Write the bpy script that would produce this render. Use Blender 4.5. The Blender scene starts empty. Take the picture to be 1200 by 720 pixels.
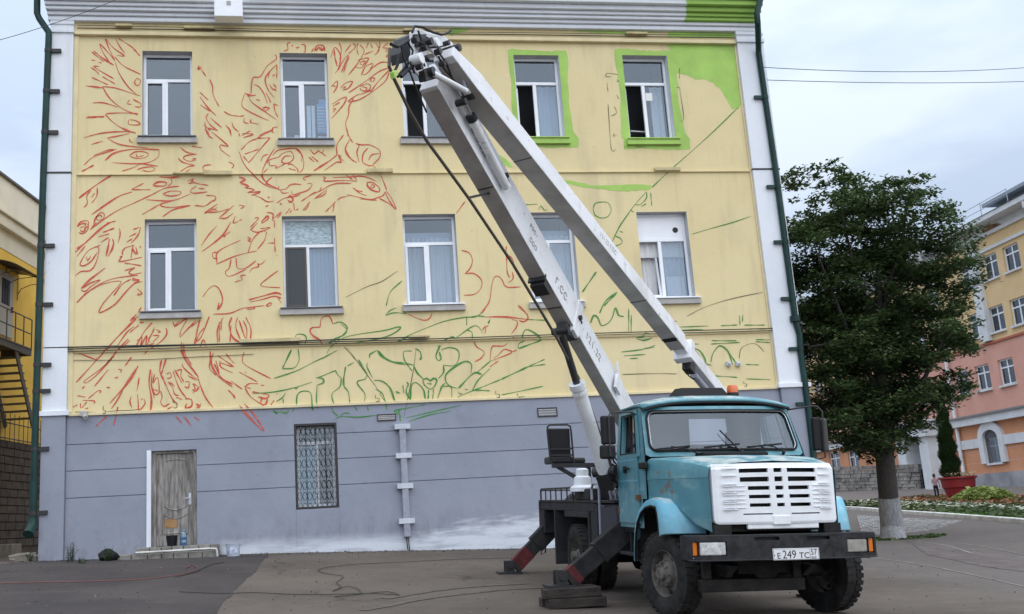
import bpy, bmesh, math, random
import numpy as np
from mathutils import Vector, Matrix
random.seed(7)
rng = np.random.default_rng(7)
R = math.radians
C = bpy.context.scene.collection
SC = bpy.context.scene

# ---------------------------------------------------------------- camera
EYE = 1.3                                   # eye height above the ground under the front wheels
F, PX, PY = 1192.6, 513.3, 364.1            # lens in photograph pixels (1200 x 720)
PITCH, ROLL, YAW = 0.205367, -0.056495, 0.150926
_cy, _sy = math.cos(YAW), math.sin(YAW)
FW = np.array([_sy*math.cos(PITCH), _cy*math.cos(PITCH), math.sin(PITCH)])
_r0 = np.array([_cy, -_sy, 0.0]); _u0 = np.cross(_r0, FW)
RT = math.cos(ROLL)*_r0 + math.sin(ROLL)*_u0
UP = -math.sin(ROLL)*_r0 + math.cos(ROLL)*_u0
cam = bpy.data.cameras.new('camera')
cam.sensor_width = 36.0
cam.lens = 36.0*F/1200.0
cam.shift_x = (600-PX)/1200.0
cam.shift_y = (PY-360)/1200.0
cam.clip_start, cam.clip_end = 0.1, 3000.0
co = bpy.data.objects.new('camera', cam); C.objects.link(co)
co.matrix_world = Matrix(((RT[0], UP[0], -FW[0], 0), (RT[1], UP[1], -FW[1], 0), (RT[2], UP[2], -FW[2], EYE), (0, 0, 0, 1)))
SC.camera = co

# ---------------------------------------------------------------- sky, sun, exposure
SUN_EL, SUN_AZ = R(48), R(146)              # azimuth clockwise from +y (behind the camera, slightly right)
W = bpy.data.worlds.new("World"); SC.world = W; W.use_nodes = True
nt = W.node_tree; nt.nodes.clear()
def wn(t, **k):
    n = nt.nodes.new(t)
    for a, b in k.items(): setattr(n, a, b)
    return n
sky = wn('ShaderNodeTexSky', sky_type='NISHITA', sun_disc=False, sun_elevation=SUN_EL, sun_rotation=SUN_AZ)
tc = wn('ShaderNodeTexCoord'); sep = wn('ShaderNodeSeparateXYZ'); nt.links.new(tc.outputs['Generated'], sep.inputs[0])
# overcast: grows brighter towards the zenith as (1 + 2 sin h) / 3
mx = wn('ShaderNodeMath', operation='MAXIMUM'); nt.links.new(sep.outputs['Z'], mx.inputs[0]); mx.inputs[1].default_value = 0.0
cie = wn('ShaderNodeMath', operation='MULTIPLY_ADD'); nt.links.new(mx.outputs[0], cie.inputs[0]); cie.inputs[1].default_value = 0.98; cie.inputs[2].default_value = 0.57
mp = wn('ShaderNodeMapping'); mp.inputs['Scale'].default_value = (1.0, 1.0, 3.2); nt.links.new(tc.outputs['Generated'], mp.inputs[0])
nz = wn('ShaderNodeTexNoise'); nz.inputs['Scale'].default_value = 2.6; nz.inputs['Detail'].default_value = 5.0; nz.inputs['Roughness'].default_value = 0.52
nt.links.new(mp.outputs[0], nz.inputs['Vector'])
cr = wn('ShaderNodeValToRGB'); cr.color_ramp.elements[0].position = 0.40; cr.color_ramp.elements[0].color = (0.46, 0.555, 0.70, 1)
cr.color_ramp.elements[1].position = 0.60; cr.color_ramp.elements[1].color = (0.64, 0.72, 0.84, 1)
nt.links.new(nz.outputs['Fac'], cr.inputs[0])
vm = wn('ShaderNodeVectorMath', operation='SCALE'); nt.links.new(cr.outputs[0], vm.inputs[0]); nt.links.new(cie.outputs[0], vm.inputs['Scale'])
bgc = wn('ShaderNodeBackground'); nt.links.new(vm.outputs[0], bgc.inputs[0]); bgc.inputs[1].default_value = 1.0
bgs = wn('ShaderNodeBackground'); nt.links.new(sky.outputs[0], bgs.inputs[0]); bgs.inputs[1].default_value = 0.06
ads = wn('ShaderNodeMixShader'); ads.inputs[0].default_value = 0.06; nt.links.new(bgc.outputs[0], ads.inputs[1]); nt.links.new(bgs.outputs[0], ads.inputs[2])
wo = wn('ShaderNodeOutputWorld'); nt.links.new(ads.outputs[0], wo.inputs[0])
sun = bpy.data.lights.new('sun', 'SUN'); sun.energy = 1.5; sun.angle = R(120); sun.color = (1.0, 0.975, 0.94)
so = bpy.data.objects.new('sun', sun); C.objects.link(so)
so.rotation_euler = (math.pi/2 - SUN_EL, 0, -SUN_AZ + math.pi)
VS = SC.view_settings
VS.view_transform = 'Standard'; VS.look = 'None'; VS.gamma = 1.0; VS.use_curve_mapping = False
VS.exposure = 0.66
SC.render.engine = 'CYCLES'
SC.cycles.use_denoising = True
SC.cycles.max_bounces = 6; SC.cycles.transparent_max_bounces = 12

# ---------------------------------------------------------------- helpers
def ray(u, v): return RT*(u-PX)/F + UP*(PY-v)/F + FW
EP = np.array([0, 0, EYE])
def on_plane(u, v, p0, n):
    d = ray(u, v); n = np.array(n, float); t = ((np.array(p0, float)-EP)@n)/(d@n)
    return EP + d*t
WALL_Y = 24.0
def onwall(u, v):                            # photograph pixel -> (x, z) on the facade plane
    p = on_plane(u, v, (0, WALL_Y, 0), (0, 1, 0)); return float(p[0]), float(p[2])
def at(u, v, t): return EP + ray(u, v)*t

LOC = {}
def reg(o, loc): LOC[o.name] = np.array(loc, float)
def prop(o, label=None, cat=None, group=None, kind=None):
    if label: o['label'] = label
    if cat: o['category'] = cat
    if group: o['group'] = group
    if kind: o['kind'] = kind
    return o
def thing(name, label, cat, loc=(0, 0, 0), group=None, matrix=None):
    o = bpy.data.objects.new(name, None); C.objects.link(o); o.empty_display_size = 0.3
    if matrix is not None: o.matrix_world = matrix; reg(o, (0, 0, 0))
    else: o.location = loc; reg(o, loc)
    return prop(o, label, cat, group)

class MB:
    def __init__(s): s.v = []; s.f = []; s.m = []
    def add(s, vs, fs, mi=0):
        b = len(s.v); s.v += [tuple(map(float, p)) for p in vs]
        s.f += [tuple(i+b for i in f) for f in fs]; s.m += [mi]*len(fs); return s
    def bx(s, x0, x1, y0, y1, z0, z1, mi=0):
        return s.add([(x0,y0,z0),(x1,y0,z0),(x1,y1,z0),(x0,y1,z0),(x0,y0,z1),(x1,y0,z1),(x1,y1,z1),(x0,y1,z1)],
                     [(0,3,2,1),(4,5,6,7),(0,1,5,4),(1,2,6,5),(2,3,7,6),(3,0,4,7)], mi)
    def obox(s, c, ax, ay, az, mi=0):        # centre + three half-axis vectors
        c = np.array(c, float); ax, ay, az = (np.array(a, float) for a in (ax, ay, az))
        P = [c+sx*ax+sy*ay+sz*az for sz in (-1, 1) for sx, sy in ((-1,-1),(1,-1),(1,1),(-1,1))]
        return s.add(P, [(0,3,2,1),(4,5,6,7),(0,1,5,4),(1,2,6,5),(2,3,7,6),(3,0,4,7)], mi)
    def beam(s, p0, p1, w, h, up=(0, 0, 1), w1=None, h1=None, mi=0):
        p0, p1 = np.array(p0, float), np.array(p1, float); d = p1-p0; d /= np.linalg.norm(d)
        sd = np.cross(d, np.array(up, float)); sd /= np.linalg.norm(sd); u = np.cross(sd, d)
        w1 = w if w1 is None else w1; h1 = h if h1 is None else h1
        P = [p+a*sd*ww/2+b*u*hh/2 for p, ww, hh in ((p0, w, h), (p1, w1, h1)) for a, b in ((-1,-1),(1,-1),(1,1),(-1,1))]
        return s.add(P, [(0,3,2,1),(4,5,6,7),(0,1,5,4),(1,2,6,5),(2,3,7,6),(3,0,4,7)], mi)
    def cyl(s, p0, p1, r0, r1=None, n=14, cap=True, mi=0):
        r1 = r0 if r1 is None else r1
        p0, p1 = np.array(p0, float), np.array(p1, float); d = p1-p0; d /= np.linalg.norm(d)
        a = np.array([0, 0, 1.0]) if abs(d[2]) < .9 else np.array([1.0, 0, 0])
        u = np.cross(d, a); u /= np.linalg.norm(u); w = np.cross(d, u)
        P = []
        for p, r in ((p0, r0), (p1, r1)):
            for i in range(n):
                t = 2*math.pi*i/n; P.append(p+r*(math.cos(t)*u+math.sin(t)*w))
        fs = [(i, n+i, n+(i+1) % n, (i+1) % n) for i in range(n)]
        if cap: fs += [tuple(range(n)), tuple(range(2*n-1, n-1, -1))]
        return s.add(P, fs, mi)
    def tube(s, pts, r, n=6, mi=0, cap=True):
        pts = [np.array(p, float) for p in pts]; P = []; prev = None; k = len(pts)
        for i, p in enumerate(pts):
            d = pts[min(i+1, k-1)]-pts[max(i-1, 0)]; L = np.linalg.norm(d); d = d/L if L > 1e-9 else np.array([0, 0, 1.0])
            if prev is None:
                a = np.array([0, 0, 1.0]) if abs(d[2]) < .9 else np.array([1.0, 0, 0]); u = np.cross(d, a)
            else: u = prev-d*(prev@d)
            u /= np.linalg.norm(u)+1e-12; prev = u; w = np.cross(d, u)
            rr = r[i] if hasattr(r, '__len__') else r
            for j in range(n):
                t = 2*math.pi*j/n; P.append(p+rr*(math.cos(t)*u+math.sin(t)*w))
        fs = [(i*n+j, i*n+(j+1) % n, (i+1)*n+(j+1) % n, (i+1)*n+j) for i in range(k-1) for j in range(n)]
        if cap: fs += [tuple(range(n-1, -1, -1)), tuple(range((k-1)*n, k*n))]
        return s.add(P, fs, mi)
    def lathe(s, prof, c, ax, n=28, mi=0, closed=False):   # prof: (radius, height along ax)
        c = np.array(c, float); d = np.array(ax, float); d /= np.linalg.norm(d)
        a = np.array([0, 0, 1.0]) if abs(d[2]) < .9 else np.array([1.0, 0, 0])
        u = np.cross(d, a); u /= np.linalg.norm(u); w = np.cross(d, u); P = []; k = len(prof)
        for r, h in prof:
            for j in range(n):
                t = 2*math.pi*j/n; P.append(c+d*h+r*(math.cos(t)*u+math.sin(t)*w))
        fs = [(i*n+j, i*n+(j+1) % n, (i+1)*n+(j+1) % n, (i+1)*n+j) for i in range(k-1) for j in range(n)]
        if closed: fs += [((k-1)*n+j, (k-1)*n+(j+1) % n, (j+1) % n, j) for j in range(n)]
        return s.add(P, fs, mi)
    def prism(s, poly, f, d0, d1, mi=0):     # poly 2-D, f(a, b, d) -> point
        n = len(poly); P = [f(a, b, d0) for a, b in poly]+[f(a, b, d1) for a, b in poly]
        fs = [(i, (i+1) % n, n+(i+1) % n, n+i) for i in range(n)]+[tuple(range(n-1, -1, -1)), tuple(range(n, 2*n))]
        return s.add(P, fs, mi)
    def loft(s, rings, closed=True, caps=True, mi=0):
        n = len(rings[0]); P = [p for r in rings for p in r]; m = n if closed else n-1
        fs = [(i*n+j, i*n+(j+1) % n, (i+1)*n+(j+1) % n, (i+1)*n+j) for i in range(len(rings)-1) for j in range(m)]
        if caps and closed: fs += [tuple(range(n-1, -1, -1)), tuple(range((len(rings)-1)*n, len(rings)*n))]
        return s.add(P, fs, mi)
    def panel(s, us, ws, holes, f, mi=0, depth=0.0, reveal_mi=None):
        """A sheet in (u, w) cut by rectangular holes; f(u, w, d) -> point; reveals of the given depth."""
        U = sorted(set([us[0], us[1]]+[h[i] for h in holes for i in (0, 1) if us[0] < h[i] < us[1]]))
        Wz = sorted(set([ws[0], ws[1]]+[h[i] for h in holes for i in (2, 3) if ws[0] < h[i] < ws[1]]))
        idx = {}
        def V(a, b):
            if (a, b) not in idx: idx[(a, b)] = len(s.v); s.v.append(tuple(map(float, f(a, b, 0))))
            return idx[(a, b)]
        for a0, a1 in zip(U, U[1:]):
            for b0, b1 in zip(Wz, Wz[1:]):
                ca, cb = (a0+a1)/2, (b0+b1)/2
                if any(h[0] < ca < h[1] and h[2] < cb < h[3] for h in holes): continue
                s.f.append((V(a0, b0), V(a1, b0), V(a1, b1), V(a0, b1))); s.m.append(mi)
        if depth:
            for h in holes:
                a0, a1 = max(h[0], us[0]), min(h[1], us[1]); b0, b1 = max(h[2], ws[0]), min(h[3], ws[1])
                if a1 <= a0 or b1 <= b0: continue
                q = [(a0, b0), (a1, b0), (a1, b1), (a0, b1)]
                ed = []
                if h[2] >= ws[0]: ed.append((0, 1))
                if h[1] <= us[1]: ed.append((1, 2))
                if h[3] <= ws[1]: ed.append((2, 3))
                if h[0] >= us[0]: ed.append((3, 0))
                for i, j in ed:
                    P = [f(*q[i], 0), f(*q[i], depth), f(*q[j], depth), f(*q[j], 0)]
                    s.add(P, [(0, 1, 2, 3)], mi if reveal_mi is None else reveal_mi)
        return s
    def build(s, name, mats, parent=None, loc=None, smooth=False, bevel=0.0, local=False, recalc=True, segs=2, angle=40):
        me = bpy.data.meshes.new(name)
        off = np.zeros(3)
        if parent is not None and not local: off = LOC[parent.name]
        elif loc is not None: off = np.array(loc, float)
        V = np.array(s.v, float)-off
        me.from_pydata(V.tolist(), [], s.f)
        mats = mats if isinstance(mats, (list, tuple)) else [mats]
        for m in mats: me.materials.append(m)
        if any(s.m): me.polygons.foreach_set('material_index', s.m)
        if recalc:
            bm = bmesh.new(); bm.from_mesh(me)
            bmesh.ops.remove_doubles(bm, verts=bm.verts, dist=1e-5)
            bmesh.ops.recalc_face_normals(bm, faces=bm.faces); bm.to_mesh(me); bm.free()
        if smooth:
            me.polygons.foreach_set('use_smooth', [True]*len(me.polygons))
        o = bpy.data.objects.new(name, me); C.objects.link(o)
        if parent is not None: o.parent = parent; reg(o, LOC[parent.name] if not local else (0, 0, 0))
        else:
            o.location = off; reg(o, off)
        if bevel:
            b = o.modifiers.new('bevel', 'BEVEL'); b.width = bevel; b.segments = segs; b.limit_method = 'ANGLE'; b.angle_limit = R(35)
            b.harden_normals = False
        if smooth:
            try: me.set_sharp_from_angle(angle=R(angle))
            except Exception: pass
        return o
def group_copy(src, dloc=None):              # a thing with copies of its parts and sub-parts
    r = src.copy(); C.objects.link(r); reg(r, LOC[src.name])
    for ch in list(src.children):
        c = ch.copy(); C.objects.link(c); c.parent = r
        for g in list(ch.children):
            d = g.copy(); C.objects.link(d); d.parent = c
    return r

# ---------------------------------------------------------------- materials
def mat(name, col, rough=0.7, metal=0.0, var=0.0, scale=4.0, col2=None, bump=0.0, bscale=30.0, spec=0.5, detail=4.0, streak=None, stretch=None):
    m = bpy.data.materials.new(name); m.use_nodes = True; t = m.node_tree; p = t.nodes['Principled BSDF']
    p.inputs['Roughness'].default_value = rough; p.inputs['Metallic'].default_value = metal
    p.inputs['Specular IOR Level'].default_value = spec
    c4 = tuple(col)+(1,)
    p.inputs['Base Color'].default_value = c4
    L = t.links.new
    if var or col2 is not None or bump:
        g = t.nodes.new('ShaderNodeTexCoord'); src = g.outputs['Object']
        if stretch:
            mpn = t.nodes.new('ShaderNodeMapping'); mpn.inputs['Scale'].default_value = stretch; L(src, mpn.inputs[0]); src = mpn.outputs[0]
    if var or col2 is not None:
        n = t.nodes.new('ShaderNodeTexNoise'); n.inputs['Scale'].default_value = scale; n.inputs['Detail'].default_value = detail; L(src, n.inputs['Vector'])
        n.inputs['Roughness'].default_value = 0.6
        r = t.nodes.new('ShaderNodeValToRGB'); r.color_ramp.elements[0].position = 0.36; r.color_ramp.elements[1].position = 0.66
        if col2 is None:
            r.color_ramp.elements[0].color = tuple(c*(1-var) for c in col)+(1,); r.color_ramp.elements[1].color = tuple(min(1, c*(1+var)) for c in col)+(1,)
        else:
            r.color_ramp.elements[0].color = c4; r.color_ramp.elements[1].color = tuple(col2)+(1,)
        L(n.outputs['Fac'], r.inputs[0]); L(r.outputs[0], p.inputs['Base Color'])
        m['_ramp'] = r.name
    if bump:
        n2 = t.nodes.new('ShaderNodeTexNoise'); n2.inputs['Scale'].default_value = bscale; n2.inputs['Detail'].default_value = 3.0; L(src, n2.inputs['Vector'])
        b = t.nodes.new('ShaderNodeBump'); b.inputs['Strength'].default_value = bump; b.inputs['Distance'].default_value = 0.02
        L(n2.outputs['Fac'], b.inputs['Height']); L(b.outputs[0], p.inputs['Normal'])
    return m
class NG:                                    # small node-graph helper
    def __init__(s, m): s.t = m.node_tree; s.p = s.t.nodes['Principled BSDF']
    def n(s, ty, ins=None, **k):
        x = s.t.nodes.new(ty)
        for a, b in k.items(): setattr(x, a, b)
        for i, v in (ins or {}).items():
            if hasattr(v, 'links'): s.t.links.new(v, x.inputs[i])
            else: x.inputs[i].default_value = v
        return x
    def math(s, op, a, b=0.0, c=0.0): return s.n('ShaderNodeMath', {0: a, 1: b, 2: c}, operation=op).outputs[0]
    def noise(s, vec, scale, detail=4.0, rough=0.55): return s.n('ShaderNodeTexNoise', {'Vector': vec, 'Scale': scale, 'Detail': detail, 'Roughness': rough}).outputs['Fac']
    def ramp(s, f, p0, p1): return s.n('ShaderNodeMapRange', {'Value': f, 'From Min': p0, 'From Max': p1}, interpolation_type='SMOOTHSTEP').outputs[0]
    def mix(s, f, a, b):
        x = s.t.nodes.new('ShaderNodeMix'); x.data_type = 'RGBA'
        for i, v in ((0, f), (6, a), (7, b)):
            if hasattr(v, 'links'): s.t.links.new(v, x.inputs[i])
            else: x.inputs[i].default_value = v if i == 0 else tuple(v)+(1,)
        return x.outputs[2]
    def pos(s):
        g = s.n('ShaderNodeNewGeometry'); sp = s.n('ShaderNodeSeparateXYZ', {0: g.outputs['Position']})
        return g.outputs['Position'], sp.outputs['X'], sp.outputs['Y'], sp.outputs['Z']
    def scalev(s, v, sc): return s.n('ShaderNodeVectorMath', {0: v, 1: sc}, operation='MULTIPLY').outputs[0]
    def color(s, c): s.t.links.new(c, s.p.inputs['Base Color'])
    def rough(s, c): s.t.links.new(c, s.p.inputs['Roughness'])
    def bump(s, h, st=0.3, dist=0.02):
        b = s.n('ShaderNodeBump', {'Strength': st, 'Distance': dist, 'Height': h}); s.t.links.new(b.outputs[0], s.p.inputs['Normal'])
def glass(name, tint, refl, rough=0.02, tr=1.0):
    """Pane: what lies behind shows through the tint, the sky mirrors in it."""
    m = bpy.data.materials.new(name); m.use_nodes = True; t = m.node_tree; t.nodes.clear()
    o = t.nodes.new('ShaderNodeOutputMaterial'); mxs = t.nodes.new('ShaderNodeMixShader')
    a = t.nodes.new('ShaderNodeBsdfTransparent'); a.inputs[0].default_value = tuple(tint)+(1,)
    g = t.nodes.new('ShaderNodeBsdfGlossy'); g.inputs['Roughness'].default_value = rough; g.inputs[0].default_value = (0.84, 0.92, 1.0, 1)
    lw = t.nodes.new('ShaderNodeLayerWeight'); lw.inputs[0].default_value = 0.5
    pw = t.nodes.new('ShaderNodeMath'); pw.operation = 'POWER'; t.links.new(lw.outputs['Facing'], pw.inputs[0]); pw.inputs[1].default_value = 4.0
    ad = t.nodes.new('ShaderNodeMath'); ad.operation = 'MULTIPLY_ADD'; ad.use_clamp = True; t.links.new(pw.outputs[0], ad.inputs[0]); ad.inputs[1].default_value = 0.9; ad.inputs[2].default_value = refl+.05
    t.links.new(ad.outputs[0], mxs.inputs[0]); t.links.new(a.outputs[0], mxs.inputs[1]); t.links.new(g.outputs[0], mxs.inputs[2]); t.links.new(mxs.outputs[0], o.inputs[0])
    return m

M = {}
# yellow plaster: patchy repaint, faint rain streaks, fine grain
m = M['yellow'] = mat('yellow_plaster', (0.66, 0.53, 0.27), 0.9, spec=0.2); g = NG(m); P_, X_, Y_, Z_ = g.pos()
n1 = g.noise(P_, 0.55, 5); n2 = g.noise(g.scalev(P_, (2.2, 2.2, 0.35)), 1.3, 5); n3 = g.noise(P_, 9, 5); n4 = g.noise(g.scalev(P_, (7, 7, 0.22)), 1.0, 4)
c = g.mix(g.ramp(n1, 0.35, 0.68), (0.70, 0.585, 0.325), (0.74, 0.625, 0.36))
c = g.mix(g.math('MULTIPLY', g.ramp(n2, 0.5, 0.72), 0.55), c, (0.575, 0.485, 0.30))
c = g.mix(g.math('MULTIPLY', g.ramp(n4, 0.56, 0.78), 0.12), c, (0.50, 0.42, 0.26))
c = g.mix(g.math('MULTIPLY', g.ramp(n3, 0.45, 0.8), 0.14), c, (0.80, 0.69, 0.44))
def below(z1, ln): return g.math('MULTIPLY', g.ramp(Z_, z1-ln, z1), g.math('LESS_THAN', Z_, z1))
fall = below(9.83, 1.0)
for z1, ln in ((5.54, .7), (13.46, 1.1), (10.62, .9), (6.32, .55)): fall = g.math('ADD', fall, g.math('MULTIPLY', below(z1, ln), .8))
stk = g.ramp(g.noise(g.scalev(P_, (9, 9, .12)), 1.0, 5, .6), .50, .72)
c = g.mix(g.math('MULTIPLY', g.math('MULTIPLY', fall, stk), .22), c, (0.42, 0.35, 0.24))
spk = g.ramp(g.noise(P_, 7.5, 2), .735, .76); c = g.mix(g.math('MULTIPLY', spk, .55), c, (0.36, 0.30, 0.19))
vor = g.n('ShaderNodeTexVoronoi', {'Vector': g.scalev(P_, (.30, .30, .42)), 'Scale': 1.0, 'Randomness': 1.0}); c = g.mix(g.math('MULTIPLY', g.ramp(g.noise(vor.outputs['Color'], 3.0, 1), .54, .60), .22), c, (0.76, 0.66, 0.44))
g.color(c); g.bump(g.math('ADD', g.noise(P_, 3.0, 4), g.math('MULTIPLY', g.noise(P_, 55, 3), 0.25)), 0.34, 0.03)
# blue-grey plinth paint with whitewash brushed along the foot
m = M['plinth'] = mat('grey_plinth_paint', (0.27, 0.29, 0.39), 0.85, spec=0.25); g = NG(m); P_, X_, Y_, Z_ = g.pos()
n1 = g.noise(P_, 0.8, 5); n2 = g.noise(g.scalev(P_, (0.55, 1, 3.2)), 2.4, 5); n3 = g.noise(P_, 6, 5)
c = g.mix(g.ramp(n1, 0.35, 0.7), (0.262, 0.282, 0.345), (0.295, 0.316, 0.38))
c = g.mix(g.math('MULTIPLY', g.ramp(g.noise(g.scalev(P_, (1.2, 1, .8)), 1.5, 6), 0.56, 0.74), 0.28), c, (0.19, 0.195, 0.23))
c = g.mix(g.math('MULTIPLY', g.ramp(g.noise(P_, 13, 5, .7), .64, .69), .5), c, (0.15, 0.15, 0.17))
c = g.mix(g.math('MULTIPLY', g.math('MULTIPLY', g.ramp(Z_, 2.0, .7), g.ramp(g.noise(g.scalev(P_, (3, 3, 1.2)), 2.0, 6, .65), .44, .66)), .5), c, (0.185, 0.175, 0.17))
lift = g.math('MULTIPLY', g.ramp(X_, 2.4, 5.0), 0.30)
lim = g.math('ADD', g.math('ADD', g.math('MULTIPLY_ADD', X_, -0.015, 1.06), lift), g.math('MULTIPLY', g.math('SUBTRACT', n2, 0.5), g.math('MULTIPLY_ADD', g.ramp(X_, 2.4, 3.2), 0.62, 0.06)))
wh = g.math('SUBTRACT', 1.0, g.ramp(g.math('SUBTRACT', Z_, lim), -0.16, 0.18))
wh = g.math('MULTIPLY', wh, g.ramp(X_, -1.75, -1.45))
c = g.mix(g.math('MULTIPLY', wh, g.math('MULTIPLY_ADD', g.ramp(n2, 0.3, 0.58), 0.42, 0.42)), c, (0.68, 0.72, 0.78))
g.color(c); g.bump(g.math('ADD', g.noise(P_, 4.0, 4), g.math('MULTIPLY', n3, 0.5)), 0.28, 0.03)
# white pilaster / cornice paint, the right end of the cornice over-painted lime green
m = M['white_paint'] = mat('white_facade_paint', (0.66, 0.70, 0.76), 0.85, spec=0.25); g = NG(m); P_, X_, Y_, Z_ = g.pos()
c = g.mix(g.ramp(g.noise(P_, 0.9, 5), 0.35, 0.7), (0.70, 0.735, 0.79), (0.78, 0.805, 0.85))
pe = g.ramp(g.noise(g.scalev(P_, (6, 6, 6)), 1.4, 7, 0.7), 0.60, 0.66)
edge = g.math('ADD', g.ramp(X_, -5.25, -5.5), g.ramp(X_, 12.65, 12.9))
edge = g.math('MULTIPLY', edge, g.ramp(g.noise(g.scalev(P_, (0, 0, 1)), 0.45, 2), 0.5, 0.62))
c = g.mix(g.math('MULTIPLY', pe, edge), c, (0.30, 0.27, 0.26))
c = g.mix(g.math('MULTIPLY', g.ramp(g.noise(g.scalev(P_, (5, 5, .4)), 1.2, 5), .55, .8), .22), c, (0.42, 0.43, 0.45))
gx = g.math('ADD', X_, g.math('MULTIPLY', g.math('SUBTRACT', g.noise(P_, 2.2, 4), 0.5), 0.35))
gm = g.math('MULTIPLY', g.ramp(gx, 10.66, 10.72), g.ramp(Z_, 14.02, 14.05))
c = g.mix(gm, c, (0.31, 0.50, 0.12)); g.color(c); g.bump(g.noise(P_, 22, 4), 0.2, 0.02)
M['reveal'] = mat('grey_reveal_plaster', (0.50, 0.50, 0.50), 0.9, var=.08)
M['moulding'] = mat('yellow_moulding', (0.70, 0.60, 0.37), 0.85, var=0.10, scale=1.5, bump=0.15)
M['lime'] = mat('lime_green_paint', (0.35, 0.55, 0.115), 0.7, var=0.13, scale=1.1, bump=0.12, bscale=14)
M['red_line'] = mat('red_spray_line', (0.50, 0.052, 0.032), 0.8, col2=(0.62, 0.15, 0.095), scale=11.0)
M['green_line'] = mat('green_spray_line', (0.03, 0.20, 0.035), 0.8, col2=(0.12, 0.29, 0.08), scale=9.0)
M['dark_line'] = mat('thin_dark_marker_line', (0.13, 0.13, 0.07), 0.8)
M['pvc'] = mat('white_window_plastic', (0.82, 0.84, 0.88), 0.35, var=0.03, scale=3)
M['sill_grey'] = mat('grey_sill_plaster', (0.42, 0.405, 0.39), 0.8, var=0.12, scale=5)
M['sill_metal'] = mat('dark_sill_sheet', (0.10, 0.11, 0.12), 0.5)
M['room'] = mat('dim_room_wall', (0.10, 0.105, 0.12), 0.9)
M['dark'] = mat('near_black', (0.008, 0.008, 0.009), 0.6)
M['curtain'] = mat('pale_curtain_cloth', (0.70, 0.70, 0.70), 0.9)
M['blind'] = mat('blue_grey_blind', (0.48, 0.53, 0.59), 0.8)
M['film'] = mat('silver_window_film', (0.36, 0.45, 0.49), 0.45, metal=0.15, var=0.35, scale=9, bump=0.6, bscale=9, stretch=(1, 1, 3))
M['mesh_screen'] = mat('brown_insect_screen', (0.11, 0.095, 0.085), 0.9, var=0.08, scale=30)
M['paper'] = mat('white_paper', (0.78, 0.79, 0.78), 0.8)
M['blue_plastic'] = mat('blue_plastic', (0.10, 0.36, 0.62), 0.4)
M['glass'] = glass('window_pane_glass', (0.78, 0.83, 0.88), 0.03)
M['glass_far'] = glass('far_window_glass', (0.45, 0.48, 0.52), 0.04)
M['pipe_green'] = mat('dark_green_pipe_paint', (0.007, 0.036, 0.032), 0.45, spec=.3, var=0.25, scale=2.5)
M['cable'] = mat('black_cable', (0.03, 0.03, 0.03), 0.6)
M['conduit'] = mat('yellowed_conduit', (0.52, 0.44, 0.24), 0.7, var=0.15, scale=6)
M['grey_box'] = mat('pale_grey_box', (0.52, 0.55, 0.60), 0.6, var=0.1)
M['iron'] = mat('black_iron', (0.022, 0.022, 0.024), 0.55)
M['steel_grey'] = mat('weathered_grey_duct', (0.30, 0.32, 0.38), 0.55, var=0.15, scale=6)
# ================================================================ the painted building
Y = WALL_Y
bld = thing('corner_building', 'yellow two-storey building over a grey plinth with a half-drawn red bird mural', 'building', (3.7, Y, 0.5))
WINS = [  # x0, x1, z0, z1, left sash, right pane, top light, sill
    (-3.36, -2.16, 10.86, 13.10, 'sash', 'plain', 'plain', 'grey'),
    (-0.01, 1.18, 10.79, 13.09, 'sash_boxes', 'books', 'plain', 'grey'),
    (3.04, 4.33, 10.83, 13.12, 'open', 'plain', 'plain', 'grey'),
    (6.01, 7.22, 10.83, 13.11, 'open', 'plain', 'plain', 'lime'),
    (8.96, 10.20, 10.80, 13.14, 'open_panel', 'sticker', 'plain', 'lime'),
    (-3.29, -2.085, 6.51, 8.76, 'sash', 'plain', 'plain', 'grey'),
    (-0.055, 1.25, 6.52, 8.80, 'screen', 'blinds', 'film', 'grey'),
    (2.89, 4.215, 6.53, 8.81, 'sash_curtain', 'curtain', 'curtain', 'white'),
    (6.03, 7.24, 6.52, 8.82, 'sash_curtain', 'curtain', 'curtain', 'white'),
    (8.92, 10.27, 6.55, 8.80, 'tilted', 'lace', 'board', 'white'),
]
DOOR = (-3.12, -2.115, 0.40, 3.25)
BWIN = (0.10, 1.09, 1.77, 3.73)
XL, XR = -5.52, 12.93          # outer pilaster edges
PL, PR = -4.98, 12.18          # inner pilaster edges
ff = lambda u, w, d: (u, Y+d, w)
# walls
mb = MB(); mb.panel((PL, PR), (4.16, 13.90), [(w[0], w[1], w[2], w[3]) for w in WINS], ff, depth=0.32, reveal_mi=1)
o = mb.build('plaster_wall', [M['yellow'], M['reveal']], bld, recalc=False)
mb = MB()                                   # shell behind and around: sides, back, roof
mb.add([(XL+.04, Y+.05, -1), (XL+.04, Y+13, -1), (XL+.04, Y+13, 14.6), (XL+.04, Y+.05, 14.6)], [(0, 1, 2, 3)])
mb.add([(XR-.04, Y+.05, -1), (XR-.04, Y+13, -1), (XR-.04, Y+13, 14.6), (XR-.04, Y+.05, 14.6)], [(3, 2, 1, 0)])
mb.add([(XL+.04, Y+13, -1), (XR-.04, Y+13, -1), (XR-.04, Y+13, 14.6), (XL+.04, Y+13, 14.6)], [(0, 1, 2, 3)])
mb.build('side_wall', M['yellow'], bld, recalc=False)
mb = MB(); xm = (XL+XR)/2
mb.add([(XL-.2, Y-.62, 14.72), (XR+.0, Y-.62, 14.72), (XR+.0, Y+13.6, 14.72), (XL-.2, Y+13.6, 14.72), (XL+5, Y+6.5, 17.2), (XR-5, Y+6.5, 17.2)],
       [(0, 1, 5, 4), (1, 2, 5), (2, 3, 4, 5), (3, 0, 4)])
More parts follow.
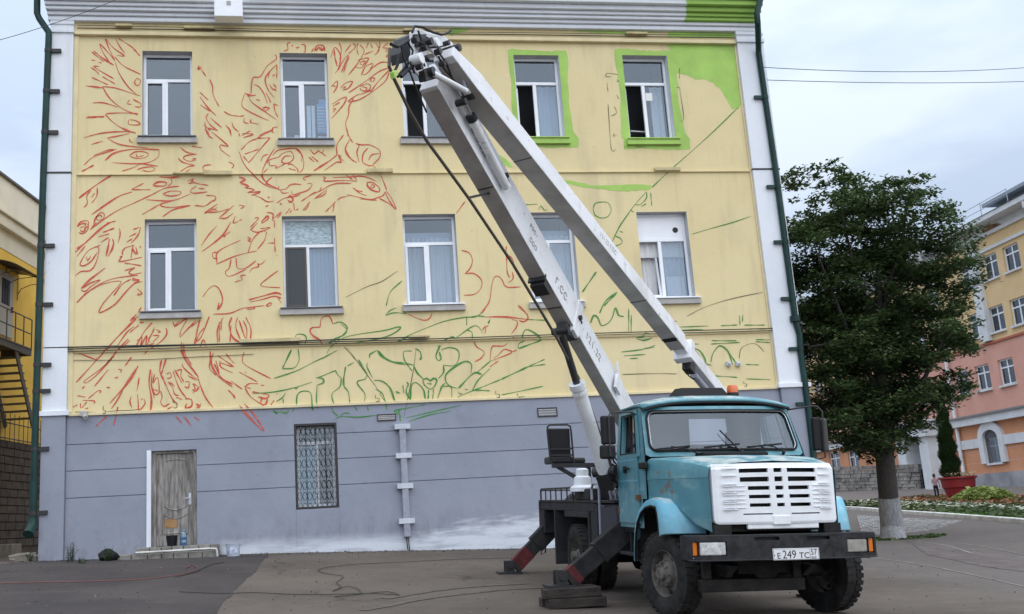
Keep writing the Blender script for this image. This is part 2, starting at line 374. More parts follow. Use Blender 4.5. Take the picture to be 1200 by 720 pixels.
mb.build('roof', mat('green_roof_sheet', (0.03, 0.10, 0.075), 0.5, var=.2), bld)
# plinth in four rendered courses with open joints
cz = [-0.7, 2.275, 2.295, 2.875, 2.895, 3.465, 3.485, 4.13]
mb = MB(); mb.panel((XL, XR), (-0.7, 4.13), [DOOR, BWIN], lambda u, w, d: (u, Y+.0+d, w), depth=0.35); 
mb.build('plinth_backing', M['plinth'], bld, recalc=False)
for i in range(4):
    mb = MB(); z0, z1 = cz[2*i], cz[2*i+1]
    xs = [PL, DOOR[0], DOOR[1], BWIN[0], BWIN[1], 12.2]
    def blk(x0, x1, a, b):
        if b-a > .01: mb.bx(x0, x1, Y-.026, Y+.005, a, b)
    for x0, x1, hole in ((PL, DOOR[0], None), (DOOR[0], DOOR[1], DOOR), (DOOR[1], BWIN[0], None), (BWIN[0], BWIN[1], BWIN), (BWIN[1], PR, None)):
        if hole is None: blk(x0, x1, z0, z1)
        else:
            blk(x0, x1, z0, min(z1, max(z0, hole[2]))); blk(x0, x1, max(z0, min(z1, hole[3])), z1)
    mb.build('plinth_course', M['plinth'], bld, bevel=.006)
# ledge above the plinth
mb = MB(); mb.bx(PL+.02, PR-.02, Y-.075, Y+.03, 4.115, 4.185); mb.build('plinth_ledge', M['moulding'], bld, bevel=.01)
# pilasters (> capping, base)
for x0, x1 in ((XL, PL), (PR, XR)):
    mb = MB(); mb.bx(x0, x1, Y-.10, Y+.2, 4.24, 13.92)
    p = mb.build('pilaster', M['white_paint'], bld, bevel=.008)
    mb = MB(); mb.bx(x0-.06, x1+.06, Y-.17, Y+.2, 4.13, 4.245); mb.build('capping', M['white_paint'], p, bevel=.01)
    mb = MB(); mb.bx(x0+.01, x1-.01, Y-.12, Y+.2, -0.7, 4.13); mb.build('base', M['plinth'], p, bevel=.008)
    mb = MB(); mb.bx(x0-.02, x1+.02, Y-.15, Y+.2, 13.50, 13.60); mb.bx(x0-.015, x1+.015, Y-.13, Y+.2, 13.72, 13.80); mb.build('neck_moulding', M['white_paint'], p, bevel=.01)
    mb = MB(); mb.bx(x0-.004, x1+.004, Y-.112, Y, 9.885, 9.93); mb.build('cable_strip', M['iron'], p)
mb = MB(); mb.bx(PL+.004, PL+.115, Y-.035, Y+.01, 4.2, 13.46); mb.build('edge_strip', M['moulding'], bld, bevel=.006)
mb = MB(); mb.bx(PR-.05, PR-.003, Y-.03, Y+.01, 4.2, 13.46); mb.build('edge_strip', M['moulding'], bld, bevel=.006)
# frieze moulding and stepped cornice
mb = MB(); mb.bx(PL+.02, PR-.02, Y-.11, Y+.03, 13.47, 13.53); mb.bx(PL+.02, PR-.02, Y-.06, Y+.03, 13.53, 13.60); mb.build('frieze_moulding', M['moulding'], bld, bevel=.008)
steps = [(13.83, 13.95, .12), (13.953, 14.045, .18), (14.048, 14.135, .27), (14.138, 14.23, .33), (14.233, 14.36, .42), (14.363, 14.50, .55), (14.503, 14.70, .62)]
for z0, z1, pr in steps:
    mb = MB(); mb.bx(XL-.04-pr*.2, XR-.10, Y-pr, Y+.3, z0, z1); mb.build('cornice_step', M['white_paint'], bld, bevel=.018)
# string courses with surface cables
for z, pr in ((9.875, .07), (5.575, .06)):
    mb = MB(); mb.bx(PL+.13, PR-.06, Y-pr*.7, Y+.03, z-.012, z+.03); mb.build('string_course', M['yellow'], bld, bevel=.006)
def sagline(p0, p1, sag, n=14, wob=0.0):
    p0, p1 = np.array(p0, float), np.array(p1, float); out = []
    for i in range(n+1):
        t = i/n; p = p0*(1-t)+p1*t; p[2] -= sag*4*t*(1-t)
        if wob: p[2] += wob*math.sin(9.1*t+p0[0])*math.sin(math.pi*t)
        out.append(p)
    return out
for z, y, r, x0, x1, sag in ((5.70, .09, .018, -5.5, 3.3, .02), (5.655, .085, .014, -5.5, 12.9, .0), (5.60, .075, .010, -5.5, 12.95, -.01), (5.42, .02, .006, -5.5, -.8, .04), (13.66, .05, .012, -4.9, 12.2, .01), (13.735, .05, .008, -4.9, 12.1, .03), (4.21, .05, .009, -4.8, -3.4, .02)):
    mb = MB(); mb.tube(sagline((x0, Y-y, z), (x1, Y-y, z), sag, 20, .012), r, 6); mb.build('cable', M['cable'], bld)
for x0, x1, z, h in ((-2.62, -1.9, 9.89, .05), (-1.9, -1.22, 9.89, .10), (2.05, 2.7, 9.93, .10), (9.5, 10.2, 9.93, .09), (-1.1, .3, 5.73, .09), (2.9, 3.4, 5.72, .05), (-2.35, -1.6, 13.71, .06), (3.15, 3.8, 13.74, .06), (9.1, 9.7, 13.74, .06), (-4.0, -3.6, 13.74, .06)):
    mb = MB(); mb.bx(x0, x1, Y-.115, Y-.02, z-h/2, z+h/2); mb.build('cable_conduit', M['conduit'], bld, bevel=.008)
mb = MB(); mb.bx(-1.56, -.88, Y-.74, Y-.40, 13.68, 14.16); sw = mb.build('switch_box', M['pvc'], bld, bevel=.015)
mb = MB(); mb.bx(-1.26, -1.16, Y-.755, Y-.735, 13.98, 14.08); mb.build('box_plate', M['sill_grey'], sw)
for u, v in ((853, 427), (864, 427)):
    x, z = onwall(u, v); mb = MB(); mb.bx(x-.055, x+.055, Y-.10, Y-.005, z-.06, z+.06); mb.cyl((x, Y-.10, z), (x, Y-.14, z-.01), .04, .03, 10); mb.build('junction_box', M['grey_box'], bld, bevel=.008)
x, z = onwall(100, 488); mb = MB(); mb.bx(x-.08, x+.07, Y-.20, Y-.03, z-.02, z+.10); mb.cyl((x+.02, Y-.2, z-.01), (x+.06, Y-.28, z-.07), .05, .06, 10); mb.build('camera_box', M['sill_grey'], bld, bevel=.01)
# vents in the plinth
for x0, x1, z0, z1 in ((2.05, 2.50, 3.74, 3.86), (5.93, 6.42, 3.68, 3.86), (10.9, 11.5, 3.72, 3.84)):
    mb = MB(); mb.bx(x0, x1, Y-.05, Y-.02, z0-.02, z0); mb.bx(x0, x1, Y-.05, Y-.02, z1, z1+.02); mb.bx(x0, x0+.02, Y-.05, Y-.02, z0, z1); mb.bx(x1-.02, x1, Y-.05, Y-.02, z0, z1); v = mb.build('vent_frame', M['iron'], bld)
    mb = MB()
    for k in range(3): zz = z0+(k+.5)*(z1-z0)/3; mb.bx(x0+.021, x1-.021, Y-.042, Y-.028, zz-.012, zz+.012)
    mb.build('vent_slat', M['sill_grey'], v)

# ---------------------------------------------------------------- windows
def rect_frame(mb, x0, x1, z0, z1, y0, y1, t, tb=None):
    tb = t if tb is None else tb
    mb.bx(x0, x1, y0, y1, z0, z0+tb); mb.bx(x0, x1, y0, y1, z1-t, z1)
    mb.bx(x0, x0+t, y0, y1, z0+tb, z1-t); mb.bx(x1-t, x1, y0, y1, z0+tb, z1-t)
def wavy(mb, x0, x1, z0, z1, y, amp, per, mi=0):
    n = max(8, int((x1-x0)/per*8)); P = []
    for i in range(n+1):
        x = x0+(x1-x0)*i/n; yy = y+amp*math.sin(2*math.pi*(x-x0)/per+.7*math.sin(5*x)); P += [(x, yy, z0), (x, yy, z1)]
    mb.add(P, [(2*i, 2*i+2, 2*i+3, 2*i+1) for i in range(n)], mi)
def make_window(x0, x1, z0, z1, left, right, top, sill):
    yf, yb = Y+.20, Y+.27
    mb = MB(); rect_frame(mb, x0+.003, x1-.003, z0, z1-.003, yf, yb, .065)
    zt = z0+(z1-z0)*.69; xmid = x0+(x1-x0)*.455
    mb.bx(x0+.068, x1-.068, yf+.002, yb-.002, zt-.04, zt+.04)
    mb.bx(xmid-.045, xmid+.045, yf+.004, yb-.004, z0+.065, zt-.04)
    w = mb.build('window', M['pvc'], bld, bevel=.006)
    L0, L1, G1 = x0+.065, xmid-.045, x1-.065; Rx0 = xmid+.045; zb, ztb, ztt = z0+.065, zt-.04, zt+.04
    def pane(a, b, c, d, y=yf+.04, m='glass'):
        k = MB(); k.bx(a, b, y, y+.012, c, d); return k.build('pane', M[m], w)
    def sash(a, b, c, d, m='pvc', t=.055, yy=yf-.022):
        k = MB(); rect_frame(k, a, b, c, d, yy, yy+.05, t); return k.build('sash', M[m], w, bevel=.005)
    # left leaf
    if left in ('sash', 'sash_curtain', 'sash_boxes'):
        sash(L0-.012, L1+.012, zb-.012, ztb+.012); pane(L0, L1, zb, ztb)
    elif left == 'screen':
        sash(L0-.004, L1+.02, zb-.01, ztb+.01, 'mesh_screen', .05); k = MB(); k.bx(L0, L1, yf-.01, yf-.006, zb, ztb); k.build('insect_screen', glass('insect_screen_mesh', (.22, .2, .18), .02, .5), w)
    elif left in ('open', 'open_panel'):      # leaf swung into the room
        k = MB(); ang = R(78); d = np.array([math.cos(ang), math.sin(ang), 0])*(L1-L0); p = np.array([L0, yb+.01, 0])
        for zz0, zz1 in ((zb, zb+.06), (ztb-.06, ztb)): k.beam(p+(0, 0, (zz0+zz1)/2), p+d+(0, 0, (zz0+zz1)/2), .05, .06)
        k.bx(L0, L0+.05, yb+.01, yb+.06, zb+.06, ztb-.06); q = p+d; k.bx(q[0]-.03, q[0]+.03, q[1]-.03, q[1]+.03, zb, ztb); k.build('open_sash', M['pvc'], w)
        if left == 'open_panel':
            k = MB(); k.obox((L0+.36, Y+.62, zb+.36), (.24, .04, 0), (0, .2, .06), (0, 0, .012)); k.build('folder', M['paper'], w)
    elif left == 'tilted':                    # leaf tilted inwards at its head
        k = MB(); lean = .16; 
        for a0, a1 in ((L0, L0+.055), (L1-.055, L1)): k.beam(((a0+a1)/2, yb, zb), ((a0+a1)/2, yb+lean, ztb-.03), .055, .05)
        k.bx(L0+.056, L1-.056, yb-.025, yb+.025, zb, zb+.055); k.bx(L0+.056, L1-.056, yb+lean-.025, yb+lean+.025, ztb-.085, ztb-.03); k.build('open_sash', M['pvc'], w)
        k = MB(); wavy(k, L0, L1, zb, ztb-.14, yb+.24, .012, .10); k.build('curtain', M['curtain'], w)
    pane(Rx0, G1, zb, ztb)
    if top == 'board':
        k = MB(); k.bx(x0+.068, G1, yf+.02, yf+.045, ztt, z1-.07); k.build('blank_panel', M['pvc'], w, bevel=.004)
        k = MB(); k.cyl((G1-.20, yf+.021, (ztt+z1)/2-.1), (G1-.20, yf+.005, (ztt+z1)/2-.1), .075, .07, 18); k.build('vent_hole', M['dark'], w)
    else:
        pane(x0+.065, G1, ztt, z1-.065)
        if top == 'film':
            k = MB(); n = 26; P = []
            for j in range(9):
                for i in range(n+1):
                    xx = x0+.075+(G1-.13-x0)*i/n; zz = ztt+.01+(z1-.085-ztt)*j/8
                    yy = yf+.033-.017*abs(math.sin(4.2*(xx+zz*1.6)+2.5*math.sin(3*zz)))*(.5+.5*math.sin(2.1*xx+.6*j))
                    P.append((xx, yy-.004, zz))
            k.add(P, [(j*(n+1)+i, j*(n+1)+i+1, (j+1)*(n+1)+i+1, (j+1)*(n+1)+i) for j in range(8) for i in range(n)]); k.build('silver_film', M['film'], w, smooth=True, angle=180)
    # behind the panes
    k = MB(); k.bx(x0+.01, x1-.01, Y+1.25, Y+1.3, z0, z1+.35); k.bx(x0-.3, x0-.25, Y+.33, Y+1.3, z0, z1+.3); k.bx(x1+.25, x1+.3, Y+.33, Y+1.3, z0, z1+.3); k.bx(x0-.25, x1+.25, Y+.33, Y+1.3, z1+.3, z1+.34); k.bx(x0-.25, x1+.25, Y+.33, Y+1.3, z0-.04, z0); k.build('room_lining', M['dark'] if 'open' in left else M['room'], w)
    cy_ = Y+.42
    if right in ('curtain',):
        k = MB(); wavy(k, Rx0-.05, x1+.1, z0, z1-.5, cy_, .035, .16); wavy(k, x0-.05, L1+.05, z0, z1-.5, cy_+.02, .035, .12); k.build('curtain', M['curtain'], w)
        k = MB(); k.bx(x0, x1, cy_+.05, cy_+.06, z1-.62, z1-.35); k.build('curtain_rail', M['blind'], w)
    if right == 'blinds':
        k = MB(); n = 7
        for i in range(n):
            xx = Rx0+(x1-Rx0)*(i+.5)/n; k.obox((xx, cy_-.08, (zb+zt)/2), (.052, .014, 0), (-.001, .003, 0), (0, 0, (zt-zb)/2)); 
        k.build('blind', M['blind'], w)
    if right == 'lace':
        k = MB(); wavy(k, Rx0, x1, z0+.0, zt-.0, cy_, .02, .14); k.build('curtain', M['blind'], w)
        k = MB(); wavy(k, x0, x1, zt-.42, zt+.02, cy_-.05, .02, .2); wavy(k, Rx0+.1, x1-.1, z0, z0+.62, cy_-.05, .02, .2); k.build('lace', M['curtain'], w)
    if right == 'books':
        for xx, ww, hh in ((.64, .10, 1.02), (.76, .085, 1.02)): k = MB(); k.bx(x0+xx, x0+xx+ww, Y+.32, Y+.42, z0, z0+hh); k.build('folder_stack', M['paper'], w, bevel=.004)
        k = MB(); k.bx(x0+.90, x0+1.14, Y+.34, Y+.46, z0+.30, z0+1.08); k.bx(x0+.95, x0+1.12, Y+.34, Y+.46, z0+1.081, z0+1.2); k.build('binder', M['blue_plastic'], w, bevel=.004)
        k = MB()
        for q in range(8): k.bx(x0+.90, x0+1.14, Y+.325, Y+.339, z0+.38+q*.082, z0+.405+q*.082)
        k.bx(x0+.90, x0+1.14, Y+.33, Y+.46, z0, z0+.2); k.build('paper_stack', M['paper'], w)
    if left == 'sash_boxes':
        for xx, ww, hh in ((.10, .12, .13), (.32, .16, .2)): k = MB(); k.bx(x0+xx, x0+xx+ww, Y+.30, Y+.40, z0+.02, z0+.02+hh); k.build('carton', M['paper'], w)
    if right == 'sticker':
        k = MB(); k.bx(Rx0+.02, Rx0+.2, yf+.034, yf+.038, ztb-.42, ztb-.2); k.build('sticker', M['paper'], w)
        k = MB(); wavy(k, Rx0+.2, x1-.1, z0, zt, cy_, .02, .2); k.build('curtain', M['curtain'], w)
    if left == 'open' and x0 > 5:
        k = MB(); wavy(k, Rx0, x1, z0, zt, cy_, .02, .2); k.build('curtain', M['blind'], w)
    if left == 'screen':
        k = MB(); wavy(k, x0, xmid, z0, zt, cy_, .03, .15); k.build('curtain', M['blind'], w)
    # sill: sheet apron on a plaster ledge
    mt, ml = {'grey': ('sill_metal', 'sill_grey'), 'lime': ('lime', 'lime'), 'white': ('pvc', 'sill_grey')}[sill]
    k = MB(); k.add([(x0-.09, Y-.12, z0-.015), (x1+.09, Y-.12, z0-.015), (x1+.09, Y+.2, z0+.035), (x0-.09, Y+.2, z0+.035),
                     (x0-.09, Y-.12, z0-.045), (x1+.09, Y-.12, z0-.045), (x1+.09, Y+.2, z0-.0), (x0-.09, Y+.2, z0)],
                    [(0, 1, 2, 3), (7, 6, 5, 4), (0, 4, 5, 1), (1, 5, 6, 2), (3, 7, 4, 0)]); k.build('sill', M[mt], w)
    k = MB(); k.bx(x0-.11, x1+.11, Y-.09, Y+.0, z0-.19, z0-.05); k.build('sill_ledge', M[ml], w, bevel=.01)
for wd in WINS: make_window(*wd)

# barred basement window
x0, x1, z0, z1 = BWIN
mb = MB(); rect_frame(mb, x0+.002, x1-.002, z0+.002, z1-.002, Y-.02, Y+.12, .045); bw = mb.build('barred_window', M['iron'], bld)
prop(bw, 'barred plinth window with a diamond grille')
mb = MB(); rect_frame(mb, x0+.05, x1-.05, z0+.05, z1-.05, Y+.14, Y+.20, .06); mb.bx(x0+.11, x1-.11, Y+.142, Y+.198, z1-.48, z1-.41); mb.bx(x0+.47, x0+.55, Y+.142, Y+.198, z0+.11, z1-.48); mb.build('frame', M['grey_box'], bw)
mb = MB(); mb.bx(x0+.1, x1-.1, Y+.17, Y+.18, z0+.1, z1-.1); mb.build('pane', M['glass'], bw)
mb = MB(); mb.bx(x0+.1, x0+.47, Y+.22, Y+.23, z0+.1, z1-.5); mb.build('blind', mat('pale_teal_blind', (.30, .40, .42), .9), bw)
mb = MB(); mb.bx(x0, x1, Y+.34, Y+.36, z0, z1); mb.build('room_lining', M['dark'], bw)
mb = MB(); st = .25
nx = 4
for i in range(-1, 13):
    for sgn in (1, -1):
        zz0 = z0+.05+i*st; a = [(x0+.045+(x1-x0-.09)*k/24, Y+.06+.006*sgn, zz0+(st/2)*(k*2*nx/24 % 2 if int(k*2*nx/24) % 2 == 0 else 2-(k*2*nx/24) % 2)*0+(st*.42)*math.sin(math.pi*k*nx/12+(0 if sgn > 0 else math.pi))) for k in range(25)]
        a = [(px, py, min(max(pz, z0+.05), z1-.05)) for px, py, pz in a]
        mb.tube(a, .0055, 4)
for k in range(5): xx = x0+.045+(x1-x0-.09)*k/4; mb.cyl((xx, Y+.06, z0+.04), (xx, Y+.06, z1-.04), .008, n=5)
mb.build('lattice_grille', M['iron'], bw)

# old service door
x0, x1, z0, z1 = DOOR
M['old_wood'] = mat('bleached_grey_wood', (0.135, 0.122, 0.112), 0.85, col2=(0.34, 0.32, 0.30), scale=3.0, bump=0.5, bscale=8, stretch=(6, 6, .8))
M['bare_wood'] = mat('bare_orange_wood', (0.30, 0.17, 0.07), 0.8, var=.25, scale=6)
zb = 1.10
mb = MB(); mb.bx(x0, x0+.10, Y+.04, Y+.16, z0, z1); mb.bx(x1-.07, x1, Y+.04, Y+.16, z0, z1); mb.bx(x0+.101, x1-.071, Y+.042, Y+.158, z1-.06, z1)
dr = mb.build('service_door', M['old_wood'], bld); prop(dr, 'weathered grey wooden service door')
mb = MB(); mb.bx(x0+.102, x1-.073, Y+.09, Y+.13, zb+.02, z1-.065); leaf = mb.build('door_leaf', M['old_wood'], dr)
def arcframe(mb, a, b, c, d, curve_top, curve_bot, t=.03):
    n = 12
    top = [(a+(b-a)*i/n, d+curve_top*math.sin(math.pi*i/n)) for i in range(n+1)]
    bot = [(a+(b-a)*i/n, c+curve_bot*math.sin(math.pi*i/n)) for i in range(n+1)]
    for ln in (top, bot): mb.tube([(px, Y+.09, pz) for px, pz in ln], t*.6, 6)
    for xx in (a, b): mb.tube([(xx, Y+.09, c), (xx, Y+.09, d)], t*.6, 6)
mb = MB(); arcframe(mb, x0+.28, x1-.24, 2.00, 3.02, .03, -.09); arcframe(mb, x0+.26, x1-.22, 1.40, 1.83, -.11, .0); mb.build('panel_moulding', M['old_wood'], dr)
mb = MB(); mb.bx(x0+.28, x0+.55, Y+.083, Y+.092, 1.52, 1.72); mb.build('bare_patch', M['bare_wood'], dr)
mb = MB(); mb.bx(x0+.10, x1-.075, Y+.07, Y+.092, zb+.02, zb+.24); mb.build('kick_board', M['old_wood'], dr, bevel=.006)
mb = MB(); mb.bx(x1-.19, x1-.135, Y+.075, Y+.092, 2.02, 2.28); mb.tube([(x1-.16, Y+.08, 2.17), (x1-.16, Y+.03, 2.17), (x1-.27, Y+.03, 2.16)], .011, 6); mb.build('handle', M['grey_box'], dr)
mb = MB(); mb.bx(x0, x1, Y+.3, Y+.34, z0, z1); mb.build('backing', M['dark'], dr)
mb = MB(); mb.bx(x0-.10, x0-.004, Y-.05, Y-.02, z0+.1, z1+.02); mb.build('door_jamb', M['white_paint'], bld)

# boxed-in plinth duct with straps
mb = MB(); mb.bx(2.545, 2.70, Y-.17, Y-.027, 1.02, 3.60); du = mb.build('wall_duct', M['steel_grey'], bld, bevel=.02)
for z in (3.56, 2.88, 2.18, 1.38):
    k = MB(); k.bx(2.44, 2.81, Y-.185, Y-.028, z-.06, z+.06); k.build('strap', M['grey_box'], du, bevel=.006)
for xx in (2.60, 2.64): k = MB(); k.tube([(xx, Y-.1, 1.03), (xx+.01, Y-.12, .85), (xx+.03, Y-.09, .66)], .014, 5); k.build('cable_end', M['cable'], du)
# two green downpipes (> brackets)
def downpipe(pts, r, zs, side):
    mb = MB(); mb.tube(pts, r, 14); pipe = mb.build('downpipe', M['pipe_green'], bld, smooth=True)
    for z in zs:
        for a, b in zip(pts, pts[1:]):
            if b[2] <= z <= a[2]:
                t = (a[2]-z)/(a[2]-b[2]+1e-9); p = np.array(a)*(1-t)+np.array(b)*t; break
        k = MB(); k.cyl(p+(0, 0, .045), p-(0, 0, .045), r*1.12, n=14); k.bx(min(p[0], p[0]+side*.30), max(p[0], p[0]+side*.30), p[1]-.02, p[1]+.02+.02, p[2]-.045, p[2]+.045); k.build('bracket', M['iron'] if side > 0 else M['pipe_green'], pipe)
    return pipe
yp = Y-.16
dl = [on_plane(u, v, (0, yp, 0), (0, 1, 0)) for u, v in ((43.5, -14), (43.5, 16), (46, 22), (57, 38), (57, 46), (51, 200), (42, 480), (38.5, 612), (37.5, 622))]
pd = downpipe(dl, .078, (13.0, 11.95, 10.9, 8.1, 6.7, 5.3, 4.7, 3.4, 2.0), 1)
k = MB(); p = np.array(dl[-1]); k.tube([p+(0, 0, .25), p+(0, -.02, .1), p+(-.03, -.2, -.08)], [.1, .105, .12], 14); k.build('spout', M['pipe_green'], pd, smooth=True)
dq = [on_plane(u, v, (0, yp, 0), (0, 1, 0)) for u, v in ((892, -16), (886, 14), (887, 24), (889, 62), (909, 200), (932, 375), (937, 392), (938, 410), (946, 470), (952, 520), (960, 600))]
dq = [on_plane(u, v, (0, Y-.74, 0), (0, 1, 0)) for u, v in ((896, -20), (889, 8), (887, 16), (888, 27))]+dq[3:]
pd = downpipe(dq, .078, (11.9, 9.4, 7.9, 6.4, 5.1, 3.7), -1)
k = MB(); p = np.array(dq[6]); k.cyl(p+(0, 0, .1), p-(0, 0, .05), .13, n=14); k.build('pipe_socket', M['pipe_green'], pd)
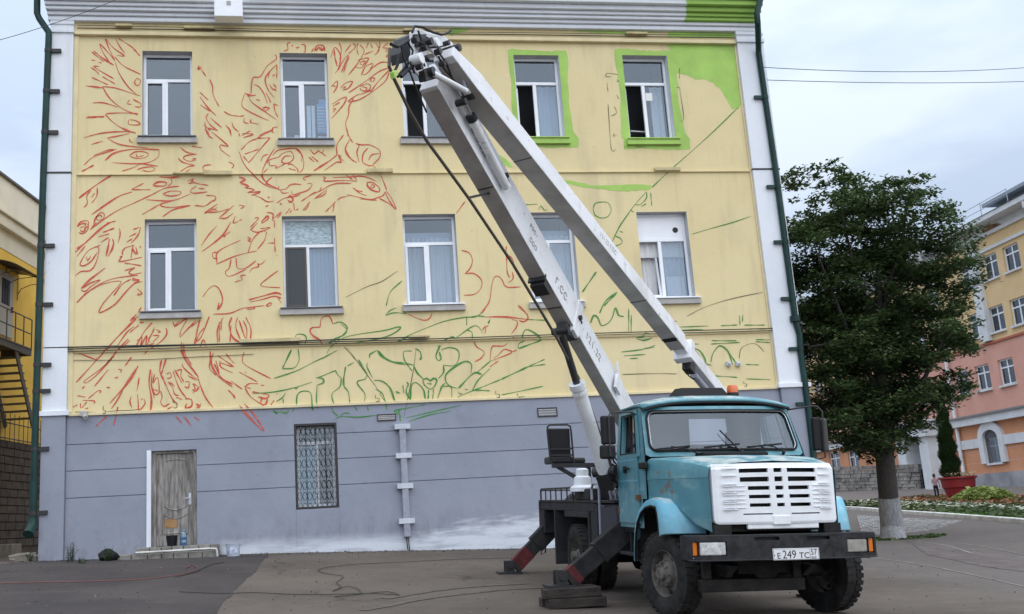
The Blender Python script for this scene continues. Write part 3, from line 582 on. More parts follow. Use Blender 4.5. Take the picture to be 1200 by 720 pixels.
# ================================================================ the mural sketched on the wall
# strokes: offset x, offset y, zoom, default colour | strokes split by ';', an optional "N:" is the brush width, r/g/d the colour
MURAL = r"""
80 40 6 r|350,30 430,80 460,105;2:460,105 505,155;330,30 360,85 400,140;260,35 290,110 325,185;265,35 320,100 395,155 340,150;220,70 245,130 290,200;225,70 280,130 330,190;2:180,120 240,170 320,220;165,125 200,155 250,195;215,200 235,205;165,183 190,187;160,235 200,265 215,285;180,230 215,255 320,315;175,225 220,230;165,305 230,335 280,358;240,300 330,352;2:125,365 245,380;240,370 330,380 440,415 505,435;330,200 360,280 420,370 480,425;325,160 390,225 510,285;480,315 465,345 490,365 510,330 480,310;240,370 290,450 380,525 490,570;170,485 250,485 350,515;430,465 415,490 445,495;455,460 510,490 505,515 470,510;265,560 380,555 490,560;260,565 320,625 410,680 475,695;2:125,590 255,578;135,583 250,585;425,605 425,635 490,640 505,630 475,610 430,602;150,715 300,690 420,685;3:920,225 910,250 935,235;935,250 970,300;995,320 1015,370 1020,430 1060,510;1095,545 1140,570 1200,578;925,410 985,465;925,440 980,515 1040,575;930,500 1000,545;985,560 970,590 1000,640 1050,680;1000,590 1080,660;960,620 970,680 985,715;955,640 1000,680;1105,640 1140,680 1145,720;1150,620 1165,660 1200,690
280 40 6 r|315,120 345,110 340,70 360,60;375,75 375,90;400,90 410,100 425,90;435,75 465,80 465,130 455,120;510,130 525,100;2:535,120 545,85 590,80 605,120;560,90 590,120 575,85;2:545,118 560,95 580,118 600,95;255,145 265,175 200,225 150,300 105,305 90,340 85,425;265,215 225,255 185,315 205,390 250,450;265,215 268,260 265,310;205,310 215,260;235,295 255,285;215,355 240,390 265,385;240,350 265,380;230,385 265,400;100,355 140,370 180,430 200,490;190,415 210,450 225,485;40,415 70,440 90,480 180,545 265,605;40,420 20,495 45,530 130,575 210,610;2:45,418 95,438;60,440 120,430;120,460 150,470;165,515 215,520 175,545 190,505;180,515 160,540;245,490 275,505;245,490 255,545 275,585;0,580 40,575;40,590 35,620 70,630;90,600 80,620 140,635;275,655 240,660 235,690 250,695;145,715 190,690 240,680;20,715 80,680;645,165 675,95 715,155 700,240 675,280;670,110 680,200 695,230;665,130 690,215;705,60 720,110 710,190;720,270 770,150 725,200 700,255;735,270 775,160;790,70 745,130;800,65 820,90 770,140;835,65 830,110 840,145;850,75 880,120 840,200 770,290;880,145 945,120;910,60 895,100;925,70 940,100;960,60 985,110 955,150;990,50 990,90 970,130;835,185 910,170 870,235 820,235;850,200 890,190 870,220 850,205;1050,65 1010,95 1050,100;1055,105 1030,120 1055,135 1035,160 1055,165;940,205 890,230 860,290;945,210 910,270 870,290;1055,200 1000,200 950,230 890,285;1050,240 985,265 880,340 770,415;1055,255 975,340 925,410;1055,270 1030,330 940,405 850,460 770,480;935,310 920,325 945,335 955,312 935,308;850,370 900,350 925,365 915,395 870,400 850,380;865,370 900,380 890,395;930,395 870,420 830,430 765,475;805,455 775,510 770,570 750,630 765,690 765,720;650,370 690,330 690,370 665,415;660,365 680,370;715,380 750,345 800,335 765,385 725,395;730,385 750,370 745,390;655,495 710,460 755,445 740,490 700,540 650,595;660,510 710,480;660,525 680,525 660,550
80 150 6 r|110,70 250,35 440,25;375,0 475,38;275,70 340,60 430,40;275,70 330,105 400,125 560,142;430,75 435,95 455,105;160,118 245,93;110,262 180,205 340,150;180,195 270,160 320,150;2:260,230 320,180 420,155 530,150 640,155;640,160 635,200 590,235 530,250 430,252 310,245;430,195 470,170 530,168 565,185 540,210 480,215 435,200;480,185 485,205 530,195;2:95,308 180,262;2:75,495 200,400 310,330;380,305 470,275 510,255 630,270;485,295 530,280 590,275 610,295 570,308 520,300;205,420 200,480 165,530;160,440 130,480 135,530 110,560;185,460 165,490;445,435 490,410 530,390;445,435 580,435;2:165,610 280,530 360,480 450,450;2:640,345 720,350 790,345;2:600,395 640,380 690,385 680,408 620,410 595,400;720,355 730,385 700,410;665,465 720,445 790,448 780,470 720,480 670,470;590,470 680,425 780,410;155,715 240,650 350,580 460,530 600,465;550,505 640,512 740,510 860,465;740,510 645,540 710,560 850,545;520,610 640,540;2:665,625 740,575 860,545;180,690 190,640 230,595 255,610 245,640 205,650 200,625 230,615 235,630;65,690 90,660 140,655 140,690 110,715;80,680 115,675 125,700;270,670 335,655;785,135 830,170 895,185;870,130 940,140;775,210 800,240 890,265;905,185 830,195 810,215 850,235 900,225;870,220 900,215;890,265 840,275 780,315;860,290 800,325;1005,260 960,265 945,285 960,300 1000,300;960,10 985,30 990,60 1020,75;980,0 1050,20;1010,30 1060,70 1125,130 1070,120 1075,155 1140,205;1130,0 1145,55;1130,240 1165,260 1150,285;840,375 880,360 860,385;870,375 900,390 985,405;840,390 880,390;900,410 860,440 880,460 980,450;915,425 960,430;970,475 1030,480 1035,505 1000,520;890,545 960,550 1010,515;1050,535 960,600 1050,560;970,595 1060,590 1125,570;1010,570 1050,580;1060,635 1100,600 1165,545;1060,635 1110,635 1160,600;1175,620 1160,670 1200,655
280 150 6 r|0,40 5,60;25,40 100,45 30,70;125,75 170,50 240,10;125,75 220,70;220,70 150,150 70,245;15,155 70,100 130,75;40,185 140,150;0,165 40,260 130,360 200,410 290,435;30,200 70,245;155,235 170,200 205,185;250,145 195,235 165,310 175,370;235,195 270,160 320,150 390,145 430,165 455,230 450,290 420,320;400,145 440,190 440,240;200,250 215,225 280,205 300,185 360,165 385,200 375,230 340,250 300,240 325,200 370,200;215,240 215,265 255,265;265,265 260,285 290,270 330,250;345,260 370,255 415,295 410,320;350,285 400,300;205,285 170,320;160,310 165,350 220,410;2:235,345 195,380 200,395 280,430;285,410 275,435 330,430 355,405 390,395 440,400;480,390 515,395 490,435 440,455 380,470 370,440;290,440 310,460 350,455;2:0,345 45,365 10,385 70,410 45,420 110,435 60,455 150,450 90,475;110,475 150,490 200,520 245,515;2:205,485 215,495;2:345,490 360,475 380,500 370,520 340,505;345,520 380,525;265,530 320,495 400,480 430,470;2:290,530 300,540;185,555 210,545;470,370 450,355 470,345 510,335;500,150 530,185 560,160 580,180 600,150;490,205 530,240;510,200 560,240;580,170 610,200;2:525,305 570,275 640,230 690,190;600,300 690,240 720,245 700,195 740,240;690,195 690,120 735,50;700,190 720,200;755,0 770,50 800,105;750,150 780,210 830,245;780,80 750,140 760,190 810,240;820,110 860,120 920,120 980,150 995,180 985,215 940,260;850,115 830,170 845,240;910,140 875,180 870,240 900,260 950,270;990,180 935,190 910,230;880,250 920,270;950,270 990,330;610,590 680,520;670,540 660,590;590,345 610,350 600,375 730,370 830,375;660,350 780,345 860,340 920,355 970,380;750,330 800,365;800,330 830,370;500,470 580,440 640,405 700,390 790,390;530,500 610,440;540,495 600,470 620,430;565,450 580,420;440,515 540,450;450,580 500,520;465,580 490,545;395,580 420,570;330,605 360,565;355,600 370,580;385,530 390,580;800,420 860,465 900,475;830,440 870,450;760,470 850,490 930,505 1000,480;850,500 970,510;690,510 720,490 770,480;2:900,385 940,385 985,420 985,450 940,440 905,410 900,385;930,400 950,405 950,420 930,420 930,400;1000,335 1025,400 1040,440;1035,445 1070,490 1105,570 1085,555 1040,480 1030,450;980,490 1010,480 1030,450;985,495 1050,530 1100,570;0,545 40,550 10,570;80,700 140,635 110,635;195,595 240,605 235,650 250,655 250,700;2:155,665 200,620 205,640 165,670;150,710 220,700;240,640 300,590;270,635 300,600;0,650 20,645
80 260 6 r|65,35 100,10 140,20 135,60 100,85 75,75;80,45 110,35 120,60 95,70 85,55;2:50,215 130,140 240,40 310,0;165,40 200,5;2:60,190 105,160;60,245 120,170;2:245,75 325,45;215,105 290,85;360,45 365,90 350,150;230,145 285,110;2:290,120 280,180 265,245;2:320,140 310,190 280,245;310,120 325,160;225,165 140,205 90,280 85,305 110,310 160,280 205,215;130,245 135,275 160,240;190,175 215,185 210,240 185,310 150,345 90,350 50,380;500,40 455,55;510,40 490,95 440,155;430,105 480,80;410,145 450,120;465,165 400,185 380,215 385,235;455,170 440,260;2:475,180 485,225 465,215 450,180;360,250 380,240 360,270 370,280 520,250;505,170 510,185;395,290 460,300 515,310;515,360 440,370 430,350 470,325;395,345 470,320;2:90,470 150,410 260,325;95,470 160,430 225,410 160,455 120,490 90,480;60,570 120,510 220,440 320,400 490,375;110,510 240,440 370,420 310,500 250,570 215,635 250,630 330,580 400,500 460,440 520,420;2:450,400 500,410;450,410 500,415 460,430;320,520 380,440 440,405;485,470 520,505 485,515 500,500;515,600 490,640;2:435,700 480,650;460,690 490,665
230 260 6 r|35,170 90,90 145,30;2:40,210 110,160 190,90 245,0;185,105 240,70;195,110 215,80;145,295 155,210 310,130;150,215 115,220 120,255 150,260;140,300 280,240 425,205;365,215 395,130 450,70 490,65;495,70 480,130 430,195;380,60 430,10;380,55 430,75 520,45;460,10 470,5;2:360,110 385,120 365,130 385,140;505,150 550,150;550,115 555,215;245,265 230,330 205,350 215,380 250,380 350,335;280,255 290,325 350,325 420,275;375,360 390,330 440,315 430,295 455,300 485,270;350,375 310,380 325,405 270,425;45,530 90,470 130,450 165,480 185,550 160,615;2:160,570 150,620 185,570;575,345 500,400 455,450 590,465;2:370,550 460,525 560,500 600,515;380,565 470,545 560,525 600,575;560,520 600,540;490,590 520,570 530,580 510,595 490,590;120,650 230,645 310,615 350,605 480,590;350,615 400,600 410,610 360,620
80 370 5.54 r|2:420,10 435,20;2:440,20 320,140 230,240;230,240 50,435;2:465,45 490,45;430,70 380,110 310,210;460,60 400,110;390,150 330,215 230,330 110,420 105,435 130,430 200,370 300,260;400,160 350,210;170,460 260,350;70,245 180,285 180,270;545,45 490,110 440,200;2:410,270 370,325;445,165 480,140 470,200 510,130 505,200 560,75;570,90 600,105 580,110;560,90 520,160 535,170;550,130 590,130 550,170;635,80 640,120 600,170 520,225 495,250;520,190 560,180;680,40 690,70;690,70 720,35;690,75 770,20 730,100 725,140;725,140 830,30;850,30 820,190;820,190 850,120 880,80;2:735,170 740,240 790,330 840,395;750,180 755,240 800,320;2:455,325 400,420 270,570;440,345 380,430 330,530 280,605;325,350 345,350 340,370;300,405 325,400;460,400 455,440 445,490;130,540 190,490 210,490 205,505;60,520 110,530;95,550 170,555 165,575;30,595 60,580;120,560 90,600;80,570 80,600;130,600 110,605;110,460 90,470 100,475;2:250,465 270,470;2:535,350 525,440 540,540 535,620;545,370 540,450 560,540;560,380 550,440 580,400 590,500 560,510 550,470;560,480 580,490;2:605,290 595,360 620,420;620,420 670,530 710,580;2:635,280 605,380;640,380 660,370 670,400 640,410;650,430 680,470;660,430 690,460;680,470 690,510 720,520;700,530 740,545;680,360 720,470 770,540;690,350 740,440;700,360 735,350 730,390 750,430;740,310 750,340 840,420;760,430 785,430 780,470 755,460;840,400 860,460 885,520;810,440 840,460;2:805,480 830,490 850,460;2:760,540 800,545 800,590 760,600 770,570;830,570 860,590;825,600 850,600 860,570;600,490 610,530 600,560 620,590 660,570;640,610 680,590;410,525 400,560 415,600;450,510 455,570 460,615 500,570 490,540;2:475,540 480,545;3:318,600 325,595;250,655 180,720;320,600 310,660 295,715;700,655 740,700;750,655 800,715;820,660 850,680
220 370 5.14 r|75,20 40,170;130,5 80,130 40,165;0,80 70,30;75,190 95,145 115,200;215,10 180,80 180,170;205,20 200,90;2:265,10 250,60 270,130 310,160;260,60 255,160;300,10 290,70 320,150;310,30 350,140 355,80 335,30;350,10 380,80 375,170;190,40 190,160;2:135,215 145,300 190,370 270,430;155,225 130,310 170,360;170,270 190,350;160,290 200,370 270,415;195,270 200,310 270,345;200,285 270,310;180,240 280,310;230,230 280,290;340,220 330,260 350,300 500,380;345,340 350,345;310,340 420,400;440,420 460,420;260,395 330,445;345,430 370,410 425,410;340,425 380,440;345,435 380,490 460,545;2:245,450 275,480 285,500;2:390,460 430,465;2:425,490 470,500 490,480 440,465;2:450,490 440,530 470,535 480,500;500,540 520,510;0,280 65,370;60,370 100,480 155,560;0,360 50,390;30,410 45,440 30,470;50,530 70,560;310,540 450,695;320,560 380,630 460,695 400,600 340,530;45,615 70,630
220 370 5.14 g|2:625,205 570,320;570,320 640,315 670,270 665,200;650,140 670,180;650,140 655,115 700,115 715,140 700,185;520,378 650,335 760,280 823,250;390,470 520,460 640,435 750,400;640,435 655,440 665,430;535,470 540,475;590,465 570,495 530,520;575,500 575,530;655,545 660,480 690,455 740,465 750,550 760,575;515,570 545,590;555,580 590,590 610,570;630,580 640,560
300 380 6 g|r455,0 445,20 395,25 380,50 410,95 450,115 465,150;505,140 540,110 620,75 640,40 600,0;500,205 520,170 600,105 700,75 900,45 1000,20 1015,30 950,75 850,105 670,137;450,250 570,185;2:425,375 470,385 475,410 430,430;430,430 425,540 435,600;430,380 560,325;560,325 570,350 600,380;600,380 590,440 535,490 545,560;2:630,300 615,400 620,440;620,440 650,480 660,560;640,295 690,270;530,590 545,620 580,650;555,670 600,650 720,655 850,640;590,650 620,625 660,630;690,580 715,610;780,575 790,610;2:720,250 780,350;780,350 770,385 710,410 765,490 760,550;785,270 780,300 820,380;830,395 890,400 940,450 975,550;870,490 910,550 920,610;2:850,185 800,215 800,240;2:855,185 880,225 950,260 1040,275;118,610 150,635;160,620 220,620;2:990,130 1070,85;d700,250 620,160;d880,490 640,165;285,560 290,500 320,475 370,475 390,500 395,600
440 360 5.145 g|60,50 90,20 130,5;65,50 110,35 190,40;r200,45 290,80 330,65 340,35;2:130,215 190,180;180,180 310,125 420,85 540,62 600,60 650,30;r650,30 665,0;2:r665,60 780,60 920,75;r860,0 915,45 915,75 890,90 870,80;r820,75 855,85 850,120 820,160;r830,180 830,190;550,65 550,110;550,140 580,150 585,190;480,190 590,115 630,130 645,160;2:415,200 460,180 480,190;2:690,75 680,100;r645,140 665,115 660,160;r670,120 680,110;r595,210 610,240 655,270 640,305 600,330;r690,320 700,245 720,235 770,235 800,215;r710,310 740,290 775,255 800,260 820,275 700,325;r820,270 855,260;r690,360 740,325;605,400 700,320;2:885,190 890,160 915,135 985,175 990,195;860,250 865,220 900,205;2:865,250 1000,200;375,240 395,230;2:390,235 365,290 375,320 395,315 385,270;395,260 440,245 490,255 505,290 490,340 460,355 410,350;2:410,350 410,395 380,430;2:265,315 275,310 270,270 240,250;220,265 170,270 175,320 190,340 230,350;2:230,350 250,395 290,435;2:285,440 310,430 330,445 350,430 370,440 355,480 330,495 295,470 285,440;310,460 340,465;2:320,500 318,555;350,495 345,555;2:20,265 60,310 130,340 190,345;190,345 220,385;0,440 40,450 90,490 120,570;2:210,560 215,480 235,455 260,465 290,500 300,555;2:200,460 185,510 210,560;190,450 200,480;165,470 170,520;2:120,510 150,520;2:375,550 400,480 420,460;400,480 455,480 460,545;2:490,490 440,470 420,430 440,390 520,335 560,330 580,350 575,400;2:500,490 590,400 640,405;585,500 620,440 690,370;500,510 510,525 525,520;540,495 560,500;2:590,500 690,505;495,545 560,515 650,480;650,480 760,435;2:760,435 920,360;920,360 1020,315;920,360 1025,345;760,530 860,510 1010,478;855,520 860,545 895,540;110,625 300,590;180,670 350,630 520,592;200,690 330,650 450,630;2:140,620 150,690;2:110,625 155,660;d245,250 225,400 170,670;0,495 40,520 60,570;920,75 1025,80
300 360 4 r|300,95 305,60 320,45 345,45 360,80;300,95 255,100 260,125 300,155 310,180;g360,80 395,70 425,90 425,110 390,145 345,170
300 180 4 d|420,675 520,625 590,600 665,550;g610,715 630,650 685,597;r940,280 980,225
540 280 5.14 r|5,70 50,85 70,130 55,180 25,210;25,210 80,210 125,250 120,300 80,335 20,340;275,45 270,90;275,90 310,120 320,150;275,100 280,200 295,235;310,200 315,240 285,265;120,450 170,380 185,290 200,235 225,225 250,250 275,290 360,290;345,400 375,425 400,460 405,485 375,500 350,490;g30,475 100,465 150,470
690 330 5.14 g|2:10,250 30,205 55,220 75,265 110,255 140,220 160,160 180,205 210,210;2:65,190 100,120 170,65;240,165 240,300;255,200 255,310;2:285,340 330,330 340,310 370,320;2:290,345 330,355 385,340;195,425 320,410 400,385;330,405 395,395;210,448 340,440;245,465 300,462;d200,560 400,555 530,557;500,250 530,237;d590,210 700,155 860,105 1050,65;545,275 720,268;550,293 690,290;795,267 895,262;910,262 908,205;925,245 927,200;935,263 1060,263;965,285 1075,285;740,357 890,357;735,377 910,367;600,375 665,378;1005,350 1090,353;1005,363 1090,368;2:620,395 670,420 700,470 705,495 740,505;625,400 660,440 685,490;2:735,485 745,440 775,395 800,390 840,425 865,500;2:845,430 885,490;d905,465 915,410 950,382 1000,375 1035,400 1055,425;945,500 1025,503;745,568 895,578;945,587 1095,592;d935,600 930,615 948,618 950,630 935,637
600 180 4 g|380,260 390,235 420,228 450,232 465,265 450,295 420,303 390,290 380,262;465,425 500,350 540,290 580,235 630,180;630,180 630,210 600,240 575,240;605,250 630,235;650,185 655,245;555,265 570,275;480,385 510,400 515,420 480,437;505,365 520,370;655,160 740,80;2:330,650 395,555;2:430,715 490,655;845,378 940,350 1030,325 1120,295;15,230 60,240 120,237;125,265 135,245 150,265 165,265
600 0 4 d|g740,800 920,640 1060,505;495,350 445,345 440,360 465,360;490,375 500,380 490,385;445,390 450,430;490,445 500,465;450,490 465,700 485,700;480,500 490,530 465,545;480,625 475,640 490,635;785,320 785,370;770,410 785,410;785,410 805,560 785,565;575,690 630,690;525,690 550,690
100 440 1 d|21,36 21,41 24,41 24,45 21,45;103,28 103,32 107,32 107,38 103,38;340,23 340,27 344,27 344,31 340,31;481,18 481,22 485,22 485,26 481,26
"""
def smooth_line(pts, step):
    P = np.array(pts, float)
    if len(P) == 2: P = np.vstack([P[0], P.mean(0), P[1]])
    ext = np.vstack([2*P[0]-P[1], P, 2*P[-1]-P[-2]]); out = []
    for i in range(1, len(ext)-2):
        p0, p1, p2, p3 = ext[i-1:i+3]; k = max(2, int(np.linalg.norm(p2-p1)/step))
        for j in range(k):
            t = j/k; out.append(.5*((2*p1)+(p2-p0)*t+(2*p0-5*p1+4*p2-p3)*t*t+(3*p1-p0-3*p2+p3)*t**3))
    out.append(P[-1]); return np.array(out)
paint = {'r': MB(), 'g': MB(), 'd': MB()}
WIDTH = {'r': .034, 'g': .032, 'd': .022}
lift = [0]
def stroke(pix, col, wmul):
    w = WIDTH[col]*(1 if wmul == 1 else 1.0+.24*wmul)
    P = np.array([onwall(u, v) for u, v in pix]); P = smooth_line(P, .05); n = len(P)
    d = np.gradient(P, axis=0); d /= np.linalg.norm(d, axis=1)[:, None]+1e-9; nn = np.stack([-d[:, 1], d[:, 0]], 1)
    ph = random.random()*6; lift[0] = (lift[0]+1) % 60
    mb = paint[col]; b = len(mb.v)
    for i in range(n):
        t = i/(n-1); ww = w*.5*(.72+.28*math.sin(ph+t*7))*min(1, .6+6*t)*min(1, .5+6*(1-t))
        x, z = P[i]; yy = Y-.0045-lift[0]*.00008
        if z < 4.115: yy -= .026
        elif z < 4.19: yy -= .076
        if -.02 < z-9.875 < .035: yy -= .050
        if -.02 < z-5.575 < .035: yy -= .044
        if abs(z-13.53) < .07: yy -= .112
        for sgn in (-1, 1):
            q = P[i]+sgn*ww*nn[i]; mb.v.append((float(q[0]), yy, float(q[1])))
    for i in range(n-1): mb.f.append((b+2*i, b+2*i+1, b+2*i+3, b+2*i+2)); mb.m.append(0)
for row in MURAL.strip().split('\n'):
    head, body = row.split('|'); ox, oy, zm, dc = head.split(); ox, oy, zm = float(ox), float(oy), float(zm)
    for s in body.split(';'):
        s = s.strip(); wm = 1; c = dc
        if ':' in s: a, s = s.split(':'); wm = int(a)
        if s[0] in 'rgd': c, s = s[0], s[1:]
        pts = [tuple(map(float, q.split(','))) for q in s.split()]
        stroke([(ox+a/zm, oy+b/zm) for a, b in pts], c, wm)
prop(paint['r'].build('mural_red_lines', M['red_line'], bld, recalc=False), 'red sprayed outline of a large bird with spread feathers', kind='stuff')
prop(paint['g'].build('mural_green_lines', M['green_line'], bld, recalc=False), 'green sprayed outline of leaves, arches and hills', kind='stuff')
prop(paint['d'].build('mural_marker_lines', M['dark_line'], bld, recalc=False), kind='stuff')

# lime green fields already painted
def field(polypx, lift_=.003, name='lime_field', y=None):
    P = [onwall(u, v) for u, v in polypx]; mb = MB(); yy = (Y if y is None else y)-lift_
    n = len(P); out = []
    for i in range(n):                     # roughen the brush edge
        a, b = np.array(P[i]), np.array(P[(i+1) % n]); k = max(1, int(np.linalg.norm(b-a)/.10))
        for j in range(k):
            q = a+(b-a)*j/k
            if j: q = q+rng.normal(0, .010, 2)
            out.append((q[0], yy, q[1]))
    mb.add(out, [tuple(range(len(out)))]); return mb.build(name, M['lime'], bld, recalc=False)
def q4(L, ox=600, oy=0, z=4): return [(ox+a/z, oy+b/z) for a, b in L]
field(q4([(722, 202), (1040, 202), (1046, 260), (1062, 400), (1072, 492), (1060, 512), (1030, 512), (1008, 470), (985, 430), (945, 390), (905, 372), (860, 374), (815, 352), (775, 345), (755, 300), (745, 245), (735, 225)]))
fr = field(q4([(745, 132), (1036, 134), (1040, 176), (735, 176), (730, 160)]), .004)
field(q4([(285, 139), (420, 144), (500, 150), (640, 146), (740, 142), (735, 152), (560, 160), (470, 159), (380, 154), (290, 146)]), .004)
def ring(x0, x1, z0, z1, l, r, t, b, name='lime_surround'):
    mb = MB(); n = 14; P = []
    def edge(ax, az, bx_, bz, dx, dz, dd):
        for i in range(n):
            s = i/n; x = ax+(bx_-ax)*s; z = az+(bz-az)*s; w_ = dd*(1+.16*math.sin(s*5+dd*9))+random.uniform(-.015, .015); P.append(((x, z), (x+dx*w_, z+dz*w_)))
    edge(x0, z0, x0, z1, -1, 0, l); P.append(((x0, z1), (x0-l, z1+t))); edge(x0, z1, x1, z1, 0, 1, t); P.append(((x1, z1), (x1+r, z1+t)))
    edge(x1, z1, x1, z0, 1, 0, r); P.append(((x1, z0), (x1+r*1.6, z0-.02))); P.append(((x1, z0-.2), (x1+r*1.5, z0-b))); edge(x1, z0-.2, x0, z0-.2, 0, -1, b-.2); P.append(((x0, z0-.2), (x0-l, z0-b))); P.append(((x0, z0), (x0-l*.9, z0)))
    for (a, b_) in P: mb.v += [(a[0], Y-.0035, a[1]), (b_[0], Y-.0035, b_[1])]
    m_ = len(P)
    for i in range(m_): j = (i+1) % m_; mb.f.append((2*i, 2*i+1, 2*j+1, 2*j)); mb.m.append(0)
    return mb.build(name, M['lime'], bld, recalc=False)
w = WINS[3]; ring(w[0], w[1], w[2], w[3], .14, .22, .14, .27)
w = WINS[4]; ring(w[0], w[1], w[2], w[3], .20, .24, .16, .30)
for w in (WINS[3], WINS[4]):                 # green reveals at the sides
    mb = MB(); mb.add([(w[1]-.003, Y, w[2]), (w[1]-.003, Y+.19, w[2]), (w[1]-.003, Y+.19, w[3]), (w[1]-.003, Y, w[3])], [(0, 1, 2, 3)])
    mb.build('painted_reveal', M['white_paint'], bld, recalc=False)
field(q4([(235, 120), (320, 138), (400, 150), (500, 148), (580, 145), (655, 150), (645, 170), (580, 176), (480, 175), (340, 160), (250, 140)], 600, 180, 4), .004, 'lime_swath')
field(q4([(340, 345), (400, 375), (470, 430), (485, 460), (430, 445), (355, 395)], 520, 120, 6), .004, 'lime_swath')
field(q4([(500, 76), (560, 80), (640, 92), (570, 112), (520, 120), (505, 165), (495, 120)], 445, 20, 6), .004, 'lime_swath')
# ================================================================ ground
GP = np.array([(4.5,12.3,.04),(6.5,12.26,-.04),(4.48,16.1,.15),(6.68,16.05,.07),(3.91,18.6,.335),(3.79,13.9,.06),
 (-5.5,24,.95),(-.8,24,.85),(5,24,.62),(12.9,24,.30),(-6.3,23,1.0),(-8,18,.85),(15.8,25.7,.21),(22.7,39,.86),(22.2,36,.73),(19.9,26.1,.41),
 (10.3,13.7,-.08),(13.5,17.8,.04),(29.3,42.1,1.05),(31.4,46.9,1.25),(34.2,44.4,1.46),(34.3,48,1.52),(36.2,66,2.27),(0,0,-.28),(-6,8,.22),(3,7,-.12),
 (12,5,-.35),(30,20,.2),(0,-10,-.5),(50,45,1.9),(52,85,3.0),(20,60,1.7),(-20,24,1.3),(-7.6,30,.93),(-12,40,1.1),(5,40,.8),(60,10,.3),(0,80,1.8),(-30,70,1.8)])
def _U(r2): return np.where(r2 > 0, r2*np.log(r2+1e-12)*.5, 0)
_n = len(GP); _A = GP[:, :2]
_K = _U(((_A[:, None]-_A[None])**2).sum(2))+np.eye(_n)*1.5
_Pm = np.hstack([np.ones((_n, 1)), _A]); _LM = np.block([[_K, _Pm], [_Pm.T, np.zeros((3, 3))]])
_w = np.linalg.solve(_LM, np.concatenate([GP[:, 2], np.zeros(3)]))
def gz(x, y):
    x = np.asarray(x, float); y = np.asarray(y, float); sh = x.shape; q = np.stack([x.ravel(), y.ravel()], 1)
    z = _U(((q[:, None]-_A[None])**2).sum(2))@_w[:_n]+_w[_n]+q@_w[_n+1:]
    r = np.hypot(q[:, 0]-12, q[:, 1]-35); t = np.clip((r-45)/60, 0, 1); t = t*t*(3-2*t)
    z = np.clip(z, -.8, 3.2)*(1-t)+1.5*t
    return z.reshape(sh) if sh else float(z[0])
def onground(u, v):
    d = ray(u, v); lo, hi = 3.0, 120.0; prev = None
    for t in np.arange(3, 120, .25):
        p = EP+d*t
        if p[2] < gz(p[0], p[1]): break
    for _ in range(20):
        m_ = t-.25; p = EP+d*m_
        a, b = t-.25, t; 
        for _ in range(18):
            c_ = (a+b)/2; p = EP+d*c_
            if p[2] < gz(p[0], p[1]): b = c_
            else: a = c_
        break
    return np.array([p[0], p[1], gz(p[0], p[1])])
m = M['asphalt'] = mat('dusty_asphalt', (0.12, 0.11, 0.10), 0.9, spec=0.25); g = NG(m); P_, X_, Y_, Z_ = g.pos()
n1 = g.noise(P_, 0.35, 6, .6); n2 = g.noise(P_, 3.0, 5); n3 = g.noise(P_, 38, 4, .7); n4 = g.noise(g.scalev(P_, (.25, 1.6, 1)), 1.0, 5)
c = g.mix(g.ramp(n1, .32, .68), (0.088, 0.072, 0.060), (0.132, 0.110, 0.092))
c = g.mix(g.math('MULTIPLY', g.ramp(n4, .5, .75), .45), c, (0.088, 0.075, 0.066))
c = g.mix(g.math('MULTIPLY', g.ramp(n2, .52, .75), .35), c, (0.185, 0.158, 0.135))
c = g.mix(g.math('MULTIPLY', g.ramp(g.noise(P_, 9, 4), .60, .74), .4), c, (0.062, 0.057, 0.055))
c = g.mix(g.math('MULTIPLY', g.ramp(n3, .55, .8), .45), c, (0.22, 0.195, 0.17))
ck = g.n('ShaderNodeTexVoronoi', {'Vector': g.n('ShaderNodeVectorMath', {0: P_, 1: g.n('ShaderNodeTexNoise', {'Vector': P_, 'Scale': 1.5, 'Detail': 4.0}).outputs['Color']}, operation='ADD').outputs[0], 'Scale': .33}, feature='DISTANCE_TO_EDGE').outputs['Distance']
cm = g.math('MULTIPLY', g.ramp(ck, .012, .004), g.ramp(g.noise(P_, .5, 2), .50, .58)); c = g.mix(g.math('MULTIPLY', cm, .75), c, (.045, .04, .037))
c = g.mix(g.math('MULTIPLY', g.ramp(X_, 8.5, 11), .5), c, (0.145, 0.132, 0.130))
g.color(c); g.bump(g.math('ADD', g.noise(P_, 90, 3), g.math('MULTIPLY', n2, .8)), .35, .02)
m = M['asphalt_dark'] = mat('dark_patched_asphalt', (0.07, 0.065, 0.066), 0.9, spec=0.25); g = NG(m); P_, X_, Y_, Z_ = g.pos()
c = g.mix(g.ramp(g.noise(P_, .6, 6), .34, .68), (0.043, 0.037, 0.037), (0.068, 0.058, 0.056))
c = g.mix(g.math('MULTIPLY', g.ramp(g.noise(P_, 70, 3), .52, .8), .5), c, (0.15, 0.14, 0.135))
c = g.mix(g.math('MULTIPLY', g.ramp(g.noise(g.scalev(P_, (.5, 2, 1)), 1.4, 5), .55, .75), .35), c, (0.12, 0.095, 0.09))
g.color(c); g.bump(g.noise(P_, 90, 3), .35, .02)
def grid_mesh(xs, ys, dz=0.0, name='ground', m=None):
    X, Yg = np.meshgrid(xs, ys); Z = gz(X, Yg)+dz; nx, ny = len(xs), len(ys)
    v = np.stack([X.ravel(), Yg.ravel(), Z.ravel()], 1)
    f = [(j*nx+i, j*nx+i+1, (j+1)*nx+i+1, (j+1)*nx+i) for j in range(ny-1) for i in range(nx-1)]
    mb = MB(); mb.add(v, f); return mb.build(name, m, recalc=False, smooth=True, angle=180)
xs = np.concatenate([np.linspace(-900, -45, 12)[:-1], np.arange(-45, 75.01, .6), np.linspace(75, 900, 12)[1:]])
ys = np.concatenate([np.linspace(-600, -14, 10)[:-1], np.arange(-14, 100.01, .6), np.linspace(100, 900, 10)[1:]])
prop(grid_mesh(xs, ys, 0, 'ground', M['asphalt']), 'dusty grey-brown asphalt yard and street', kind='structure')
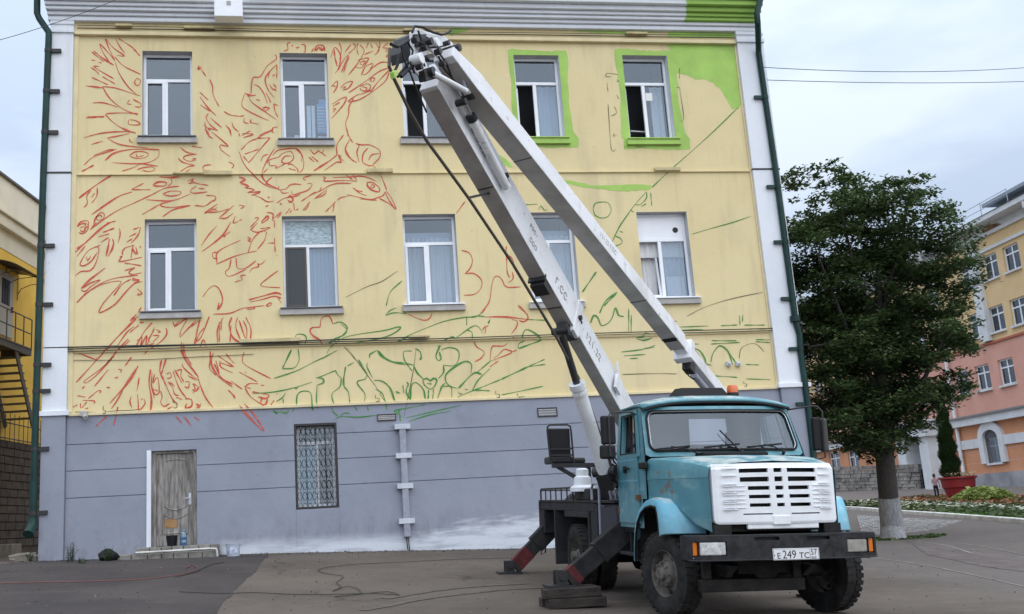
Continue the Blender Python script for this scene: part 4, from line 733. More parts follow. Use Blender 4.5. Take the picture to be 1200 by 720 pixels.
def patch(poly, dz, name, m, label=None, step=.22, jag=.022, kind='structure'):
    """Sheet over the ground inside a polygon of ground points, following its slope."""
    P = np.array(poly)[:, :2]; out = []
    n = len(P)
    for i in range(n):
        a, b = P[i], P[(i+1) % n]; k = max(1, int(np.linalg.norm(b-a)/step))
        for j in range(k):
            q = a+(b-a)*j/k; out.append(q+(rng.normal(0, jag, 2) if j else 0))
    bm = bmesh.new(); vs = [bm.verts.new((q[0], q[1], 0)) for q in out]; bm.faces.new(vs)
    lo, hi = P.min(0), P.max(0)
    for ax in (0, 1):
        for t in np.arange(lo[ax]+.01, hi[ax], .7):
            pt = [0, 0, 0]; no = [0, 0, 0]; pt[ax] = t; no[ax] = 1
            bmesh.ops.bisect_plane(bm, geom=bm.verts[:]+bm.edges[:]+bm.faces[:], plane_co=pt, plane_no=no)
    co_ = np.array([v.co[:2] for v in bm.verts]); z = gz(co_[:, 0], co_[:, 1])+dz
    for v, zz in zip(bm.verts, z): v.co.z = zz
    for f in bm.faces:
        f.normal_update()
        if f.normal.z < 0: f.normal_flip()
    me = bpy.data.meshes.new(name); bm.to_mesh(me); bm.free(); me.materials.append(m)
    o = bpy.data.objects.new(name, me); C.objects.link(o); reg(o, (0, 0, 0)); return prop(o, label, kind=kind)
G = onground
patch([G(0, 662), G(60, 657), G(180, 654), G(315, 650.5), G(296, 672), G(262, 706), G(255, 716), (-1.3, 6, 0), (-9, 6, 0), (-10, 20, 0)], .006, 'asphalt_patch', M['asphalt_dark'], 'darker older asphalt on the left of the yard')
M['asphalt_brown'] = mat('brown_cracked_asphalt', (0.085, 0.068, 0.066), 0.9, col2=(.13, .11, .105), scale=2.2, bump=.3)
patch([G(1062, 634), G(1090, 637), G(1150, 648), G(1215, 652), G(1215, 672), G(1150, 664), G(1085, 650)], .006, 'asphalt_patch', M['asphalt_brown'], 'brown cracked strip of asphalt by the tree')
M['seam'] = mat('pale_dusty_seam', (0.27, 0.25, 0.23), .9, var=.25, scale=5)
def ribbon(pts, w, dz, name, m, label=None):
    P = smooth_line(np.array(pts)[:, :2], .25); d = np.gradient(P, axis=0); d /= np.linalg.norm(d, axis=1)[:, None]+1e-9; nn = np.stack([-d[:, 1], d[:, 0]], 1)
    wv = w*.5*(.7+.5*rng.random(len(P))); A = P+nn*wv[:, None]; B = P-nn*wv[:, None]; mb = MB()
    for a, b in zip(A, B): mb.v += [(a[0], a[1], gz(a[0], a[1])+dz), (b[0], b[1], gz(b[0], b[1])+dz)]
    for i in range(len(P)-1): mb.f.append((2*i, 2*i+1, 2*i+3, 2*i+2)); mb.m.append(0)
    return prop(mb.build(name, m, recalc=False), label, kind='structure')
ribbon([G(1075, 635), G(1110, 640), G(1140, 649), G(1165, 652)], .045, .010, 'asphalt_seam', M['seam'])
ribbon([G(1095, 637), G(1130, 638), G(1200, 650)], .03, .010, 'asphalt_seam', M['seam'])
ribbon([G(1000, 652), G(1060, 659), G(1120, 670), G(1210, 690)], .03, .008, 'asphalt_seam', M['seam'])
M['tyre_mark'] = mat('dark_tyre_mark', (0.082, 0.069, 0.059), .9, col2=(.115, .097, .082), scale=5)
for L in ([(450, 702), (530, 690), (620, 684)], [(425, 716), (500, 702), (585, 692), (640, 689)]):
    ribbon([G(u, v) for u, v in L], .17, .008, 'tyre_track', M['tyre_mark'])
# block paving by the kerb
M['paver'] = mat('grey_paving_block', (0.15, 0.145, 0.145), .85, col2=(.33, .32, .315), scale=6.0, bump=.3)
pv0, pv1, pv2, pv3 = G(1004, 604.5), G(1128, 611), G(1092, 622), G(1010, 629)
mb = MB(); e1, e2 = pv1-pv0, pv3-pv0; nb = 0
for i in range(30):
    for j in range(26):
        a, b = (i+.5)/30, (j+.5+.5*(i % 2)*.0)/26
        p = pv0*(1-a)*(1-b)+pv1*a*(1-b)+pv2*a*b+pv3*(1-a)*b
        dx = ((pv1-pv0)*(1-b)+(pv2-pv3)*b)/30*.46; dy = ((pv3-pv0)*(1-a)+(pv2-pv1)*a)/26*.46
        zt = gz(p[0], p[1])+.012+random.uniform(0, .014)
        mb.obox((p[0], p[1], zt-.03), (dx[0], dx[1], dx[2]), (dy[0], dy[1], dy[2]), (0, 0, .03))
prop(mb.build('paving', M['paver'], recalc=False), 'strip of uneven grey paving blocks between the tree and the kerb', kind='stuff')
# kerb stones round the flower bed
K0 = [(24.4, 47.0), (22.95, 40.2), (22.35, 37.0), (21.3, 31.8), (19.95, 26.2), (19.0, 20.0), (18.5, 12)]
Ks = smooth_line(np.array(K0), 1.0); M['kerb'] = mat('whitewashed_kerb', (.60, .59, .56), .85, var=.22, scale=3, bump=.25)
mbk = None; ko = thing('kerb', 'row of pale kerbstones along the front of the flower bed', 'kerb', (Ks[0][0], Ks[0][1], gz(*Ks[0])))
prop(ko, kind='structure')
for a, b in zip(Ks, Ks[1:]):
    a3 = np.array([a[0], a[1], gz(*a)-.01]); b3 = np.array([b[0], b[1], gz(*b)-.01]); d = (b3-a3)/np.linalg.norm(b3-a3)
    k = MB(); k.beam(a3+d*.012, b3-d*.012, .22, .26); k.build('kerbstone', M['kerb'], ko, bevel=.02)
GT = G(1044, 632)
def gritpos(x0, x1, y0, y1):
    def fp():
        x = random.uniform(x0, x1); y = random.uniform(y0, y1); return x, y, gz(x, y)+.008
    return fp
scatter_later = [('grit', (.055, .05, .046), (.26, .24, .22), 2600, gritpos(-8, 14, 8, 23.8), .014, 'loose grit and small stones on the asphalt'), ('grit', (.05, .045, .04), (.20, .18, .16), 1500, gritpos(-6, 12.5, 23.2, 23.95), .022, 'loose grit and crumbs of plaster along the foot of the wall')]
# flower bed, pavement beyond it
def kerbx(y): return float(np.interp(y, [p[1] for p in K0[::-1]], [p[0] for p in K0[::-1]]))
M['soil'] = mat('dark_soil', (.045, .036, .028), .95, var=.3, scale=6, bump=.5)
prop(patch([(kerbx(47)+.1, 47), (kerbx(40)+.1, 40), (kerbx(36)+.1, 36), (kerbx(26.2)+.1, 26.2), (kerbx(14)+.1, 14), (24.5, 14), (26.0, 26.2), (28.4, 36), (29.6, 40), (31.5, 47)], .03, 'flower_bed', M['soil'], 'long soil bed planted with flowers'), kind='structure')
M['pave_far'] = mat('reddish_paving', (.17, .145, .13), .9, var=.15, scale=2)
patch([(31.6, 47), (29.7, 40), (28.5, 36), (26.1, 26.2), (24.6, 14), (31, 14), (33.3, 36), (36.5, 70), (26.5, 70), (24.6, 47.2)], .012, 'pavement', M['pave_far'], 'reddish pavement in front of the long building', jag=.0)
def leafmat(name, a, b, rough=.65):
    m = bpy.data.materials.new(name); m.use_nodes = True; g = NG(m); ge = g.n('ShaderNodeNewGeometry')
    c = g.mix(ge.outputs['Random Per Island'], a, b); g.color(c); m.node_tree.nodes['Principled BSDF'].inputs['Roughness'].default_value = rough
    m.node_tree.nodes['Principled BSDF'].inputs['Specular IOR Level'].default_value = .3
    tl = g.n('ShaderNodeBsdfTranslucent', {0: g.mix(0.0, c, c)}); out = m.node_tree.nodes['Material Output']; mxs = g.n('ShaderNodeMixShader', {0: .3}); m.node_tree.links.new(g.p.outputs[0], mxs.inputs[1]); m.node_tree.links.new(tl.outputs[0], mxs.inputs[2]); m.node_tree.links.new(mxs.outputs[0], out.inputs[0]); return m
def scatter(name, m, count, fpos, size, label, h=(.05, .25), flat=.5):
    v = []; f = []
    for i in range(count):
        x, y, z0 = fpos(); zz = z0+random.uniform(*h); s_ = size*random.uniform(.6, 1.4); a = random.uniform(0, 6.283)
        u = np.array([math.cos(a), math.sin(a), random.uniform(-flat, flat)]); w_ = np.array([-math.sin(a)*.7, math.cos(a)*.7, random.uniform(-1, 1)]); 
        p = np.array([x, y, zz]); b = len(v); v += [p-u*s_, p+w_*s_*.6, p+u*s_, p-w_*s_*.6]; f.append((b, b+1, b+2, b+3))
    mb = MB(); mb.add(v, f); return prop(mb.build(name, m, recalc=False), label, kind='stuff')
for a_ in scatter_later: scatter(a_[0], leafmat(a_[0]+'_stone', a_[1], a_[2], .9), a_[3], a_[4], a_[5], a_[6], (0, .006), .2)
def bed(y0, y1, d0, d1, wob=0.0):
    def fp():
        y = random.uniform(y0, y1); d = random.uniform(d0, d1); x = kerbx(y)+d
        if wob and random.random() < wob: d = d0
        return x, y, gz(x, y)+.04
    return fp
scatter('bed_grass', leafmat('grass_blade_green', (.045, .11, .022), (.10, .21, .05)), 9000, bed(16, 33, .25, 2.0), .13, 'green grass strip behind the kerb', (.0, .04))
scatter('bed_foliage', leafmat('bed_leaf_green', (.04, .07, .025), (.10, .13, .05)), 9000, bed(17, 46, .3, 6.0), .15, 'low leafy green planting in the flower bed', (.0, .11))
scatter('white_flowers', leafmat('white_petal', (.45, .47, .40), (.7, .7, .62)), 2600, bed(17, 46, 1.6, 2.8), .08, 'small white flowers in a band along the bed', (.04, .13))
scatter('white_flowers', leafmat('cream_petal', (.45, .42, .28), (.68, .66, .52)), 1500, bed(33, 46, .4, 4.6), .08, 'cream flowers scattered under the linden tree', (.04, .13))
scatter('orange_flowers', leafmat('orange_petal', (.26, .085, .04), (.40, .20, .09)), 1900, bed(17, 44, 3.0, 6.2), .11, 'rust orange flowers in the back of the bed', (.04, .17))
scatter('red_flowers', leafmat('red_leaf', (.13, .045, .035), (.24, .09, .06)), 1300, bed(20, 46, 3.0, 5.5), .11, 'dark red foliage among the orange flowers', (.03, .15))
def bushpos(cx, cy, r):
    def fp():
        a = random.uniform(0, 6.28); q = r*math.sqrt(random.random()); x = cx+q*math.cos(a); y = cy+q*math.sin(a); return x, y, gz(x, y)+.05+random.random()*.55*math.sqrt(max(0, 1-(q/r)**2))
    return fp
scatter('base_grass', leafmat('tree_foot_grass', (.04, .08, .02), (.09, .13, .04)), 900, lambda: (lambda a, r: (GT[0]+r*math.cos(a)*1.5, GT[1]-.1+r*math.sin(a)*.7, gz(GT[0]+r*math.cos(a)*1.5, GT[1]-.1+r*math.sin(a)*.7)))(random.uniform(0, 6.28), .25+random.random()*.75), .06, 'thin grass round the foot of the linden', (.0, .03))
bp = G(1153, 590)
sh = scatter('shrub', leafmat('lime_leaf', (.16, .22, .05), (.34, .38, .12)), 1500, bushpos(bp[0], bp[1], 1.1), .11, 'yellow-green bush in the bed right of the red planter', (0, .1)); sh['kind'] = 'thing'; sh['category'] = 'shrub'

# ================================================================ linden tree
TB = G(1047, 632); TT = 27.0
tr = thing('linden_tree', 'dark leafy linden tree with a whitewashed trunk', 'tree', tuple(TB))
M['bark'] = mat('dark_bark', (.045, .040, .036), .95, var=.3, scale=9, bump=.8, bscale=14, stretch=(4, 4, .8))
M['whitewash'] = mat('whitewashed_bark', (.27, .27, .285), .95, var=.25, scale=5, bump=.7, bscale=12, stretch=(4, 4, .8))
def tpt(u, v, dd=0.0): return at(u, v, TT*np.linalg.norm(1)+dd)
base = np.array(TB); mb = MB()
tpts = [base+(0, 0, -.15), base+(0, 0, .12), at(1045.5, 619, TT), at(1044, 605, TT), at(1041, 580, TT), at(1038, 548, TT), at(1034, 505, TT), at(1032, 440, TT), at(1030, 360, TT), at(1028, 290, TT)]
mb.tube(tpts, [.36, .29, .27, .255, .245, .24, .22, .17, .10, .03], 14)
limbs = [((1036, 530), (985, 470), (945, 400), .10), ((1035, 515), (1080, 450), (1115, 380), .10), ((1033, 470), (990, 380), (955, 290), .08), ((1032, 450), (1075, 360), (1105, 290), .08),
         ((1031, 400), (1000, 310), (985, 240), .06), ((1030, 380), (1055, 290), (1065, 235), .06), ((1036, 540), (1000, 520), (950, 495), .07), ((1036, 525), (1075, 495), (1105, 460), .07)]
tips = []
for (a, b, c_, r) in limbs:
    dd = random.uniform(-1.2, 1.8); pa, pb, pc = at(*a, TT), at(*b, TT+dd*.5), at(*c_, TT+dd); mb.tube([pa, (pa+pb)/2+(0, 0, .1), pb, (pb+pc)/2, pc], [r, r*.85, r*.65, r*.4, .015], 8); tips += [pb, (pb+pc)/2, pc]
    for q in range(3):
        st = pb+(pc-pb)*random.random(); en = st+np.array([random.uniform(-.6, .6), random.uniform(-.8, .8), random.uniform(.0, .6)]); mb.tube([st, (st+en)/2, en], [r*.35, r*.22, .01], 5); tips.append(en)
mb.build('trunk', M['bark'], tr, smooth=True)
mb = MB(); mb.tube([base+(0, 0, -.1), base+(0, 0, .12), at(1045.5, 619, TT), at(1044, 605, TT), at(1041.3, 583, TT)], [.37, .315, .295, .285, .275], 18); mb.build('whitewash_band', M['whitewash'], tr, smooth=True)
# crown: clumps of small leaves spread through an uneven volume, gaps between the clumps
CROWN = [(905, 240), (925, 212), (960, 203), (990, 210), (1010, 226), (1035, 230), (1060, 222), (1085, 236), (1103, 254), (1120, 280), (1132, 305), (1136, 330), (1122, 352), (1128, 392), (1136, 412), (1114, 440), (1118, 468), (1090, 490), (1072, 508), (1060, 516), (1035, 528), (1010, 524), (985, 512), (960, 508), (930, 505), (905, 492), (885, 470), (872, 400), (880, 280)]
def prj(p): q = np.array(p)-EP; c_ = q@FW; return PX+F*(q@RT)/c_, PY-F*(q@UP)/c_
def inside(p, poly):
    r = False; n = len(poly)
    for i in range(n):
        (x0, y0), (x1, y1) = poly[i], poly[i-1]
        if (y0 > p[1]) != (y1 > p[1]) and p[0] < (x1-x0)*(p[1]-y0)/(y1-y0)+x0: r = not r
    return r
cen = at(1020, 385, TT+.3); Rx, Ry, Rz = 2.95, 2.7, 4.35
clumps = []
tries = 0
while len(clumps) < 300 and tries < 9000:
    tries += 1
    d = rng.normal(size=3); d /= np.linalg.norm(d); r = random.random()**.42
    p = np.array([d[0]*Rx, d[1]*Ry, d[2]*Rz])*r
    zz = p[2]/Rz
    wl = 1.0-.26*max(0, zz-.15)**1.3-.10*max(0, -zz-.35)        # narrower towards the top
    p[0] *= wl; p[1] *= wl
    if zz > .55 and abs(p[0]+.35) < .28: p[2] -= .5           # notch between two crowns
    if zz < -.72 and p[0] > .9: continue
    if not inside(prj(cen+p), CROWN) or (cen+p)[0] < 13.45 or (cen+p)[1] < 23.6: continue
    clumps.append((cen+p, random.uniform(.30, .58)))
for e in ((925, 215), (938, 205), (955, 200), (975, 198), (985, 205), (1000, 215), (1030, 222), (1065, 220), (1085, 232), (1100, 240), (1115, 262), (1126, 290), (1138, 312), (1140, 330), (1132, 400), (1138, 412), (1118, 440), (1102, 466), (1082, 500), (912, 235), (910, 330), (912, 420), (915, 480), (925, 500), (945, 512), (975, 510), (1000, 520), (1020, 532), (1050, 526), (1066, 514), (930, 240), (945, 250), (925, 270), (940, 282), (960, 232), (918, 292), (922, 312), (950, 305), (932, 330), (965, 260), (985, 240), (1005, 245)):
    p = at(e[0], e[1], TT+random.uniform(-.6, 1.6))
    if p[0] > 13.45: clumps.append((p, random.uniform(.28, .42)))
for p in tips:
    if p[0] > 13.4: clumps.append((p, .34))
V = []; Fc = []
for p, r in clumps:
    k = int(370*(r/.5)**1.8); nb = 6
    sub = [p+rng.normal(size=3)*r*np.array([.50, .55, .30]) for _ in range(nb)]
    for i in range(k):
        q = sub[i % nb]+np.clip(rng.normal(size=3), -1.9, 1.9)*r*np.array([.34, .36, .17])
        s_ = random.uniform(.038, .074); a = random.uniform(0, 6.283)
        u = np.array([math.cos(a), math.sin(a), random.uniform(-.75, .15)]); w_ = np.array([-math.sin(a), math.cos(a), random.uniform(-.6, .6)])*.62
        b = len(V); V += [q-u*s_, q+w_*s_-u*.1*s_, q+u*s_*1.2, q-w_*s_-u*.1*s_]; Fc.append((b, b+1, b+2, b+3))
mb = MB(); mb.add(V, Fc); mb.build('crown', leafmat('linden_leaf', (.034, .062, .026), (.110, .165, .058), .55), tr, recalc=False)

# ================================================================ long building on the right
BD = np.array([math.sin(.1037), math.cos(.1037), 0]); BN = np.array([BD[1], -BD[0], 0]); BP = np.array([34.3, 43.3, 0])
def rbf(s, z, d): p = BP+BD*s+BN*d; return (p[0], p[1], z)
def rb(u, v): p = on_plane(u, v, BP, BN); return float((p-BP)@BD), float(p[2])
lb = thing('long_building', 'long three-storey building painted orange, pink and yellow with white trim', 'building', tuple(BP+(0, 0, 1.4)))
def rrect(L):
    q = [rb(u, v) for u, v in L]; ss = sorted(a for a, _ in q); zs_ = sorted(b for _, b in q)
    return ((ss[0]+ss[1])/2, (ss[2]+ss[3])/2, (zs_[0]+zs_[1])/2, (zs_[2]+zs_[3])/2)
yw = [[(1155.5, 299.5), (1167, 295), (1171, 324), (1159, 328)], [(1179.5, 288), (1192, 283), (1197, 314), (1184, 319)], [(1131, 311), (1140, 307), (1143, 334), (1134, 338)],
      [(1139, 369), (1149.5, 365), (1154, 395), (1143, 399)], [(1164, 360), (1175, 356), (1179, 388), (1168, 392)], [(1190, 349), (1201, 345), (1205, 378), (1194, 382)], [(1115, 377), (1124, 374), (1127, 397), (1118, 400)],
      [(1147.5, 428), (1158, 425), (1162.5, 455), (1152, 458)], [(1174, 421), (1186, 418), (1191, 449), (1178, 452)], [(1124, 436), (1133, 433.5), (1137, 460), (1128, 463)]]
holes = [rrect(L) for L in yw]
zrows = [float(np.mean([h[2] for h in holes[a:b]])) for a, b in ((0, 3), (3, 7), (7, 10))]; hh = [float(np.mean([h[3]-h[2] for h in holes[a:b]])) for a, b in ((0, 3), (3, 7), (7, 10))]
holes = [(h[0], h[0]+1.25, zrows[0 if i < 3 else 1 if i < 7 else 2], zrows[0 if i < 3 else 1 if i < 7 else 2]+hh[0 if i < 3 else 1 if i < 7 else 2]) for i, h in enumerate(holes)]
sp = 3.6; more = []
for row, hz in ((0, hh[0]), (1, hh[1]), (2, hh[2])):
    s0 = max(h[0] for h in holes if abs(h[2]-zrows[row]) < .01); k = 1
    while s0+k*sp < 30: more.append((s0+k*sp, s0+k*sp+1.25, zrows[row], zrows[row]+hz)); k += 1
holes += more
zp0 = rb(1160, 488.5)[1]; zp1 = rb(1160, 402.5)[1]; zt = rb(1165, 259)[1]; zc0 = rb(1165, 272)[1]
arch = []
for L in ([(1155, 515), (1172, 511), (1176.5, 541), (1159, 544)], [(972, 530), (984, 528), (985, 555), (973, 556)], [(994, 528), (1006, 526), (1007, 553), (995, 554)]):
    arch.append(rrect(L))
a0 = arch[0]; arch.insert(1, (a0[0]-5.0, a0[0]-5.0+(a0[1]-a0[0]), a0[2], a0[3]))
arch[2] = (arch[2][0], arch[2][1], arch[2][2], arch[2][3]); 
S0, S1 = -14.0, 38.0
M['b_orange'] = mat('orange_render', (.60, .27, .145), .9, col2=(.66, .32, .18), scale=.8, bump=.15)
M['b_pink'] = mat('pink_render', (.66, .33, .26), .9, col2=(.72, .39, .31), scale=.8, bump=.15)
M['b_yellow'] = mat('apricot_render', (.72, .51, .26), .9, col2=(.78, .57, .32), scale=.8, bump=.15)
M['b_white'] = mat('white_trim_paint', (.68, .70, .73), .85, var=.08, scale=1.5)
M['b_roof'] = mat('blue_grey_roof_sheet', (.26, .29, .33), .55, var=.15, scale=1)
hz = lambda a, b: [h for h in holes if a <= h[2] < b]
for z0, z1, mt in ((zp0, zp1, 'b_pink'), (zp1, zc0, 'b_yellow')):
    mb = MB(); mb.panel((S0, S1), (z0, z1), hz(z0, z1), rbf, depth=.22); mb.build('upper_wall', M[mt], lb, recalc=False)
mb = MB(); mb.panel((S0, S1), (0.2, zp0), [(a[0], a[1], a[2], a[3]) for a in arch], rbf, depth=.35); mb.build('lower_wall', M['b_orange'], lb, recalc=False)
mb = MB(); mb.panel((S0, S1), (zc0, zt), [], rbf); mb.build('upper_wall', M['b_white'], lb, recalc=False)
def band(s0, s1, z0, z1, pr, name, m, par=lb):
    mb = MB(); A = [rbf(s, z, d) for s, z, d in ((s0, z0, -pr), (s1, z0, -pr), (s1, z0, .05), (s0, z0, .05), (s0, z1, -pr), (s1, z1, -pr), (s1, z1, .05), (s0, z1, .05))]
    mb.add(A, [(0, 3, 2, 1), (4, 5, 6, 7), (0, 1, 5, 4), (1, 2, 6, 5), (2, 3, 7, 6), (3, 0, 4, 7)]); return mb.build(name, M[m] if isinstance(m, str) else m, par)
band(S0, S1, zt-.05, zt+.20, .75, 'eaves', 'b_white'); band(S0, S1, zc0-.05, zc0+.12, .14, 'cornice_band', 'b_white'); band(S0, S1, zc0-.75, zc0-.60, .10, 'cornice_band', 'b_white')
band(S0, S1, zp1-.06, zp1+.05, .08, 'floor_band', mat('red_band', (.42, .13, .08), .8)); band(S0, S1, zp0-.28, zp0+.10, .32, 'floor_cornice', 'b_white'); band(S0, S1, zp0+.10, zp0+.2, .42, 'floor_cornice', mat('grey_flashing', (.2, .2, .21), .5))
mb = MB(); A = [rbf(s, z, d) for s, z, d in ((S0, zt+.2, -.8), (S1, zt+.2, -.8), (S1, zt+3.2, 7), (S0, zt+3.2, 7), (S0, zt+.2, 14), (S1, zt+.2, 14))]; mb.add(A, [(0, 1, 2, 3), (3, 2, 5, 4)]); mb.build('roof', M['b_roof'], lb, recalc=False)
mb = MB(); A = [rbf(s, z, d) for s, z, d in ((S0, 0, .01), (S0, 0, 14), (S0, zt+.2, 14), (S0, zt+3.2, 7), (S0, zt+.2, .01), (S1, 0, .01), (S1, 0, 14), (S1, zt+.2, 14), (S1, zt+3.2, 7), (S1, zt+.2, .01))]; mb.add(A, [(0, 1, 2, 3, 4), (9, 8, 7, 6, 5), (1, 6, 7, 2)]); mb.build('end_wall', M['b_yellow'], lb, recalc=False)
def far_window(h, par=lb, mul=True, grey=False):
    s0, s1, z0, z1 = h; mb = MB(); t = .07; y0, y1 = .10, .18
    def b_(a, b, c, d, e0=y0, e1=y1, k=None):
        k = mb if k is None else k
        k.add([rbf(s, z, d_) for s, z, d_ in ((a, c, e0), (b, c, e0), (b, c, e1), (a, c, e1), (a, d, e0), (b, d, e0), (b, d, e1), (a, d, e1))], [(0, 3, 2, 1), (4, 5, 6, 7), (0, 1, 5, 4), (1, 2, 6, 5), (2, 3, 7, 6), (3, 0, 4, 7)])
    b_(s0, s1, z0, z0+t); b_(s0, s1, z1-t, z1); b_(s0, s0+t, z0+t, z1-t); b_(s1-t, s1, z0+t, z1-t); zm = z0+.68*(z1-z0)
    b_((s0+s1)/2-.04, (s0+s1)/2+.04, z0+t, z1-t, y0+.003, y1-.003); b_(s0+t, s1-t, zm-.035, zm+.035, y0+.006, y1-.006)
    w = mb.build('window', M['pvc'], par)
    k = MB(); b_(s0+t, s1-t, z0+t, z1-t, .135, .145, k); k.build('pane', M['glass_far'], w)
    k = MB(); b_(s0-.05, s1+.05, z0-.09, z0, -.12, .1, k); k.build('sill', M['b_white'], w)
    k = MB(); b_(s0, s1, z0, z1, .5, .52, k); k.build('room_lining', M['room'], w)
    if random.random() < .8:
        k = MB(); c0 = s0+.06+random.random()*.3; b_(c0, c0+random.uniform(.25, .5), z0, z1, .28, .30, k); k.build('curtain', M['curtain'], w)
for h in holes: far_window(h)
for a in arch:
    far_window(a); s0, s1, z0, z1 = a; mid = (s0+s1)/2; w_ = (s1-s0)/2
    if a is arch[2] or a is arch[3]: continue
    mb = MB(); n = 14                         # white arch surround
    pts = [(s0-.0, z0)]+[(mid-w_*math.cos(math.pi*i/n), z1+w_*.62*math.sin(math.pi*i/n)) for i in range(n+1)]+[(s1, z0)]
    out = [(s0-.42, z0-.0)]+[(mid-(w_+.42)*math.cos(math.pi*i/n), z1+(w_*.62+.42)*math.sin(math.pi*i/n)) for i in range(n+1)]+[(s1+.42, z0)]
    Pq = [rbf(s, z, -.16) for s, z in pts]+[rbf(s, z, -.16) for s, z in out]+[rbf(s, z, .2) for s, z in pts]+[rbf(s, z, .02) for s, z in out]; q = len(pts)
    fs = []
    for i in range(q-1): fs += [(i, i+1, q+i+1, q+i), (q+i, q+i+1, 3*q+i+1, 3*q+i), (i+1, i, 2*q+i, 2*q+i+1)]
    mb.add(Pq, fs); mb.build('arch_surround', M['b_white'], lb)
    mb = MB(); mb.add([rbf(s, z, .02) for s, z in pts], [tuple(range(q))]); mb.build('arch_light', M['glass_far'], lb, recalc=False)
    mb = MB(); mb.add([rbf(s, z, -.02-.2*0) for s, z in pts[1:-1]], [tuple(range(q-2))]); mb.build('arch_panel', M['room'], lb, recalc=False)
zb0, zb1 = rb(1130, 524)[1], rb(1130, 518)[1]
sport = rb(1100, 540)[0]
prev = S0
for a in (arch[1], arch[0]):
    band(prev, a[0]-.42, zb0-.15, zb1+.05, .10, 'trim_band', 'b_white'); prev = a[1]+.42
band(prev, sport-1.2, zb0-.15, zb1+.05, .10, 'trim_band', 'b_white')
zst = rb(1165, 554.5)[1]
M['b_stone'] = mat('grey_granite_base', (.22, .225, .25), .7, col2=(.40, .40, .42), scale=1.0, bump=.3)
band(S0, sport-1.8, .2, zst, .16, 'stone_base', 'b_stone')
# pilaster strip, white portal, rubble wall
sA, sB = rb(1151, 350)[0]-.35, rb(1151, 350)[0]+.35; band(sA, sB, zp1+.1, zc0-.1, .22, 'pilaster', 'b_white')
sp0, sp1 = rb(1114, 540)[0], rb(1083, 540)[0]
po = thing('entrance_portal', 'white projecting entrance porch with a glazed door', 'porch', rbf(sp0, 1.5, 0)); zpt = rb(1100, 512)[1]
M['p_white'] = M['b_white']
band(sp0-.35, sp0+.6, .8, zpt, 1.3, 'pier', 'b_white', po); band(sp1-.6, sp1+.35, .8, zpt, 1.3, 'pier', 'b_white', po); band(sp0-.6, sp1+.6, zpt, zpt+.9, 1.5, 'lintel', 'b_white', po)
h = (sp0+.62, sp1-.62, 1.7, zpt-.05); band(h[0], h[1], 1.6, zpt-.05, .42, 'door_leaf', mat('blue_grey_door', (.30, .38, .48), .5), po)
band(h[0]+.4, h[1]-.4, 2.6, zpt-.5, .45, 'door_glass', 'pvc', po)
band(h[0]+.55, h[1]-.55, 2.75, zpt-.65, .47, 'door_glass', mat('door_dark_glass', (.05, .06, .08), .1), po)
sf_ = sp0-.355; zd0, zd1 = rb(1105, 564)[1]-.1, rb(1105, 517)[1]-.1
def pface(d0, d1, z0, z1, off, name, m, par): mb = MB(); mb.add([rbf(sf_-o_, z, d) for o_ in (0, off) for z, d in ((z0, d0), (z0, d1), (z1, d1), (z1, d0))], [(0, 1, 2, 3), (7, 6, 5, 4), (0, 4, 5, 1), (1, 5, 6, 2), (2, 6, 7, 3), (3, 7, 4, 0)]); return mb.build(name, M[m], par)
sdr = pface(-.82, -.10, zd0, zd1, .05, 'side_door', 'pvc', po)
pface(-.76, -.50, zd0+1.0, zd1-.65, .07, 'door_glass', 'dark', sdr); pface(-.42, -.16, zd0+1.0, zd1-.65, .07, 'door_glass', 'dark', sdr); pface(-.76, -.50, zd0+.15, zd0+.9, .07, 'door_glass', 'dark', sdr); pface(-.42, -.16, zd0+.15, zd0+.9, .07, 'door_glass', 'dark', sdr); pface(-.78, -.14, zd1-.55, zd1-.08, .07, 'door_glass', 'dark', sdr)
M['rubble'] = mat('rubble_stone', (.16, .15, .145), .9, col2=(.34, .325, .30), scale=2.2, bump=.8, bscale=5)
W0, W1 = at(1081, 569, 56), at(952, 571, 62); W0[2] -= .25; W1[2] -= .25
rw = thing('rubble_wall', 'low rough stone wall in front of the orange arcade left of the porch', 'wall', tuple((W0+W1)/2)); wd = (W1-W0); wl_ = np.linalg.norm(wd[:2]); wd = wd/wl_; wn_ = np.array([wd[1], -wd[0], 0]); wn_ = wn_ if wn_@(EP-W0) > 0 else -wn_
mb = MB(); mb.obox((W0+W1)/2+(0, 0, .5)-wn_*.3, wd*wl_*.5, wn_*.2, (0, 0, .62)); mb.build('core', M['soil'], rw)
mb = MB(); z = 0
while z < 1.25:
    s = 0; hgt = random.uniform(.16, .26)
    while s < wl_:
        L = random.uniform(.22, .55); mb.obox(W0+wd*(s+L/2)+np.array([0, 0, z+hgt/2])+wn_*random.uniform(-.05, .05), wd*L*.46, wn_*.14, np.array([random.uniform(-.01, .01), 0, hgt*.45])); s += L
    z += hgt
prop(mb.build('stones', M['rubble'], rw), kind='stuff')
for s_dp in (sA-5.2, sport-2.6):
    mb = MB(); mb.tube([rbf(s_dp, zt-.1, -.7), rbf(s_dp, zt-.35, -.7), rbf(s_dp, zt-.8, -.16), rbf(s_dp, 1.9, -.16), rbf(s_dp, 1.6, -.35)], .09, 8); mb.build('downpipe', M['b_white'], lb, smooth=True)
mb = MB(); pk = [rb(u, v) for u, v in ((1150, 270), (1157, 264), (1168, 262), (1177, 263), (1174, 268), (1163, 273), (1154, 277))]; mb.add([rbf(s, z, -.012) for s, z in pk], [tuple(range(len(pk)))]); mb.build('peeled_patch', mat('bare_brown_masonry', (.28, .17, .10), .9, var=.35, scale=3), lb, recalc=False)
